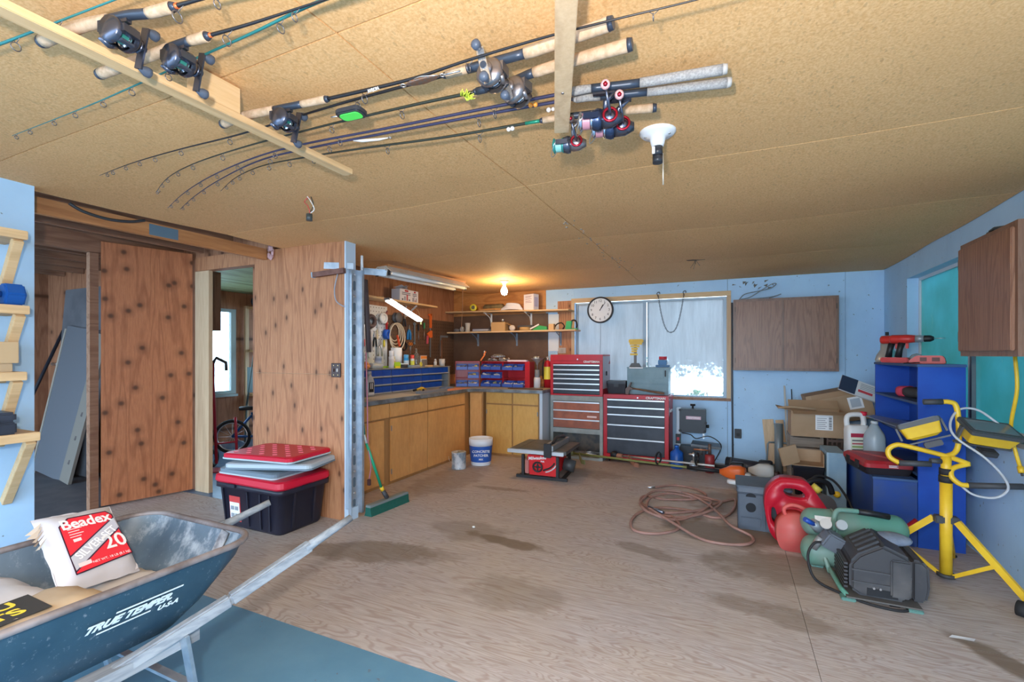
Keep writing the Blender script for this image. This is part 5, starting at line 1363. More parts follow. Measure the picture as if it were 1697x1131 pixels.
# ================================================================ blue bookcase and low box by the right wall
bc_ = thing('bookcase', 'tall blue painted bookcase standing against the right wall', 'bookcase', (0, 0, 0))
obj('end_panel', MB().box(1.235, 4.33, 0, 1.500, 4.350, 1.31), bluep, bc_, .002)
obj('end_panel', MB().box(1.235, 5.43, 0, 1.500, 5.450, 1.31), bluep, bc_, .002)
obj('top_board', MB().box(1.228, 4.325, 1.3105, 1.505, 5.455, 1.330), mat('blue_dusty', (.04, .09, .22), .6), bc_, .002)
obj('back_panel', MB().box(1.485, 4.3505, .03, 1.4995, 5.4295, 1.31), bluep, bc_)
for z in (.53, .80, 1.05):
    obj('shelf_board', MB().box(1.237, 4.3505, z-.018, 1.4845, 5.4295, z), mat('blue_dusty', (.04, .09, .22), .6), bc_)
lb_ = thing('storage_box', 'low blue painted box in front of the bookcase', 'box', (0, 0, 0))
obj('body', MB().box(.972, 4.335, 0, 1.2335, 5.42, .470), mat('blue_paint_worn', (.008, .05, .26), .5, c2=(.05, .075, .14), scale=2.2, lo=.45, hi=.7), lb_, .003)
obj('top_board', MB().box(.967, 4.328, .4705, 1.2335, 5.425, .488), mat('blue_dusty', (.04, .09, .22), .6), lb_, .002)
LB = .4885
rc = thing('tool_case', 'red lidded tool case lying on the low blue box', 'tool case', (1.055, 4.62, LB), R(8))
obj('base', MB().loft([[(x, y, z) for x, y in rrect(w, d, .03)] for (z, w, d) in ((0, .28, .43), (.055, .31, .46))], smooth=False), plain((.022, .018, .022), .45), rc)
obj('lid', MB().loft([[(x, y, z) for x, y in rrect(w, d, .03)] for (z, w, d) in ((.0555, .315, .465), (.085, .315, .465), (.105, .27, .42))], smooth=False), mat('case_red', (.40, .012, .02), .45, c2=(.36, .04, .045), scale=5), rc)
obj('latch', MB().box(-.168, -.12, .03, -.157, -.06, .085), black, rc, .003)
obj('latch', MB().box(-.168, .06, .03, -.157, .12, .085), black, rc, .003)
obj('lid_panel', MB().box(-.02, -.238, .06, .13, -.2325, .084), mat('case_red', (.5, .012, .02), .45), rc)
for i, z in enumerate((.078, .071, .064)): obj('printed_line', MB().box(-.01, -.2395, z, .05-.01*(i % 2), -.2383, z+.003), paper, rc)
for i in range(2): obj('lid_groove', MB().bar((-.10+.03*i, .18, .1058), (.08+.03*i, -.17, .1058), .010, .002), plain((.55, .12, .12), .5), rc)
wj = thing('weed_killer_jug', 'white plastic jug with a red cap and label on the low blue box', 'jug', (1.045, 5.22, LB), R(12))
jm = plain((.72, .73, .73), .45)
secs = [[(x, y, z) for x, y in rrect(w, d, .03)] for (z, w, d) in ((0, .16, .11), (.01, .175, .12), (.22, .175, .12), (.27, .165, .11))]
obj('body', MB().loft(secs), jm, wj)
obj('handle', MB().tube(spline([(-.075, 0, .26), (-.078, 0, .32), (-.06, 0, .355), (.0, 0, .365), (.045, 0, .355), (.06, 0, .30), (.055, 0, .262)], 5), .022, 10), jm, wj)
obj('cap', MB().cyl((.055, 0, .355), (.06, 0, .392), .026, n=14), plain((.60, .02, .05), .4), wj)
obj('label_panel', MB().box(-.07, -.0625, .03, .07, -.0605, .20), plain((.72, .75, .62), .5), wj)
obj('label_band', MB().box(-.07, -.0635, .165, .07, -.0627, .20), plain((.42, .03, .07), .5), wj)
for i in range(4): obj('label_print', MB().box(-.06, -.0635, .045+.028*i, .055-.02*(i % 2), -.0627, .058+.028*i), plain(((.12, .12, .12), (.25, .4, .1), (.5, .1, .12), (.15, .15, .15))[i], .5), wj)
vj = thing('water_jug', 'cloudy clear plastic gallon jug on the low blue box', 'jug', (1.125, 4.98, LB))
obj('body', MB().lathe([(0, 0), (.072, 0), (.078, .02), (.078, .19), (.07, .23), (.03, .30), (.022, .315), (0, .315)], n=22), mat('cloudy_plastic', (.55, .66, .72), .25, trans=.45), vj)
obj('cap', MB().cyl((0, 0, .3155), (0, 0, .34), .026, n=14), plain((.6, .66, .7), .4), vj)
mt = thing('sheet_metal', 'pale flat metal sheet lying across the bookcase shelf', 'sheet', (0, 0, 0))
obj('sheet', MB().add([(1.06, 4.95, .87), (1.20, 5.35, .84), (1.47, 5.2, .8015), (1.47, 4.42, .8015), (1.24, 4.42, .815), (1.06, 4.95, .874), (1.20, 5.35, .844), (1.47, 5.2, .8055), (1.47, 4.42, .8055), (1.24, 4.42, .819)],
    [(4, 3, 2, 1, 0), (5, 6, 7, 8, 9), (0, 1, 6, 5), (1, 2, 7, 6), (2, 3, 8, 7), (3, 4, 9, 8), (4, 0, 5, 9)]), mat('zinc_sheet', (.42, .50, .56), .35, .5), mt)
obj('block', MB().box(1.26, 4.60, .8060, 1.42, 4.80, .822), plain((.03, .035, .045), .5), mt, .003)
rd = thing('tool_bag', 'red and black mesh glove on the bookcase shelf', 'glove', (1.35, 4.78, 1.0505), R(100))
obj('palm', MB().loft([[(x_, y, z+.045) for y, z in rrect(.12*q, .085*q, .03*q)] for x_, q in ((-.11, .6), (-.06, .95), (.05, 1), (.10, .8))]), plain((.03, .03, .035), .6), rd)
obj('cuff', MB().loft([[(x_, y, z+.045) for y, z in rrect(.13*q, .088*q, .03*q)] for x_, q in ((.101, .9), (.15, 1), (.19, .85))]), plain((.55, .05, .10), .6), rd)
for i in range(3): obj('stripe', MB().bar((.115+.025*i, -.068, .02), (.125+.025*i, -.068, .075), .006, .008), plain((.75, .6, .65), .5), rd)
BT = 1.3305
def drill(label, loc, rz):
    t = thing('cordless_drill', label, 'drill', loc, rz, 'red cordless drills on the bookcase')
    rm = mat('drill_red', (.55, .03, .025), .4)
    obj('motor_housing', MB().tube([(-.10, 0, .20), (-.085, 0, .20), (.02, 0, .20), (.07, 0, .20)], [.028, .036, .036, .03], 16), rm, t)
    obj('gear_collar', MB().cyl((.07, 0, .20), (.125, 0, .20), .029, n=18), plain((.30, .34, .38), .35, .3), t)
    obj('chuck', MB().lathe([(.027, 0), (.026, .04), (.014, .06), (0, .06)], o=(.1255, 0, .20), d=(1, 0, 0), n=16), black, t)
    obj('drill_bit', MB().cyl((.185, 0, .20), (.255, 0, .20), .003, n=6), steel, t)
    obj('handle', MB().tube([(-.02, 0, .17), (-.035, 0, .11), (-.045, 0, .045)], [.026, .022, .026], 12), black, t)
    obj('trigger', MB().box(.006, -.010, .12, .026, .010, .165), rm, t, .003)
    obj('battery', MB().box(-.095, -.037, 0, .03, .037, .045), rm, t, .008)
    return t
drill('red cordless drill standing beside the steel flask', (1.31, 5.16, BT), R(-30))
drill('red cordless drill standing next to the charger', (1.33, 4.97, BT), R(-28))
cg_ = thing('battery_charger', 'red battery charger with its cord on the bookcase', 'charger', (1.385, 4.66, BT), R(-20))
obj('case', MB().prism([(-.10, 0), (.11, 0), (.10, .05), (.085, .062), (-.06, .062), (-.11, .02)], -.055, .055, 'xz'), mat('drill_red', (.55, .03, .025), .4), cg_, .006)
obj('dock', MB().box(-.04, -.0575, .018, .0, -.0555, .048).box(.03, -.0575, .018, .075, -.0555, .048), plain((.12, .02, .02), .5), cg_)
obj('cord', MB().tube(spline([(-.04, -.056, .008), (-.08, -.09, .006), (-.12, -.22, .004)], 5), .004, 6), black, cg_)
fk = thing('steel_flask', 'silver flask with a wide base on the bookcase', 'flask', (1.30, 5.34, BT))
obj('body', MB().lathe([(0, 0), (.085, 0), (.09, .02), (.075, .07), (.05, .11), (.045, .24), (0, .245)], n=24), mat('brushed_silver', (.50, .52, .52), .3, .6), fk)
obj('cap', MB().cyl((0, 0, .2455), (0, 0, .275), .014, n=12), black, fk)
single('plastic_funnel', MB().lathe([(0, 0), (.07, 0), (.06, .03), (.03, .07), (0, .08)], n=18), mat('cloudy_plastic', (.5, .6, .6), .25, trans=.45), 'cloudy plastic funnel behind the cordless drills', 'funnel', (1.43, 5.05, BT))

# ================================================================ boxes and odds along the back wall
gc = thing('wooden_crate', 'grey slatted wooden crate under the open cardboard box', 'crate', (.57, 5.72, 0))
slm = mat('weathered_slat', (.20, .16, .125), .8, c2=(.27, .22, .18), scale=5, stretch=(.4, 5, 5))
for i in range(5):
    for y in (0, .30): obj('slat', MB().box(0, y, .02+.105*i, .30, y+.012, .112+.105*i), slm, gc)
for (x, y) in ((.0, .0125), (.27, .0125), (.0, .269), (.27, .269)): obj('corner_post', MB().box(x, y, 0, x+.03, y+.03, .545), slm, gc)
obj('top_slat', MB().box(0, 0.0, .546, .30, .312, .556), slm, gc)
mc = thing('milk_crate', 'brown plastic milk crate beside the grey slatted crate', 'crate', (.895, 5.70, 0))
mcm = plain((.10, .06, .045), .6)
for i in range(7): obj('rail', MB().box(0, 0, .06+.075*i, .30, .008, .085+.075*i), mcm, mc)
for i in range(8): obj('upright', MB().box(.04*i, .0085, .0, .04*i+.014, .018, .555), mcm, mc)
obj('floor_grid', MB().box(0, .019, 0, .30, .289, .02).box(0, .0185, .02, .008, .289, .55).box(.292, .0185, .02, .30, .289, .55), mcm, mc)
cb1 = thing('cardboard_box', 'open brown cardboard box with a white shipping label', 'box', (.575, 5.66, .557), 0)
obj('body', MB().box(0, 0, 0, .48, .006, .26).box(0, .32, 0, .48, .326, .26).box(0, .006, 0, .006, .32, .26).box(.474, .006, 0, .48, .32, .26).box(.006, .006, 0, .474, .32, .006), card, cb1)
obj('flap', MB().bar((.24, -.0, .262), (.24, -.10, .24), .46, .005, up=(0, 0, 1)), card, cb1).location = (0, .0, .0)
obj('flap', MB().bar((-.0, .16, .262), (-.12, .16, .285), .30, .005), card, cb1)
obj('flap', MB().bar((.24, .326, .262), (.24, .42, .34), .46, .005), card, cb1)
obj('flap_fold', MB().tube([(-.12, -.005, .287), (.0, -.005, .30), (.22, -.005, .285)], .012, 6), card, cb1)
obj('shipping_label', MB().box(.215, -.0015, .075, .365, -.0002, .235), paper, cb1)
bb_ = MB()
for i in range(14): bb_.box(.33, -.0022, .085+.0095*i, .355, -.0016, .085+.0095*i+random.uniform(.003, .007))
o = obj('barcode', bb_, black, cb1); o['kind'] = 'stuff'
for i in range(6): obj('label_print', MB().box(.228, -.0022, .09+.02*i, .30+.012*(i % 2), -.0016, .097+.02*i), plain((.3, .3, .32), .6), cb1)
cb3 = thing('cardboard_box', 'torn flat cardboard flap box below the open box', 'box', (.525, 5.14, .3605), R(-3))
obj('body', MB().box(0, 0, 0, .26, .22, .006).box(0, .214, .006, .26, .22, .12).box(0, 0, .006, .006, .214, .12).box(.254, 0, .006, .26, .214, .12), card, cb3)
obj('flap', MB().bar((0, 0, .006), (-.04, -.02, .17), .02, .16), card, cb3)
cb2 = thing('cardboard_box', 'large tilted cardboard box leaning on the back wall', 'box', (.84, 6.11, .60), rot=(R(0), R(-14), R(0)))
obj('body', MB().box(0, 0, 0, .58, .40, .34), card, cb2, .004)
obj('packing_tape', MB().box(.05, -.0015, .28, .58, -.0003, .34), plain((.33, .19, .09), .4), cb2)
obj('shipping_label', MB().box(.37, -.0018, .12, .50, -.0003, .25), paper, cb2)
obj('label_print', MB().box(.39, -.0026, .14, .48, -.0019, .23), plain((.4, .45, .5), .6), cb2)
dpt = single('folding_ladder', MB().box(-.02, 0, 0, .60, .42, .56), plain((.13, .11, .10), .8), 'dark flat sided crate holding up the tilted cardboard box', 'crate', (.86, 6.09, 0), bevel=.004)
pk = thing('blade_package', 'blue and white saw blade packet lying on the tilted box', 'packet', (1.02, 5.90, 1.035), rot=(R(52), R(22), R(0)))
obj('packet', MB().box(0, 0, 0, .44, .19, .02), plain((.66, .65, .66), .5), pk, .002)
obj('blue_panel', MB().box(.0, -.0005, .0203, .15, .19, .0212), plain((.03, .04, .08), .4), pk)
obj('red_print', MB().box(.17, .05, .0203, .30, .08, .0212), plain((.60, .05, .06), .5), pk)
for i in range(4): obj('print_line', MB().box(.18, .095+.02*i, .0203, .40, .103+.02*i, .0212), plain((.35, .35, .38), .5), pk)
bn = thing('storage_bin', 'black plastic wrapped bin before the slatted crate', 'bin', (.535, 5.12, 0))
obj('body', MB().loft([[(x+.125, y+.10, z) for x, y in rrect(w, d, .02)] for (z, w, d) in ((0, .20, .17), (.33, .25, .20))], smooth=False), mat('shiny_black_film', (.015, .016, .022), .12, bump=.6, scale=14), bn)
obj('rim', MB().prism(rrect(.262, .212, .02, cx=.125, cy=.10), .3305, .36), mat('shiny_black_film', (.015, .016, .022), .12), bn, .005)
lp = thing('metal_case', 'pale blue metal case standing beside the low blue box', 'case', (.795, 5.05, 0))
obj('body', MB().box(0, 0, 0, .145, .40, .515), mat('pale_blue_enamel', (.20, .32, .42), .45, c2=(.26, .38, .46), scale=4), lp, .004)
obj('corner_strip', MB().box(-.004, -.004, 0, .012, .010, .516), plain((.30, .42, .50), .4), lp)
# post driver, leaning boards, stick
pd = thing('post_driver', 'grey steel fence post driver with two side handles', 'post driver', (.52, 6.34, 0), R(2))
obj('tube', MB().cyl((0, 0, 0), (.0, .02, .585), .045, n=20), mat('grey_tube', (.20, .24, .26), .45, .3), pd)
for s_ in (-1, 1):
    obj('handle', MB().tube([(s_*.04, .005, .10), (s_*.11, .005, .10), (s_*.125, .005, .12), (s_*.115, .01, .34), (s_*.10, .012, .36), (s_*.04, .015, .36)], .011, 8), mat('grey_tube', (.20, .24, .26), .45, .3), pd)
single('leaning_board', MB().bar((.475, 6.50, 0.004), (.42, 6.605, .60), .12, .014, up=(0, 1, 0)), MATS['pine'], 'short wide pine board leaning behind the post driver', 'board')
single('leaning_board', MB().bar((.60, 6.48, .004), (.545, 6.60, .60), .085, .014, up=(0, 1, 0)), MATS['pine'], 'narrow pine board leaning beside the post driver', 'board')
single('garden_stake', MB().bar((.625, 6.38, .0), (.60, 6.61, 1.02), .018, .010, up=(0, 1, 0)), plain((.55, .52, .46), .7), 'thin pale wooden stake leaning on the back wall', 'stake')
single('steel_rod', MB().tube([(.675, 6.28, .0), (.675, 6.45, .5), (.675, 6.61, .98)], .006, 6), plain((.05, .05, .06), .4, .4), 'thin dark steel rod leaning on the back wall', 'rod')
# chop saw with yellow parts
cs = thing('circular_saw', 'yellow and black power saw lying behind the gas can', 'power saw', (.69, 4.72, 0), R(20))
obj('base_plate', MB().box(-.14, -.10, 0, .17, .12, .012), plain((.30, .30, .30), .4, .6), cs)
obj('blade_guard', MB().cyl((.02, -.03, .115), (.02, .03, .115), .10, n=24), plain((.28, .28, .29), .35, .6), cs)
obj('motor', MB().cyl((.03, .035, .14), (.05, .20, .16), .055, n=18), yellowp, cs)
obj('rear_handle', MB().tube(spline([(-.05, .0, .20), (-.12, .0, .26), (-.06, 0, .33), (.06, 0, .31), (.10, 0, .22)], 6), .022, 10), black, cs)
obj('front_knob', MB().sph((.15, .02, .21), .028), yellowp, cs)
obj('cord', MB().tube(spline([(-.10, 0, .25), (-.03, .02, .36), (.12, .04, .33), (.20, .0, .22), (.22, -.08, .10), (.20, -.12, .02)], 7), .010, 7), rubber, cs)
dr2 = thing('angle_grinder', 'yellow and grey angle grinder beside the low blue box', 'grinder', (.80, 4.30, 0), R(-55))
obj('body', MB().tube([(-.16, 0, .09), (-.05, 0, .09), (.05, 0, .085), (.09, 0, .08)], [.03, .034, .04, .035], 14), plain((.25, .26, .27), .4, .4), dr2)
obj('gear_head', MB().lathe([(0, 0), (.045, 0), (.05, .03), (.035, .07), (0, .075)], o=(.12, 0, .045), n=16), steel, dr2)
obj('guard', MB().lathe([(0, 0), (.07, 0), (.07, .03), (.0, .031)], o=(.12, 0, .0), n=20), plain((.2, .2, .21), .4, .5), dr2)
obj('yellow_band', MB().cyl((-.06, 0, .09), (-.02, 0, .09), .037, n=14), yellowp, dr2)
obj('side_handle', MB().cyl((.12, .04, .085), (.12, .15, .11), .017, n=10), yellowp, dr2)
single('jack_handle', MB().cyl((.86, 3.98, .0), (1.16, 4.10, .262), .016, n=10), mat('case_red', (.5, .02, .02), .45), 'red painted jack handle leaning by the compressor tanks', 'handle')

# ================================================================ work light on a yellow tripod
wl_ = thing('work_light', 'yellow tripod work light with two lamp heads', 'work light', (1.205, 3.75, 0))
obj('mast', MB().cyl((0, 0, .05), (0, 0, .62), .031, n=18), yellowp, wl_)
obj('upper_mast', MB().cyl((0, 0, .62), (0, 0, .775), .026, n=16), yellowp, wl_)
obj('clamp_collar', MB().cyl((0, 0, .615), (0, 0, .655), .036, n=16).cyl((0, 0, .662), (0, 0, .70), .034, n=16), rubber, wl_)
obj('clamp_knob', MB().cyl((-.03, -.02, .745), (-.085, -.03, .745), .016, n=10), dark_gray, wl_)
obj('leg_bracket', MB().cbox((0, 0, .385), (.115, .055, .045)), dark_gray, wl_, .005)
obj('hub', MB().cyl((0, 0, .035), (0, 0, .055), .045, n=14), dark_gray, wl_)
for (fx, fy) in ((.30, -.25), (-.37, .20), (.19, .47)):
    top = Vector((fx*.14, fy*.14, .385)); ft = Vector((fx, fy, .012))
    lg = obj('leg', MB().bar(top, ft, .022, .036), yellowp, wl_)
    mid = top.lerp(ft, .52)
    obj('brace', MB().bar((fx*.08, fy*.08, .045), mid, .010, .022), yellowp, lg)
    obj('rubber_foot', MB().sph((fx, fy, .012), (.022, .022, .012), 10), rubber, lg)
# crossbar with hooked handle ends
yb = yellowp
obj('crossbar', MB().tube(spline([(-.235, -.02, .715), (-.28, -.01, .745), (-.285, .0, .79), (-.25, 0, .822), (-.20, 0, .822), (0, 0, .775), (.11, .01, .735)], 7), .015, 10), yb, wl_)
obj('grip', MB().cyl((-.238, -.02, .714), (-.08, -.03, .724), .018, n=12), dark_gray, wl_)
obj('crossbar_end', MB().tube(spline([(.11, .01, .735), (.03, -.01, .705), (.015, -.03, .66), (.05, -.04, .62), (.09, -.04, .615)], 7), .015, 10), yb, wl_)
obj('grip', MB().cyl((.09, -.04, .615), (.325, -.06, .640), .018, n=12), dark_gray, wl_)
obj('top_handle', MB().tube(spline([(.0, .0, .775), (.05, .02, .80), (.07, .03, .87), (.07, .04, 1.02), (.06, .05, 1.09), (.03, .05, 1.105), (.0, .05, 1.105)], 7), .015, 10), yb, wl_)
obj('grip', MB().cyl((.0, .05, 1.105), (-.095, .05, 1.10), .018, n=12), dark_gray, wl_)
def lamp(c, rot, w=.23):
    e = Euler(rot).to_matrix().to_4x4(); M_ = Matrix.Translation(c) @ e
    h = MB(M_); h.loft([[(x, y, z) for x, y in rrect(w*q, .17*q2, .015)] for z, q, q2 in ((-.06, .55, .45), (-.045, .8, .7), (.02, .92, .92))], smooth=False)
    ho = obj('lamp_head', h, yellowp, wl_)
    obj('bezel', MB(M_).prism(rrect(w, .175, .012), .0205, .050), plain((.06, .065, .07), .5), ho, .005)
    obj('glass', MB(M_).prism(rrect(w*.84, .12, .006), .0505, .053), plain((.14, .16, .18), .15), ho)
    obj('bracket', MB(M_).box(-w*.55, -.012, -.05, -w*.50, .012, .03).box(w*.50, -.012, -.05, w*.55, .012, .03).box(-w*.55, -.012, -.085, w*.55, .012, -.075), plain((.08, .08, .085), .5), ho)
    obj('junction_box', MB(M_).cbox((.02, -.03, -.105), (.09, .06, .035)), plain((.04, .04, .045), .5), ho, .005)
    return ho
lamp((-.12, .02, .935), (R(-8), R(-22), R(-8)), .22)
lamp((.185, -.02, .925), (R(24), R(8), R(10)), .26)
obj('power_cable', MB().tube(spline([(.26, .04, .98), (.17, .06, 1.06), (.08, .05, 1.06), (.02, .0, .98), (.03, -.05, .90), (.14, -.10, .80), (.22, -.10, .70), (.25, -.08, .62), (.20, -.06, .56), (.10, -.05, .57), (.03, -.02, .65), (.0, .0, .70)], 8), .007, 7), plain((.45, .47, .50), .5), wl_)
yt = thing('stand_foot', 'yellow tube with a black rubber cap lying by the right wall', 'tube', (0, 0, 0))
obj('tube', MB().cyl((1.44, 3.40, .042), (1.56, 3.30, .042), .036, n=14), yellowp, yt)
obj('rubber_cap', MB().cyl((1.40, 3.433, .042), (1.4395, 3.4005, .042), .041, n=14), rubber, yt)
# ================================================================ ceiling battens and fishing rods
b1 = thing('ceiling_batten', 'long pine batten screwed under the ceiling holding rod tips', 'batten', (0, 0, 0), group='battens under the ceiling')
obj('strip', MB().box(-1.637, .40, 2.235, -1.585, 1.668, 2.259), MATS['pine_y'], b1, .002)
obj('spacer_block', MB().box(-1.632, .96, 2.2595, -1.59, 1.12, 2.352), MATS['pine_y'], b1, .002)
b2 = thing('ceiling_batten', 'short pale batten nailed under the ceiling across the rod handles', 'batten', (0, 0, 0), group='battens under the ceiling')
obj('strip', MB().bar((-.22, .70, 2.247), (-.577, 1.69, 2.247), .055, .022), MATS['pine'], b2, .002)
obj('spacer_block', MB().bar((-.565, 1.655, 2.305), (-.577, 1.688, 2.305), .05, .093), MATS['pine'], b2, .002)
obj('screw', MB().cyl((-.485, 1.43, 2.2355), (-.485, 1.43, 2.2330), .005, n=8), steel, b2)

teal_b = plain((.03, .22, .22), .3, .3)
blk_b = plain((.02, .02, .024), .3, .2)
olive_b = plain((.035, .04, .03), .3, .2)
purple_b = plain((.05, .05, .11), .3, .3)
gun = mat('gunmetal', (.10, .11, .15), .25, .8)
gun2 = mat('pewter', (.26, .24, .25), .28, .8)
chrome = mat('chrome_blue', (.55, .60, .70), .15, .95)
seatm = plain((.045, .06, .09), .35, .3)
redan = mat('red_anodised', (.45, .02, .04), .25, .8)
tealline = plain((.03, .20, .17), .4)

def reel_bait(t, P, d, style, side):
    """low profile or round casting reel hanging under the rod at P, rod axis d"""
    d = Vector(d).normalized(); sd = d.cross(Vector((0, 0, 1))).normalized()*side; up = Vector((0, 0, 1))
    O = Vector(P) - up*.034
    K_ = 1.12
    d = d*K_; sd = sd*K_; up = up*K_; O = Vector(P) - up*.030
    bodym = gun if style == 'low' else gun2
    rr_ = (.030 if style == 'low' else .036)*K_
    r0 = obj('reel', MB().lathe([(0, -.030), (rr_*.9, -.030), (rr_, -.024), (rr_*1.02, -.016)], o=O, d=sd, n=22).lathe([(rr_*1.02, .016), (rr_*1.05, .026), (rr_*.85, .036), (0, .040)], o=O, d=sd, n=22).bar(O-d*.030+up*.012-sd*.02, O-d*.030+up*.012+sd*.02, .020, .028).bar(O+d*.032-sd*.018, O+d*.032+sd*.018, .018, .020).bar(O+up*.026-d*.03, O+up*.026+d*.03, .014, .010).tube([O-d*.034-up*.012-sd*.018, O-d*.03-up*.022, O-d*.034-up*.012+sd*.018], .008, 8), bodym, t)
    obj('spool', MB().lathe([(.027, -.015), (.012, -.013), (.019, -.008), (.019, .008), (.012, .013), (.027, .015)], o=O, d=sd, n=20), chrome, r0)
    obj('line', MB().lathe([(.0205, -.0115), (.0205, .0115)], o=O, d=sd, n=20), tealline if style == 'low' else plain((.55, .56, .55), .5), r0)
    obj('thumb_bar', MB().bar(O+d*.022-up*.024-sd*.014, O+d*.022-up*.024+sd*.014, .014, .006), seatm, r0)
    # star drag + crank on the far side
    K = O + sd*.040
    obj('star_drag', MB().lathe([(0, 0), (.020, 0), (.020, .005), (.010, .010), (0, .010)], o=K, d=sd, n=10), bodym, r0)
    ca = d*.25 + up*.95
    arm_m = gun if style == 'low' else mat('silver_arm', (.66, .67, .68), .25, .8)
    A = K + sd*.014
    obj('crank_arm', MB().bar(A-ca*.050, A+ca*.050, .005, .024, up=sd.cross(ca)), arm_m, r0)
    obj('crank_nut', MB().cyl(A-sd*.003, A+sd*.006, .010, n=12), seatm, r0)
    for q in (-1, 1):
        e = A + ca*(q*.046)
        obj('crank_knob', MB().lathe([(.006, 0), (.008, .006), (.014, .020), (.014, .030), (.006, .036), (0, .036)], o=e, d=sd, n=14), plain((.07, .09, .13), .4), r0)
    return r0

def reel_spin(t, P, d, mats, side, ang, drop=.075, knobm=None, size=1.0):
    """spinning reel hanging under the rod: stem, body, rotor, spool, bail and crank"""
    d = Vector(d).normalized(); up = Vector((0, 0, 1)); sd = d.cross(up).normalized()*side
    dn = (-up*math.cos(ang) + sd*math.sin(ang)).normalized()
    P = Vector(P); s = size
    r0 = obj('reel', MB().tube([P-d*.03*s+dn*.008, P+dn*.030*s, P+dn*drop*s-d*.005], [.006*s, .008*s, .014*s], 10, flat=1.0).bar(P-d*.035*s+dn*.012, P+d*.035*s+dn*.012, .012*s, .006*s).tube([P+dn*drop*s-d*.045*s, P+dn*drop*s-d*.02*s, P+dn*drop*s+d*.012*s], [.012*s, .024*s, .026*s], 14), mats[0], t)
    C = P + dn*drop*s
    obj('rotor', MB().lathe([(0, .012*s), (.029*s, .012*s), (.031*s, .022*s), (.027*s, .034*s), (.027*s, .036*s)], o=C, d=d, n=20).bar(C+d*.02*s+sd*.030*s, C+d*.062*s+sd*.032*s, .008*s, .016*s).bar(C+d*.02*s-sd*.030*s, C+d*.062*s-sd*.032*s, .008*s, .016*s), mats[1], r0)
    obj('spool', MB().lathe([(.0, .037*s), (.026*s, .037*s), (.026*s, .041*s), (.020*s, .043*s), (.020*s, .066*s), (.026*s, .069*s), (.026*s, .073*s), (.012*s, .078*s), (0, .078*s)], o=C, d=d, n=22), mats[2], r0)
    obj('line', MB().lathe([(.0225*s, .044*s), (.0225*s, .065*s)], o=C, d=d, n=22), mats[3], r0)
    bw = [C+d*.062*s+sd*.034*s]
    for i in range(1, 8):
        q = PI*i/8; bw.append(C+d*(.062+.022*math.sin(q))*s+sd*(.034*math.cos(q))*s+dn*(.034*math.sin(q))*s)
    bw.append(C+d*.062*s-sd*.034*s)
    obj('bail_wire', MB().tube(bw, .0016, 6), steel, r0)
    sd = -sd
    obj('drag_ring', MB().torus(C-d*.012*s+sd*.026*s, .018*s, .004*s, sd, 18, 6), mats[4], r0)
    K = C - d*.012*s + sd*.026*s
    E_ = K + sd*.030*s - dn*.055*s + d*.012*s
    obj('crank_arm', MB().tube([K-sd*.01*s, K+sd*.012*s, E_], .0042*s, 8), gun, r0)
    obj('crank_knob', MB().sph(tuple(E_ + sd*.010), (.013*s, .013*s, .013*s), 12), knobm or mats[0], r0)
    obj('crank_button', MB().sph(tuple(E_ + sd*.020 - Vector((0, 0, .004))), (.007*s, .007*s, .007*s), 8), redan, r0)
    return r0

def rod(label, pts, segs, blank, r_blank, gfrac, reel=None, capm=seatm, accents=()):
    t = thing('fishing_rod', label, 'fishing rod', (0, 0, 0), group='fishing rods slung under the ceiling')
    sp = spline(pts, 6)
    i0 = max([s_[1] for s_ in segs] or [0])*6
    bl = sp[i0:]
    n = len(bl)
    obj('blank', MB().tube(bl, [r_blank*(1-.78*i/(n-1)) for i in range(n)], 7), blank, t)
    for (a, b, m, ra, rb) in segs:
        q = sp[a*6:b*6+1]
        obj('handle_grip' if m in (cork, eva) else 'reel_seat', MB().tube(q, [ra+(rb-ra)*i/(len(q)-1) for i in range(len(q))], 14), m, t)
    if segs:
        d0 = (sp[0]-sp[1]).normalized(); r_ = segs[0][3]
        obj('butt_cap', MB().cyl(sp[0]+d0*.0003, sp[0]+d0*.014, r_*1.02, r_*.9, n=14), capm, t)
        e_ = sp[i0]; d1 = (sp[i0+1]-sp[i0]).normalized()
        obj('winding_check', MB().cyl(e_+d1*.0003, e_+d1*.012, segs[-1][4]*.9, r_blank*1.4, n=12), capm, t)
    for k_, fr in enumerate(gfrac):
        i = min(n-2, int(fr*(n-1))); p = bl[i]; d = (bl[i+1]-bl[i]).normalized()
        s_ = 1.55*(1-.6*fr)
        g = MB()
        c = p - Vector((0, 0, 1))*(.018*s_+.003)
        g.tube([p+d*.016*s_-Vector((0, 0, .002)), c+d*.002+Vector((0, 0, .008*s_)), p-d*.012*s_-Vector((0, 0, .002))], .0011, 5)
        g.torus(c, .0095*s_, .0016, d, 14, 6)
        obj('line_guide', g, plain((.20, .19, .20), .3, .7), t)
    for (fr, ln, m) in accents:
        i = min(n-2, int(fr*(n-1))); p = bl[i]; d = (bl[i+1]-bl[i]).normalized()
        obj('thread_wrap', MB().cyl(p, p+d*ln, r_blank*1.12, n=10), m, t)
    if reel:
        kind, idx, fr, kw = reel
        P = Vector(pts[idx]).lerp(Vector(pts[idx+1]), fr); d = Vector(pts[idx+1])-Vector(pts[idx])
        if kind == 'bait': reel_bait(t, P - Vector((0, 0, .010)), d, **kw)
        else: reel_spin(t, P - Vector((0, 0, .008)), d, **kw)
    return t
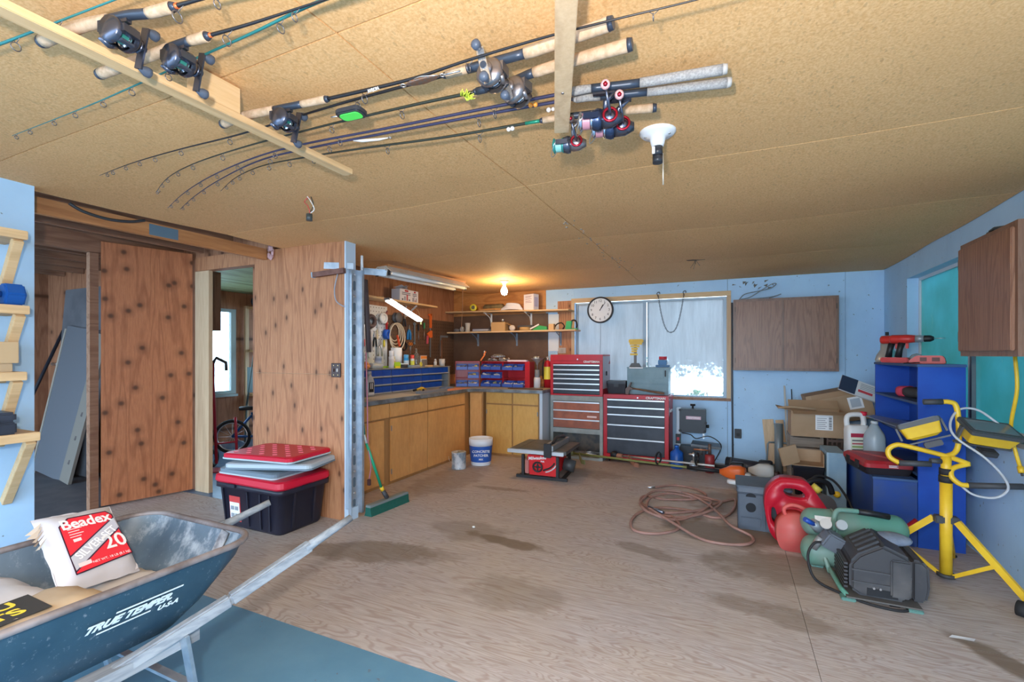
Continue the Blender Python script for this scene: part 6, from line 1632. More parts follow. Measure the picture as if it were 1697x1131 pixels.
RP = {
'R1': [(-1.757, 0.649, 2.285), (-1.597, 0.661, 2.285), (-1.49, 0.68, 2.285), (-1.419, 0.694, 2.285), (-1.369, 0.71, 2.285), (-1.289, 0.723, 2.285), (-1.145, 0.746, 2.285), (-0.818, 0.813, 2.285)],
'R2': [(-1.785, 0.796, 2.28), (-1.603, 0.807, 2.28), (-1.462, 0.812, 2.28), (-1.374, 0.818, 2.28), (-1.313, 0.825, 2.28), (-1.147, 0.844, 2.28), (-0.926, 0.862, 2.28), (-0.638, 0.89, 2.28)],
'R3': [(-2.068, 0.585, 2.29), (-1.887, 0.603, 2.285), (-1.716, 0.619, 2.285), (-1.393, 0.648, 2.285), (-1.164, 0.672, 2.285)],
'R4': [(-0.641, 0.894, 2.30), (-0.832, 0.886, 2.30), (-0.99, 0.881, 2.30), (-1.195, 0.879, 2.29), (-1.432, 0.878, 2.285), (-1.745, 0.882, 2.285), (-2.051, 0.9, 2.3), (-2.397, 0.917, 2.32), (-2.766, 0.921, 2.33)],
'R5': [(-1.756, 1.172, 2.285), (-1.65, 1.165, 2.285), (-1.492, 1.181, 2.285), (-1.373, 1.196, 2.285), (-1.271, 1.208, 2.285), (-1.021, 1.215, 2.275), (-0.879, 1.214, 2.27), (-0.699, 1.204, 2.268), (-0.468, 1.205, 2.268), (-0.285, 1.216, 2.268), (-0.067, 1.234, 2.268), (0.112, 1.236, 2.268)],
'R6': [(-0.297, 1.256, 2.288), (-0.415, 1.265, 2.288), (-0.548, 1.274, 2.288), (-0.74, 1.269, 2.288), (-0.817, 1.268, 2.288), (-1.05, 1.259, 2.288), (-1.319, 1.254, 2.288), (-1.807, 1.276, 2.3), (-2.215, 1.28, 2.315), (-2.613, 1.29, 2.325), (-2.969, 1.316, 2.33)],
'R7': [(-0.267, 1.365, 2.288), (-0.411, 1.366, 2.288), (-0.56, 1.373, 2.288), (-0.651, 1.389, 2.288), (-0.775, 1.39, 2.288), (-0.984, 1.373, 2.288), (-1.246, 1.358, 2.288), (-1.481, 1.348, 2.288), (-1.928, 1.362, 2.3), (-2.351, 1.413, 2.32), (-2.67, 1.477, 2.325), (-2.972, 1.584, 2.33)],
'R8': [(-0.022, 1.605, 2.288), (-0.268, 1.57, 2.288), (-0.42, 1.535, 2.288), (-0.49, 1.526, 2.288), (-0.764, 1.502, 2.288), (-1.224, 1.467, 2.288), (-1.643, 1.431, 2.288), (-1.979, 1.456, 2.3), (-2.425, 1.548, 2.32), (-2.834, 1.654, 2.325), (-3.236, 1.79, 2.33)],
'R9': [(-0.011, 1.682, 2.285), (-0.254, 1.628, 2.285), (-0.404, 1.591, 2.285), (-0.482, 1.568, 2.285), (-0.778, 1.535, 2.285), (-1.212, 1.496, 2.285), (-1.667, 1.462, 2.285), (-2.003, 1.490, 2.3), (-2.461, 1.605, 2.32), (-2.856, 1.72, 2.325), (-3.195, 1.84, 2.33)],
'R10': [(-0.253, 1.744, 2.285), (-0.42, 1.7, 2.285), (-0.55, 1.674, 2.285), (-0.641, 1.662, 2.285), (-1.045, 1.623, 2.285), (-1.432, 1.561, 2.285), (-1.737, 1.533, 2.29), (-2.038, 1.551, 2.31), (-2.326, 1.614, 2.32), (-2.627, 1.731, 2.33)],
}
ora = plain((.70, .16, .05), .35, .3)
rod('cork handled casting rod nearest the ceiling edge with red wraps', RP['R1'], [(0, 2, cork, .017, .014), (2, 4, seatm, .012, .012), (4, 5, cork, .013, .014)], blk_b, .006, (.12, .5), ('bait', 2, .5, dict(style='low', side=-1)), accents=((.02, .02, ora),))
rod('cork handled casting rod crossing the long batten with red wraps', RP['R2'], [(0, 2, cork, .016, .014), (2, 3, seatm, .012, .012), (3, 4, cork, .013, .014)], blk_b, .0055, (.2, .6), ('bait', 2, .45, dict(style='low', side=-1)), accents=((.02, .02, ora),))
rod('slim teal rod blank running over the long batten end', RP['R3'], [], teal_b, .0055, (.15, .4, .6))
rod('slim dark teal rod with its tip towards the white wall', RP['R4'], [], teal_b, .0055, (.33, .5, .58, .66, .74, .82, .88, .94, .99))
r5 = rod('casting rod with a lettered black blank and cork handle', RP['R5'], [(0, 2, cork, .017, .014), (2, 3, seatm, .012, .012), (3, 4, cork, .012, .013)], blk_b, .0065, (.10, .45, .62, .8), ('bait', 2, .35, dict(style='low', side=-1)))
text('AVEON', .014, whitep, r5, (-1.06, 1.207, 2.2675), rot=(R(150), 0, R(-1)), spin=0, bold=.0004)
rod('casting rod with a long cork butt and pewter reel above the other', RP['R6'], [(0, 2, cork, .019, .017), (2, 3, seatm, .014, .014), (3, 4, cork, .013, .012)], blk_b, .006, (.25, .55, .68, .75, .82, .88, .93, .97), ('bait', 2, .55, dict(style='round', side=-1)))
rod('casting rod with a long cork butt and pewter reel below the other', RP['R7'], [(0, 2, cork, .019, .016), (2, 4, seatm, .014, .012)], olive_b, .006, (.2, .4, .62, .72, .80, .87, .92, .96, .99), ('bait', 2, .7, dict(style='round', side=-1)))
spin1 = (gun, mat('navy_metal', (.04, .06, .12), .25, .7), chrome, plain((.42, .20, .25), .4), redan)
knob1 = mat('clear_red_knob', (.75, .45, .45), .2)
rod('spinning rod with grey foam grips crossing highest', RP['R8'], [(0, 1, eva, .0165, .015), (1, 2, seatm, .0135, .0135), (2, 3, eva, .013, .015)], purple_b, .0065, (.15, .38, .52, .62, .70, .78, .85, .91, .96), ('spin', 1, .70, dict(mats=spin1, side=1, ang=.5, knobm=knob1, size=1.2)), capm=plain((.42, .40, .38), .6))
rod('spinning rod with grey foam grips lying just below its twin', RP['R9'], [(0, 1, eva, .0165, .015), (1, 2, seatm, .0135, .0135), (2, 3, eva, .013, .015)], purple_b, .0065, (.17, .40, .54, .64, .72, .80, .87, .92, .97), ('spin', 1, .60, dict(mats=spin1, side=1, ang=.62, drop=.08, knobm=knob1, size=1.2)), capm=plain((.42, .40, .38), .6))
rod('spinning rod with short cork grips and a green wrapped blank', RP['R10'], [(0, 1, cork, .0155, .014), (1, 2, seatm, .0125, .012), (2, 3, cork, .012, .012)], olive_b, .006, (.12, .30, .48, .58, .66, .74, .81, .88, .94), ('spin', 1, .85, dict(mats=(gun2, gun, plain((.05, .30, .28), .3, .5), plain((.20, .45, .42), .4), redan), side=1, ang=.55, drop=.085, size=1.05)), accents=((.02, .07, plain((.02, .25, .16), .3, .3)),))

# tackle hanging on the rods
fl_ = thing('trolling_flasher', 'green faced black flasher clipped to a rod', 'lure', (-1.20, 1.255, 2.243), rot=(0, 0, R(4)))
obj('frame', MB().prism(rrect(.105, .062, .02), -.010, .010), plain((.03, .035, .045), .3), fl_, .004)
obj('green_face', MB().prism(rrect(.082, .042, .016), -.0125, -.0105), plain((.10, .85, .12), .35), fl_)
obj('clip', MB().tube([(-.01, .03, 0), (-.005, .045, .008), (.01, .03, .0)], .002, 6).tube([(-.055, 0, 0), (-.085, -.004, 0)], .0025, 6), steel, fl_)
sp_ = thing('spoon_lure', 'brown and silver spoon lure lashed to the lettered rod', 'lure', (-.865, 1.205, 2.249), rot=(0, 0, R(2)))
obj('blade', MB().loft([[(x_, y*q, z*q) for y, z in rrect(.030, .010, .004)] for x_, q in ((-.06, .2), (-.04, .75), (0, 1), (.04, .75), (.06, .2))]), mat('hammered_copper', (.30, .16, .10), .3, .6, c2=(.20, .18, .17), scale=90), sp_)
obj('swivel', MB().torus((.072, 0, 0), .007, .002, (0, 0, 1), 12, 6).torus((-.07, 0, 0), .008, .002, (0, 0, 1), 12, 6).tube([(.08, 0, 0), (.13, .006, .003)], .003, 6), steel, sp_)
obj('treble_hook', MB().tube(spline([(-.02, -.015, 0), (.01, -.025, -.004), (.05, -.015, -.004), (.06, -.005, 0)], 5), .0014, 5), steel, sp_)
sk = MB()
for i in range(34):
    a = random.uniform(-1.2, 1.2); l = random.uniform(.02, .045)
    sk.tube([(0, 0, 0), (.02*math.cos(a*1.5), .5*l*math.sin(a), -.004+random.uniform(-.008, .004)), (l*math.cos(a), l*math.sin(a)-.012, -.008+random.uniform(-.010, .006))], .0016, 4)
o = single('lure_skirt', sk, plain((.62, .75, .08), .5), 'chartreuse skirted lure tied to an olive blank', 'lure', (-.82, 1.383, 2.28))
wl2 = thing('minnow_lure', 'thin white minnow lure hooked on the twin spinning blanks', 'lure', (-1.30, 1.485, 2.268), rot=(0, 0, R(15)))
obj('body', MB().tube([(-.09, 0, 0), (-.05, 0, -.003), (.02, 0, -.003), (.06, 0, 0)], [.002, .006, .005, .002], 8), plain((.72, .70, .68), .3), wl2)
obj('swivel', MB().torus((.068, 0, 0), .006, .0018, (0, 0, 1), 10, 5), steel, wl2)
be = MB(); be.sph((0, 0, 0), .0085).sph((.017, .003, 0), .0085)
single('bead_pair', be, plain((.90, .33, .05), .3), 'pair of orange beads threaded by the foam gripped rods', 'beads', (-.635, 1.525, 2.275))
be = MB(); be.sph((0, 0, 0), .0085).sph((.016, .0, 0), .0085)
single('bead_pair', be, plain((.82, .78, .78), .3), 'pair of white beads on the green wrapped blank', 'beads', (-.78, 1.652, 2.275))
be = MB(); be.sph((0, 0, 0), .0085).sph((.016, .002, 0), .007)
single('bead_pair', be, plain((.80, .74, .72), .3), 'white bead lure beside the short batten', 'beads', (-.585, 1.572, 2.270))

# ================================================================ fittings on the ceiling
lh = thing('lampholder', 'white ceiling lampholder with an empty black socket and pull chain', 'light fixture', (-.283, 2.10, H-.006))
obj('base', MB().lathe([(0, 0), (.074, 0), (.076, -.010), (.066, -.020), (.034, -.030), (.028, -.058), (.024, -.070), (0, -.070)], n=30), plain((.82, .83, .86), .35), lh)
obj('socket', MB().cyl((0, 0, -.0705), (0, 0, -.108), .021, n=18).cyl((0, 0, -.112), (0, 0, -.140), .021, n=18).cyl((0, 0, -.108), (0, 0, -.112), .018, n=18), plain((.03, .032, .04), .3), lh)
obj('socket_label', MB().box(-.020, -.0225, -.105, -.008, -.0195, -.075), paper, lh)
obj('screw_slot', MB().cyl((.05, -.012, -.0245), (.05, -.012, -.028), .005, n=8).cyl((-.05, -.012, -.0245), (-.05, -.012, -.028), .005, n=8), steel, lh)
obj('pull_chain', MB().cyl((.022, .005, -.10), (.022, .005, -.235), .003, n=6), plain((.62, .55, .45), .4, .5), lh)
jw = thing('bare_wires', 'bare wires and a black socket dangling from a ceiling hole', 'wires', (-2.30, 2.05, H-.012))
obj('torn_hole', MB().prism([(-.07, -.02), (-.03, -.035), (.04, -.03), (.065, .0), (.03, .03), (-.04, .03)], -.006, -.003), plain((.72, .70, .68), .7), jw)
for i, (cm, pts_) in enumerate(((plain((.75, .74, .72), .5), [(-.01, 0, -.004), (.03, -.01, -.04), (.05, 0, -.09), (.02, 0, -.11)]), (plain((.55, .08, .06), .5), [(.0, .01, -.004), (-.03, 0, -.035), (.01, -.01, -.07), (.02, 0, -.12)]), (plain((.05, .05, .05), .5), [(.01, .01, -.004), (.02, .02, -.06), (.0, .0, -.12)]))):
    obj('wire', MB().tube(spline(pts_, 6), .003, 6), cm, jw)
obj('socket', MB().cyl((.01, 0, -.115), (.01, 0, -.155), .018, n=14), plain((.05, .06, .06), .4), jw)
jb = thing('ceiling_hole', 'torn ceiling hole with loose wires near the back wall', 'wires', (-.314, 5.07, H-.012))
obj('torn_edge', MB().prism([(-.09, -.02), (0, -.04), (.08, -.02), (.09, .02), (.0, .04), (-.08, .02)], -.006, -.003), plain((.10, .07, .05), .8), jb)
for (dx, dz) in ((-.05, -.09), (.04, -.07), (.0, -.05), (-.02, -.10)): obj('wire', MB().tube([(0, 0, -.002), (dx*.4, -.01, dz*.5), (dx, -.02, dz)], .0025, 5), plain((.16, .12, .09), .6), jb)
wr_ = thing('black_cable', 'black cable looping below the open joists', 'cable', (0, 0, 0))
obj('cable', MB().tube(spline([(-3.86, 1.55, 2.375), (-3.85, 1.62, 2.34), (-3.85, 1.75, 2.325), (-3.85, 1.88, 2.34), (-3.86, 1.98, 2.375)], 6), .010, 7), plain((.05, .055, .06), .4), wr_)
# ================================================================ wheelbarrow
wbw = thing('wheelbarrow', 'blue grey steel wheelbarrow with plaster splashes', 'wheelbarrow', (0, 0, 0))
def traymat(name, base, base2, splash, lo, hi, sc):
    m, nt, b = _new(name)
    v = _map(nt)
    n1 = _ramp(nt, _noise(nt, v, 4, 6, .65), .35, .7)
    col = _mix(nt, n1, base, base2)
    n2 = _ramp(nt, _noise(nt, _map(nt, (1, 1, .6)), sc, 6, .68), lo, hi)
    col = _mix(nt, _math(nt, 'MULTIPLY', n2, .9), col, splash)
    n3 = _ramp(nt, _noise(nt, v, 45, 4, .7), .6, .72)
    col = _mix(nt, _math(nt, 'MULTIPLY', n3, .35), col, splash)
    nt.links.new(col, b.inputs['Base Color'])
    b.inputs['Roughness'].default_value = .45
    b.inputs['Metallic'].default_value = .15
    _bump(nt, b, n2, .2, .003)
    MATS[name] = m
    return m
tin_ = traymat('tray_inside', (.075, .11, .15), (.13, .175, .215), (.36, .40, .44), .50, .64, 7)
tout = traymat('tray_outside', (.022, .062, .10), (.04, .092, .135), (.50, .55, .60), .70, .74, 7)
RZ_ = .66
def ring(cx, cy, hx, hy, r, z, dz=0): return [(cx+x, cy+y, z+dz*(y/hy)) for x, y in rrect(2*hx, 2*hy, r, 6)]
prof = [(-2.112, .83, .368, .475, .13, RZ_), (-2.112, .825, .355, .455, .13, .60), (-2.112, .79, .30, .39, .12, .47), (-2.112, .76, .26, .34, .11, .40), (-2.112, .75, .20, .28, .10, .385)]
def arr(off): return [ring(cx, cy, hx-off, hy-off, r, z+(off if i > 2 else 0)) for i, (cx, cy, hx, hy, r, z) in enumerate(prof)]
obj('tray', MB().loft(arr(0), caps=False).add(arr(0)[-1], [tuple(range(len(arr(0)[-1])))]), tout, wbw, fix=False)
ti = obj('tray_lining', MB().loft(arr(.004), caps=False).add(arr(.004)[-1], [tuple(range(len(arr(0)[-1])))]), tin_, wbw, fix=False)
obj('tray_rim', MB().tube(ring(-2.112, .83, .372, .479, .13, RZ_+.002), .013, 8, closed=True), mat('rusty_rim', (.16, .13, .125), .55, .3, c2=(.28, .25, .25), scale=8), wbw)
hwood = mat('weathered_ash', (.21, .235, .265), .7, c2=(.31, .335, .36), scale=6, stretch=(8, .8, 8))
for s_, gx, mx_ in ((1, -1.585, -1.735), (-1, -2.125, -2.40)):
    a = Vector((gx, 1.655, .648)); b = Vector((mx_, 1.18, .462)) if s_ > 0 else Vector((-2.36, 1.18, .462)); c = Vector((-1.98 if s_ > 0 else -2.24, .20, .17))
    d_ = (b-a).normalized()
    hd = obj('handle', MB().bar(a+d_*.20, b, .036, .046).bar(b, c, .036, .046), hwood, wbw, .006)
    obj('grip', MB().tube([a, a+d_*.10, a+d_*.17, a+d_*.225], [.016, .017, .019, .022], 12), hwood, hd)
    lx = -1.765 if s_ > 0 else -2.40
    obj('leg', MB().bar((lx, 1.03, .40), (lx-.02*s_, 1.10, .02), .012, .042, up=(1, 0, 0)).bar((lx-.02*s_, 1.10, .006), (lx-.02*s_, .93, .006), .042, .012).bar((lx-.02*s_, .93, .012), (lx-.01*s_, .72, .33), .012, .042, up=(1, 0, 0)), galv, wbw)
obj('leg_brace', MB().bar((-1.78, 1.06, .20), (-2.38, 1.06, .20), .03, .012), galv, wbw)
for _x in (-1.85, -2.43): obj('riser_wedge', MB().box(_x, .55, .34, _x+.06, 1.10, .384), hwood, wbw)
wh = obj('wheel', MB().torus((-2.11, .20, .20), .155, .045, (1, 0, 0), 28, 10), rubber, wbw)
obj('wheel_hub', MB().cyl((-2.15, .20, .20), (-2.07, .20, .20), .10, n=20), plain((.5, .5, .5), .4, .4), wh)
obj('axle', MB().cyl((-2.26, .20, .20), (-1.96, .20, .20), .010, n=8), steel, wh)
sidev = Vector((.068, 0, .13)).normalized()
Xv = Vector((0, 1, 0)); Zv = Xv.cross(sidev)
def sidetext(s, size, y, z, **kw):
    x = -1.744 - (RZ_-z)*.50
    if z < .60: x = -1.757 - (.60-z)*.42
    M_ = Matrix((Xv, sidev, Zv)).transposed()
    o = text(s, size, plain((.70, .78, .82), .6), wbw, tuple(Vector((x, y, z)) + Zv*.006), name='lettering', extrude=.0004, **kw)
    o.rotation_euler = (M_ @ Matrix.Rotation(kw.get('spin', 0), 3, 'Z')).to_euler()
    return o
sidetext('TRUE TEMPER.', .040, .868, .560, shear=.45, bold=.0020, sx=.98)
sidetext('U★S★A'.replace('★', '-'), .027, .985, .530, shear=.3, bold=.0012)
o = obj('lettering_bar', MB().bar((-1.7510, .82, .586), (-1.7510, 1.02, .586), .0012, .006, up=(.46, 0, .89)), plain((.70, .78, .82), .6), wbw)
o = obj('lettering_bar', MB().bar((-1.7785, .78, .533), (-1.7785, .93, .533), .0012, .005, up=(.46, 0, .89)), plain((.70, .78, .82), .6), wbw)
st = MB()
p0 = Vector((-1.98, 1.285, .645)); 
st.bar((-1.93, 1.292, .655), (-1.965, 1.215, .47), .05, .003, up=(0, -1, .4))
obj('duct_tape_strip', st, mat('torn_tape', (.45, .45, .44), .4, .4, c2=(.04, .045, .06), scale=9), wbw)

# ---- bags in the barrow
def pillow(A, U, V, th, mats, name, parent=None, nx=12, ny=12, bulge=.02, jitter=.004, seed=1):
    rnd_ = random.Random(seed)
    A, U, V = Vector(A), Vector(U), Vector(V); N = U.cross(V).normalized()
    mb = MB(); vs = []; fs = []
    for side in (1, -1):
        for j in range(ny+1):
            for i in range(nx+1):
                u = i/nx; v = j/ny
                e = min(1, 5*min(u, 1-u))*min(1, 5*min(v, 1-v)); e = math.sqrt(max(e, 0))
                p = A + U*u + V*v + N*(side*th/2*e + (rnd_.uniform(-jitter, jitter) if e < 1 else 0))
                vs.append(p)
    o = (nx+1)*(ny+1)
    for j in range(ny):
        for i in range(nx):
            a = j*(nx+1)+i
            fs.append((a, a+1, a+nx+2, a+nx+1)); fs.append((o+a, o+a+nx+1, o+a+nx+2, o+a+1))
    mb.add(vs, fs, 0, True)
    return obj(name, mb, mats, parent), N
bg = thing('joint_compound_bag', 'white and red joint compound bag propped in the wheelbarrow', 'bag', (0, 0, 0))
A = Vector((-2.150, .840, .545)); U = Vector((-.049, .270, -.033)); V = Vector((-.240, .004, .229))
N = U.cross(V).normalized()
sack, N = pillow(A, U, V, .085, plain((.56, .55, .59), .6), 'sack', bg, jitter=.005)
un, vn = U.normalized(), (V - U*(V.dot(U)/U.length_squared)).normalized()
def on(u, v, h=.0): return A + U*u + V*v + N*(.0428 + h)
def decal(name, poly, m, h): return obj(name, MB().add([on(u, v, h) for u, v in poly], [tuple(range(len(poly)))]), m, bg, fix=False)
decal('panel_border', [(.135, .115), (.90, .20), (.865, .80), (.80, .865), (.30, .86), (.16, .76)], plain((.04, .01, .03), .5), .0006)
decal('red_panel', [(.15, .13), (.885, .212), (.85, .79), (.79, .85), (.31, .845), (.175, .75)], plain((.78, .03, .05), .5), .0012)
decal('band_border', [(.150, .145), (.15, .36), (.862, .76), (.872, .575)], plain((.05, .02, .05), .5), .0018)
decal('silver_band', [(.152, .165), (.152, .34), (.861, .742), (.870, .595)], plain((.52, .53, .60), .5), .0024)
BM = Matrix((un, vn, N)).transposed()
def bagtext(s, size, u, v, m, spin=0, **kw):
    o = text(s, size, m, bg, tuple(on(u, v, .0030)), extrude=.0002, **kw)
    o.rotation_euler = (BM @ Matrix.Rotation(spin, 3, 'Z')).to_euler()
    return o
bagtext('Beadex', .060, .50, .765, whitep, .02, bold=.0016)
bagtext('SILVER SET', .041, .52, .460, plain((.88, .88, .90), .5), .50, bold=.0006)
bagtext('20', .085, .74, .415, whitep, .02, bold=.0012)
bagtext('NET WT. 18 LB (8.1 kg)', .014, .62, .225, plain((.9, .75, .75), .5), .06)
for i in range(4): decal('bullet_line', [(.24, .69-.035*i), (.42-.04*(i % 2), .70-.035*i), (.42-.04*(i % 2), .71-.035*i), (.24, .70-.035*i)], plain((.90, .72, .72), .5), .0016)
decal('small_print', [(.20, .19), (.36, .21), (.36, .26), (.20, .24)], plain((.88, .68, .68), .5), .0030)
decal('product_picture', [(.26, .52), (.36, .53), (.36, .57), (.26, .56)], plain((.85, .7, .7), .5), .0016)
tn = MB()
for i in range(5): tn.add([on(-.02-.02*i, .78-.05*i, -.03), on(.05, .90-.05*i, -.02), on(-.10-.03*(i % 2), .83-.07*i, -.05+.01*i)], [(0, 1, 2)])
obj('torn_paper', tn, plain((.45, .36, .28), .8), bg, fix=False)
yb_ = thing('mortar_bag', 'tan and black paper bag with yellow lettering in the wheelbarrow', 'bag', (0, 0, 0))
A2 = Vector((-2.02, .44, .595)); U2 = Vector((.235, .02, .01)); V2 = Vector((-.03, .40, .0))
s2, N2 = pillow(A2, U2, V2, .09, mat('kraft_paper', (.47, .36, .24), .75, c2=(.40, .30, .20), scale=5), 'sack', yb_, jitter=.005, seed=4)
def on2(u, v, h): return A2 + U2*u + V2*v + N2*(.0452+h)
obj('black_panel', MB().add([on2(.12, .08, .0006), on2(.88, .08, .0006), on2(.88, .60, .0006), on2(.12, .66, .0006)], [(0, 1, 2, 3)]), plain((.035, .032, .03), .6), yb_, fix=False)
B2 = Matrix(((V2.normalized()), (-U2).normalized(), N2)).transposed()
for (s, u, v, sz) in (('GLU', .30, .36, .075), ('HTS', .62, .34, .075)):
    o = text(s, sz, plain((.82, .60, .05), .5), yb_, tuple(on2(u, v, .0012)), extrude=.0002, bold=.002)
    o.rotation_euler = B2.to_euler()
gp_, N3 = pillow((-2.30, .92, .475), (.36, .03, -.01), (-.05, .24, .0), .07, plain((.55, .50, .46), .8), 'empty_sack', None, jitter=.008, seed=9)
tag(gp_, 'crumpled grey paper sack on the wheelbarrow floor', 'sack')
gp2, N4 = pillow((-2.44, .44, .545), (.36, .03, -.01), (-.02, .36, .02), .10, plain((.47, .45, .46), .8), 'folded_sack', None, jitter=.006, seed=12)
tag(gp2, 'grey folded sack under the tan bag in the wheelbarrow', 'sack')

# ================================================================ storage tote with stacked lids
to = thing('storage_tote', 'black storage tote with a red lid beside the doorway', 'tote', (-3.47, 2.735, 0))
tb_ = plain((.016, .016, .030), .42)
obj('body', MB().loft([[(x, y, z) for x, y in rrect(w, d, .05)] for (z, w, d) in ((0, .66, .40), (.02, .68, .42), (.315, .74, .46), (.32, .785, .50), (.36, .785, .50))]), tb_, to)
for x in (-.28, .0, .14, .24): obj('body_rib', MB().bar((x, -.213, .03), (x*1.06, -.233, .31), .012, .02, up=(0, 1, 0)), tb_, to)
for y in (-.10, .10): obj('body_rib', MB().bar((.342, y, .03), (.368, y, .31), .02, .012, up=(1, 0, 0)), tb_, to)
lid = obj('lid', MB().loft([[(x, y, z) for x, y in rrect(w, d, .06)] for (z, w, d) in ((.3605, .78, .50), (.375, .80, .52), (.415, .79, .51), (.425, .76, .48))], smooth=False), mat('lid_red', (.60, .008, .035), .38), to)
obj('latch', MB().box(-.21, -.266, .335, -.11, -.250, .362), tb_, to, .004)
obj('latch', MB().box(.385, -.05, .33, .41, .05, .362), tb_, to, .004)
obj('handle_lip', MB().box(-.42, -.06, .31, -.385, .06, .335), tb_, to, .006)
lbl = obj('label_sticker', MB().bar((-.165, -.2125, .05), (-.165, -.2275, .255), .13, .002, up=(0, 1, 0)), plain((.55, .05, .05), .5), to)
obj('label_panel', MB().bar((-.165, -.2175, .075), (-.165, -.227, .205), .115, .002, up=(0, 1, 0)), paper, lbl)
for i in range(4): obj('label_print', MB().cbox((-.19+.05*(i % 2), -.2225-.0045*(i//2)-.001, .10+.06*(i//2)), (.035, .002, .03)), plain((.25, .27, .3), .5), lbl)
def tote_lid(label, loc, rot, w, d, m, rim_m, pattern=None):
    t = thing('tote_lid', label, 'lid', loc, rot=rot, group='loose lids on the tote')
    obj('panel', MB().loft([[(x, y, z) for x, y in rrect(a, b, .05)] for (z, a, b) in ((0, w, d), (.026, w, d), (.034, w-.03, d-.03))], smooth=False), m, t)
    obj('rim', MB().loft([[(x, y, z) for x, y in rrect(a, b, .05)] for (z, a, b) in ((-.012, w+.012, d+.012), (-.0005, w+.012, d+.012))], smooth=False), rim_m, t)
    if pattern:
        for i in range(9):
            for j in range(6):
                if (i+j) % 2: continue
                x = -w/2+.09+i*(w-.18)/8; y = -d/2+.07+j*(d-.14)/5
                obj('diamond_stud', MB().prism([(x-.026, y), (x, y-.02), (x+.026, y), (x, y+.02)], .0342, .040), pattern, t)
    return t
glm = plain((.17, .23, .28), .45)
glt = plain((.46, .53, .58), .45)
tote_lid('grey lid lying flat on the red tote lid', (-3.52, 2.72, .4385), (0, 0, R(2)), .64, .42, glm, glt)
tote_lid('grey lid jutting out askew over the tote', (-3.40, 2.78, .499), (R(1.0), R(-1.5), R(14)), .78, .44, glt, glm)
tote_lid('red diamond studded lid on top of the stacked lids', (-3.47, 2.78, .560), (R(.8), R(-1.2), R(3)), .76, .46, mat('lid_red', (.60, .008, .035), .38), glt, mat('lid_red_worn', (.72, .12, .16), .4))

# ================================================================ push broom
br = thing('push_broom', 'green push broom leaning by the steel post', 'broom', (0, 0, 0))
gbm = plain((.012, .11, .085), .6)
h0, h1 = Vector((-2.838, 3.165, .085)), Vector((-2.805, 3.65, .085))
obj('block', MB().bar(h0, h1, .06, .022), plain((.20, .24, .24), .5), br, .004)
bv_ = MB(); dd_ = (h1-h0); n_ = 26
for i in range(n_):
    p = h0 + dd_*((i+.5)/n_)
    bv_.loft([[tuple(p + Vector((x*q, y, z))) for x, y in ((-.028, -.0088), (.028, -.0088), (.028, .0088), (-.028, .0088))] for z, q in ((-.0115, 1), (-.06, 1.15), (-.0845, 1.45))], smooth=False)
o = obj('bristles', bv_, gbm, br); o['kind'] = 'stuff'
obj('ferrule', MB().cyl((-2.824, 3.40, .097), (-2.848, 3.37, .17), .020, n=12), dark_gray, br)
obj('yellow_band', MB().cyl((-2.848, 3.37, .17), (-2.855, 3.355, .205), .018, n=12), yellowp, br)
obj('handle', MB().cyl((-2.855, 3.355, .205), (-2.905, 3.22, .62), .0125, n=12), plain((.01, .30, .16), .4), br)
obj('upper_handle', MB().cyl((-2.905, 3.22, .62), (-2.912, 3.197, .70), .0105, n=10), plain((.55, .6, .6), .4), br)
obj('handle_top', MB().cyl((-2.912, 3.197, .70), (-2.9145, 3.189, .78), .0135, n=10), plain((.01, .22, .15), .4), br)
pkc = thing('pink_cord', 'pink cord with a dark plug hanging down behind the steel post', 'cord', (0, 0, 0))
obj('cord', MB().tube(spline([(-2.905, 3.215, 1.42), (-2.90, 3.225, 1.0), (-2.895, 3.23, .6), (-2.89, 3.26, .42), (-2.895, 3.245, .30)], 6), .006, 6), plain((.42, .16, .22), .6), pkc)
obj('plug', MB().cbox((-2.895, 3.243, .27), (.03, .025, .055)), plain((.08, .035, .035), .5), pkc, .004)
dkb = single('umbrella_case', MB().loft([[(-2.91+x, 3.225+y+dy, z) for x, y in rrect(w, .05, .015)] for z, w, dy in ((1.42, .03, .03), (1.6, .035, .02), (1.9, .03, .0), (2.06, .02, -.01))]), plain((.06, .045, .05), .7), 'dark cloth sleeve hanging behind the steel post', 'sleeve')

# ---- perforated steel post at the wall end
sp2 = thing('steel_post', 'perforated galvanised steel post fixed to the wall end', 'post', (0, 0, 0))
obj('web', MB().box(-2.927, 3.03, .03, -2.921, 3.155, 2.13), galv, sp2)
obj('flange', MB().box(-2.921, 3.03, .03, -2.895, 3.036, 2.13), galv, sp2)
obj('flange', MB().box(-2.921, 3.149, .03, -2.895, 3.155, 2.13).box(-2.895, 3.149, .03, -2.889, 3.175, 2.13), galv, sp2)
for i in range(11):
    z = .12 + i*.187
    obj('slot', MB().prism(rrect(.03, .085, .015, cx=3.09, cy=z), -2.9212, -2.9200, 'yz'), plain((.10, .14, .18), .6), sp2)
    obj('bolt', MB().cyl((-2.921, 3.09, z+.094), (-2.912, 3.09, z+.094), .011, n=8), steel, sp2)
obj('top_arm', MB().bar((-3.25, 2.955, 2.085), (-2.91, 2.965, 2.10), .03, .042), mat('rust_brown_arm', (.16, .075, .06), .6, .3, c2=(.22, .11, .085), scale=12), sp2)
obj('arm_end', MB().bar((-3.262, 2.955, 2.083), (-3.2505, 2.955, 2.0845), .034, .046), plain((.30, .42, .50), .5), sp2)
obj('top_arm', MB().bar((-3.16, 2.985, 2.165), (-2.86, 3.02, 2.14), .006, .055), galv, sp2)
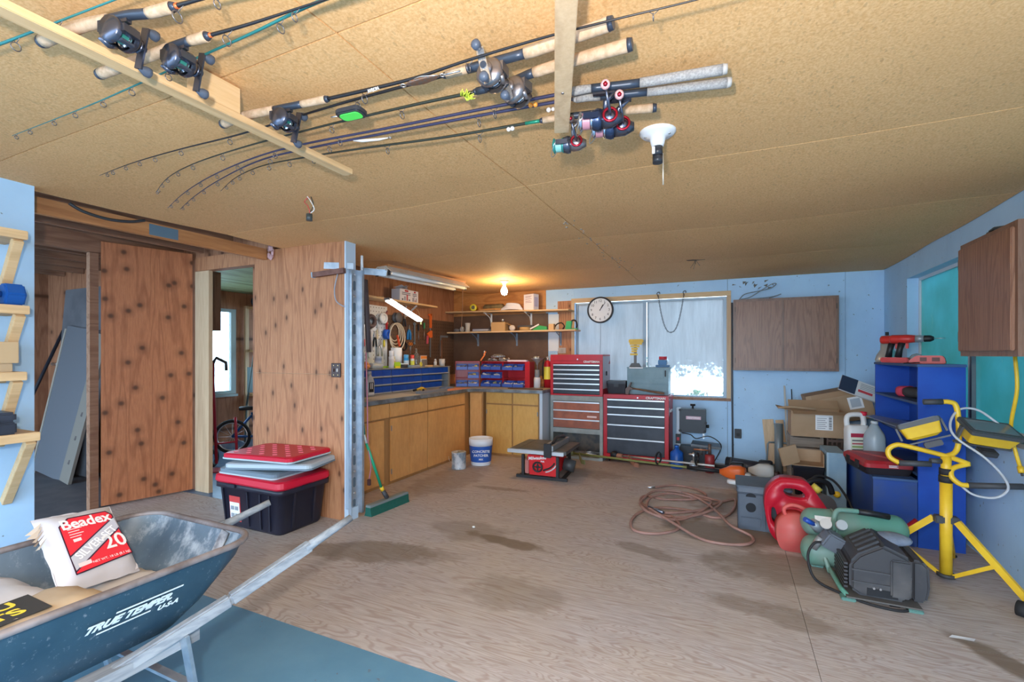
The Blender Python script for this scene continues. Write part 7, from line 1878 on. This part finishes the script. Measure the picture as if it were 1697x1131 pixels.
obj('side_arm', MB().bar((-2.90, 3.18, 2.125), (-2.68, 3.22, 2.10), .006, .05).bar((-2.90, 3.18, 2.15), (-2.68, 3.22, 2.125), .05, .006), galv, sp2)
obj('rod', MB().cyl((-2.905, 3.165, 2.13), (-2.905, 3.165, 2.26), .012, n=10), plain((.66, .70, .74), .5), sp2)
obj('wire_loop', MB().tube(spline([(-2.99, 2.97, 2.08), (-3.02, 2.965, 1.95), (-3.0, 2.965, 1.85), (-2.93, 2.985, 1.80)], 6), .005, 6), plain((.30, .33, .38), .4), sp2)
sw = thing('light_switch', 'dark brown double light switch on the plywood wall', 'switch', (-3.035, 2.9995, 1.267))
obj('plate', MB().box(-.055, -.006, -.06, .055, 0, .06), plain((.05, .022, .018), .4), sw, .003)
for x in (-.024, .024): obj('toggle', MB().box(x-.006, -.016, -.012, x+.006, -.0065, .014), plain((.55, .5, .46) if x > 0 else (.08, .04, .035), .4), sw)
for x in (-.024, .024):
    for z in (-.04, .04): obj('screw', MB().cyl((x, -.006, z), (x, -.0085, z), .004, n=8), brass, sw)
ins = MB()
for i in range(12): ins.sph((random.gauss(0, .02), random.gauss(0, .006), random.gauss(-.03, .04)), (.022, .008, .03), 7)
single('insulation_tuft', ins, plain((.62, .38, .38), .9), 'tuft of pink insulation poking out above the plywood wall', 'insulation', (-3.83, 2.992, 2.36))

# ================================================================ wooden shelves on the white wall
def wshelf(label, z, x1, y1):
    t = thing('plank_shelf', label, 'shelf', (0, 0, 0), group='wooden shelves on the white wall')
    obj('board', MB().box(-3.598, .2, z-.045, x1, y1, z), MATS['pine_y'], t, .003)
    obj('brace', MB().bar((x1-.03, y1-.03, z-.047), (-3.59, y1-.03, z-.40), .04, .04, up=(0, 1, 0)), MATS['pine_y'], t, .002)
    return t
wshelf('topmost bare wooden shelf on the white wall', 2.045, -3.33, 1.17)
wshelf('wooden shelf carrying the blue dumbbell', 1.655, -3.325, 1.175)
wshelf('wooden shelf carrying the flat cardboard box', 1.310, -3.34, 1.17)
wshelf('wide wooden shelf carrying the black case', .995, -3.28, 1.20)
db = thing('dumbbell', 'blue rubber hex dumbbell on the wall shelf', 'dumbbell', (-3.40, .98, 1.6555), R(0))
for y in (.0, .15):
    obj('head', MB().prism([(.064*math.cos(R(a)), .056+.064*math.sin(R(a))) for a in (0, 60, 120, 180, 240, 300)], y-.04, y+.04, 'xz'), plain((.008, .09, .36), .5), db, .008)
obj('bar', MB().cyl((0, .04, .056), (0, .11, .056), .016, n=12), plain((.01, .08, .3), .5), db)
t8 = text('8', .05, whitep, db, (.0655, .0, .058), face='+x', name='numeral')
fb = thing('cardboard_box', 'flat tan cardboard box on the wall shelf', 'box', (-3.45, .95, 1.3105), R(2))
obj('body', MB().box(-.11, -.3, .045, .10, .19, .155), plain((.55, .38, .21), .8), fb, .003)
obj('lower_box', MB().box(-.11, -.3, 0, .09, .17, .0445), plain((.48, .34, .20), .8), fb, .003)
obj('lower_print', MB().box(.0905, -.25, .004, .0915, .03, .04), plain((.06, .08, .08), .5), fb)
obj('red_label', MB().box(-.10, .1905, .06, .05, .1915, .13), plain((.30, .12, .14), .5), fb)
bkc = thing('plastic_case', 'black plastic tool case on the lowest wall shelf', 'case', (-3.42, .90, .9955), R(-2))
obj('base', MB().box(-.13, -.35, 0, .12, .22, .06), plain((.025, .03, .045), .4), bkc, .008)
obj('lid', MB().box(-.13, -.35, .0605, .12, .22, .112), plain((.03, .036, .055), .4), bkc, .012)
obj('latch', MB().box(.1205, .10, .04, .130, .15, .085), plain((.35, .05, .08), .4), bkc, .003)
gl = MB(); gl.torus((0, 0, .012), .05, .006, (0, 0, 1), 14, 6).tube([(.05, 0, .012), (.08, .05, .03), (.05, .10, .02)], .004, 6)
single('wire_coil', gl, plain((.55, .58, .6), .3), 'little clear tubing coil on the flat cardboard box', 'coil', (-3.46, .98, 1.4665))

# ================================================================ storeroom: leaning sheets, pole
lsh_ = MB()
def slab(mb, c0, c1, w, t):
    """board whose foot centre is c0 and head centre is c1, width along x"""
    c0 = Vector(c0); c1 = Vector(c1); up_ = (c1-c0).normalized(); wx = Vector((1, 0, 0)); n_ = wx.cross(up_).normalized(); wx = up_.cross(n_).normalized()
    vs = [p + wx*(i*w/2) + n_*(j*t/2) for p in (c0, c1) for (i, j) in ((-1, -1), (1, -1), (1, 1), (-1, 1))]
    return mb.add(vs, [(3, 2, 1, 0), (4, 5, 6, 7), (0, 1, 5, 4), (1, 2, 6, 5), (2, 3, 7, 6), (3, 0, 4, 7)])
single('leaning_sheet', slab(lsh_, (-6.98, 2.82, .01), (-6.98, 2.978, 2.20), 1.0, .016), mat('grey_sheet', (.12, .125, .14), .7, c2=(.16, .165, .18), scale=3), 'tall grey sheet leaning in the storeroom', 'sheet')
ldn = thing('leaning_slab', 'pale grey slab leaning in front of the grey sheet', 'slab', (0, 0, 0))
obj('slab', slab(MB(), (-7.08, 2.66, .01), (-6.90, 2.91, 1.71), .72, .03), mat('pale_slab', (.15, .165, .19), .6), ldn)
obj('edge', slab(MB(), (-7.46, 2.655, .01), (-7.28, 2.905, 1.71), .035, .034), plain((.40, .36, .30), .6), ldn)
ll_ = thing('lumber_plank', 'stamped pine plank leaning beside the pale slab', 'plank', (0, 0, 0))
obj('plank', slab(MB(), (-6.56, 2.60, .01), (-6.30, 2.84, 1.62), .20, .03), plain((.24, .22, .19), .7), ll_)
for i in range(4):
    p = Vector((-6.56, 2.60, .01)).lerp(Vector((-6.30, 2.84, 1.62)), .12+.16*i) + Vector((0, -.017, .004))
    obj('ink_stamp', slab(MB(), p, p+Vector((.018, .019, .08)), .03, .003), plain((.12, .10, .10), .7), ll_)
single('leaning_pole', MB().cyl((-7.80, 2.45, .0), (-7.55, 2.975, 1.70), .018, n=10), plain((.03, .03, .04), .5), 'dark pole leaning in the storeroom corner', 'pole')
single('door_lever', MB().cyl((-7.78, 2.998, 1.28), (-7.78, 2.95, 1.28), .02, n=10).cyl((-7.78, 2.95, 1.28), (-7.62, 2.945, 1.28), .011, n=8), steel, 'short chrome bar on the storeroom wall', 'handle')

# ================================================================ far room: cabinet, shelves, bicycle, hand truck
fc = thing('hanging_cabinet', 'brown wall cabinet hung in the far room', 'cabinet', (-5.46, 3.30, 1.68), 0)
obj('body', MB().box(-.29, 0, 0, .0, .30, .69), MATS['oak_frame'], fc)
obj('door', MB().box(-.28, -.018, .02, -.01, -.0005, .67), MATS['oak'], fc, .003)
rk = thing('storage_rack', 'pale wooden storage rack in the far room', 'rack', (-7.16, 5.10, 0))
for (x, y) in ((0, 0), (.55, 0)): obj('post', MB().box(x, y, 0, x+.04, y+.06, 2.19), MATS['pine'], rk)
for z in (.76, 1.48, 2.18): obj('shelf_board', MB().box(.0, .061, z-.04, .60, .45, z), MATS['pine_x'], rk)
bpk = single('blue_duffel', MB().loft([[(x_, y, z+.09) for y, z in rrect(.28*q, .18*q, .085*q)] for x_, q in ((-.25, .6), (-.2, .95), (.1, 1), (.18, .7))]), plain((.02, .08, .16), .7), 'dark blue duffel bag on the far rack', 'bag', (-6.92, 5.33, 2.1805))
orb = thing('carton', 'orange carton with a white label on the far rack', 'carton', (-6.62, 5.20, 2.1805))
obj('box', MB().box(-.10, 0, 0, .08, .22, .17), plain((.55, .16, .08), .6), orb, .002)
obj('label_panel', MB().box(-.08, -.002, .03, .08, -.0005, .13), paper, orb)
fd = thing('folding_chair', 'folded green grey camp chair leaning on the far rack', 'chair', (-6.82, 5.02, 0))
for dx in (-.16, .16): obj('leg', MB().cyl((dx, 0, .6), (dx*.5+.10, .0, 1.45), .014, n=8), plain((.12, .18, .18), .4), fd)
obj('seat', MB().box(-.14, -.006, .80, .20, .006, 1.2), plain((.10, .16, .17), .7), fd)
obj('foot_rail', MB().cyl((-.2, 0, .0), (-.16, 0, .6), .014, n=8).cyl((.2, 0, .0), (.16, 0, .6), .014, n=8), plain((.12, .18, .18), .4), fd)
bi_ = thing('bicycle', 'dark blue bicycle standing in the far room', 'bicycle', (-6.35, 4.35, 0), R(38))
bfm = plain((.03, .10, .28), .3, .4)
for x in (0, .78):
    w_ = obj('wheel', MB().torus((x, 0, .245), .22, .024, (0, 1, 0), 28, 8), rubber, bi_)
    obj('rim', MB().torus((x, 0, .245), .195, .010, (0, 1, 0), 28, 6), steel, w_)
    sk = MB()
    for i in range(12): sk.cyl((x, 0, .245), (x+.19*math.cos(i*PI/6), 0, .245+.19*math.sin(i*PI/6)), .0015, n=4)
    o = obj('spokes', sk, steel, w_); o['kind'] = 'stuff'
for a, b in (((.78, 0, .245), (.32, 0, .24)), ((.32, 0, .24), (.25, 0, .58)), ((.25, 0, .54), (.66, 0, .56)), ((.66, 0, .50), (.32, 0, .24)), ((.78, 0, .245), (.64, 0, .64)), ((0, 0, .245), (.32, 0, .24)), ((0, 0, .245), (.25, 0, .54))):
    obj('frame_tube', MB().cyl(a, b, .017, n=10), bfm, bi_)
obj('handlebar', MB().tube([(.60, -.26, .74), (.63, -.10, .72), (.64, 0, .64), (.63, .10, .72), (.60, .26, .74)], .013, 8), black, bi_)
obj('saddle', MB().loft([[(x_, y, .64+z) for y, z in rrect(.14*q, .05, .02)] for x_, q in ((.10, .8), (.18, 1), (.32, .3))]), black, bi_)
obj('crank', MB().torus((.32, .03, .24), .07, .008, (0, 1, 0), 20, 6).cyl((.32, -.07, .24), (.32, .07, .24), .012, n=8).bar((.32, .06, .24), (.40, .06, .13), .012, .02), steel, bi_)
ht = thing('hand_truck', 'red hand truck leaning beyond the doorway', 'hand truck', (-5.62, 3.78, 0), R(30))
rm_ = plain((.40, .02, .04), .4)
obj('rail', MB().tube([(-.12, 0, .06), (-.19, .06, 1.05), (-.20, .08, 1.30)], .016, 10), rm_, ht)
obj('rail', MB().tube([(.12, 0, .06), (.08, .05, .55), (.07, .06, .62)], .016, 10), rm_, ht)
obj('crossbar', MB().cyl((-.14, .01, .30), (.10, .03, .32), .011, n=8), rm_, ht)
obj('handle_grip', MB().tube([(-.20, .08, 1.30), (-.17, .09, 1.36), (-.06, .10, 1.30), (-.05, .09, 1.20)], .02, 8), dark_gray, ht)
obj('toe_plate', MB().box(-.18, -.22, .0, .18, -.005, .012), rm_, ht)
for s_ in (-1, 1): obj('wheel', MB().torus((s_*.20, .08, .11), .085, .026, (1, 0, 0), 20, 8), rubber, ht)

# ================================================================ bucket and paint can
bu = thing('bucket', 'white plastic bucket with a blue label beside the bench', 'bucket', (-2.895, 5.30, 0))
obj('pail', MB().lathe([(0, 0), (.125, 0), (.128, .01), (.145, .25), (.152, .252), (.153, .335), (.146, .336), (.142, .27), (.12, .012), (0, .012)], n=32), plain((.76, .77, .80), .45), bu)
obj('label_wrap', MB().lathe([(.1320, .045), (.1465, .245)], n=32), plain((.02, .10, .42), .45), bu)
obj('compound', MB().lathe([(0, .20), (.139, .20)], n=28, smooth=False), plain((.70, .69, .66), .8), bu)
for i, (s, z, sz) in enumerate((('CONCRETE', .185, .042), ('PATCHER', .135, .042), ('MIX', .085, .03))):
    th0 = math.atan2(-5.30, 2.895); r_ = .1345+.0725*(z-.045)+.003
    o = text(s, sz, whitep, bu, (r_*math.cos(th0), r_*math.sin(th0), z), bold=.0008)
    o.rotation_euler = (PI/2, 0, th0+PI/2)
obj('bail', MB().tube([(.15*math.cos(a), .15*math.sin(a)*.3+.10*math.sin(a), .30-.12*math.sin(a)) for a in [PI*i/10 for i in range(11)]], .003, 6), steel, bu)
pcn = thing('paint_can', 'dripped paint can standing before the wide cabinet door', 'paint can', (-3.03, 4.98, 0))
obj('can', MB().lathe([(0, 0), (.088, 0), (.09, .006), (.088, .012), (.088, .195), (.092, .20), (.088, .206), (.075, .204), (.0, .19)], n=28), traymat('dripped_tin', (.22, .30, .38), (.30, .36, .42), (.66, .68, .70), .45, .55, 14), pcn)
obj('dried_paint', MB().sph((.02, .03, .198), (.05, .03, .016), 8), plain((.30, .24, .16), .8), pcn)
obj('bail', MB().tube([(.09*math.cos(a), -.088-.012*math.sin(a), .16-.09*math.sin(a)) for a in [PI*i/10 for i in range(11)]], .002, 5), steel, pcn)

# ================================================================ small litter on the floor and yard outside
single('paper_scrap', MB().add([(0, 0, .002), (.09, -.03, .006), (.12, .0, .002), (.03, .02, .004)], [(0, 1, 2, 3)]), plain((.72, .74, .78), .7), 'white paper scrap on the plywood floor', 'scrap', (.98, 3.02, 0), .3)
single('paper_scrap', MB().sph((0, 0, .008), (.015, .012, .008), 7), plain((.75, .72, .66), .7), 'little white crumb near the dark floor stain', 'scrap', (-1.88, 3.32, 0))
lf = MB()
rg_ = random.Random(3)
for i in range(2600):
    x = rg_.uniform(-2.6, .9); y = 7.6+rg_.uniform(0, 1.2); z = rg_.uniform(-.05, 1.0+.35*math.sin(x*3.1)+.15*math.sin(x*9))
    s_ = rg_.uniform(.03, .07); a = rg_.uniform(0, 6.28); e_ = Vector((math.cos(a), rg_.uniform(-.6, .6), math.sin(a)*.8+.2))*s_; f2 = Vector((-math.sin(a), rg_.uniform(-.5, .5), math.cos(a)))*s_*.5
    p = Vector((x, y, z)); lf.add([p-e_, p+f2, p+e_, p-f2], [(0, 1, 2, 3)])
hd_ = thing('garden_hedge', 'pale leafy hedge growing outside the back window', 'hedge', (0, 0, 0))
o = obj('foliage', lf, mat('pale_leaf', (.34, .44, .24), .6, c2=(.10, .18, .09), scale=9), hd_, fix=False); o['kind'] = 'stuff'
for x in (-2.2, -1.2, -.3, .5): obj('stem', MB().tube([(x, 8.1, -.05), (x+.05, 8.15, .4), (x-.04, 8.1, .8)], [.03, .02, .01], 6), plain((.18, .13, .09), .8), hd_)
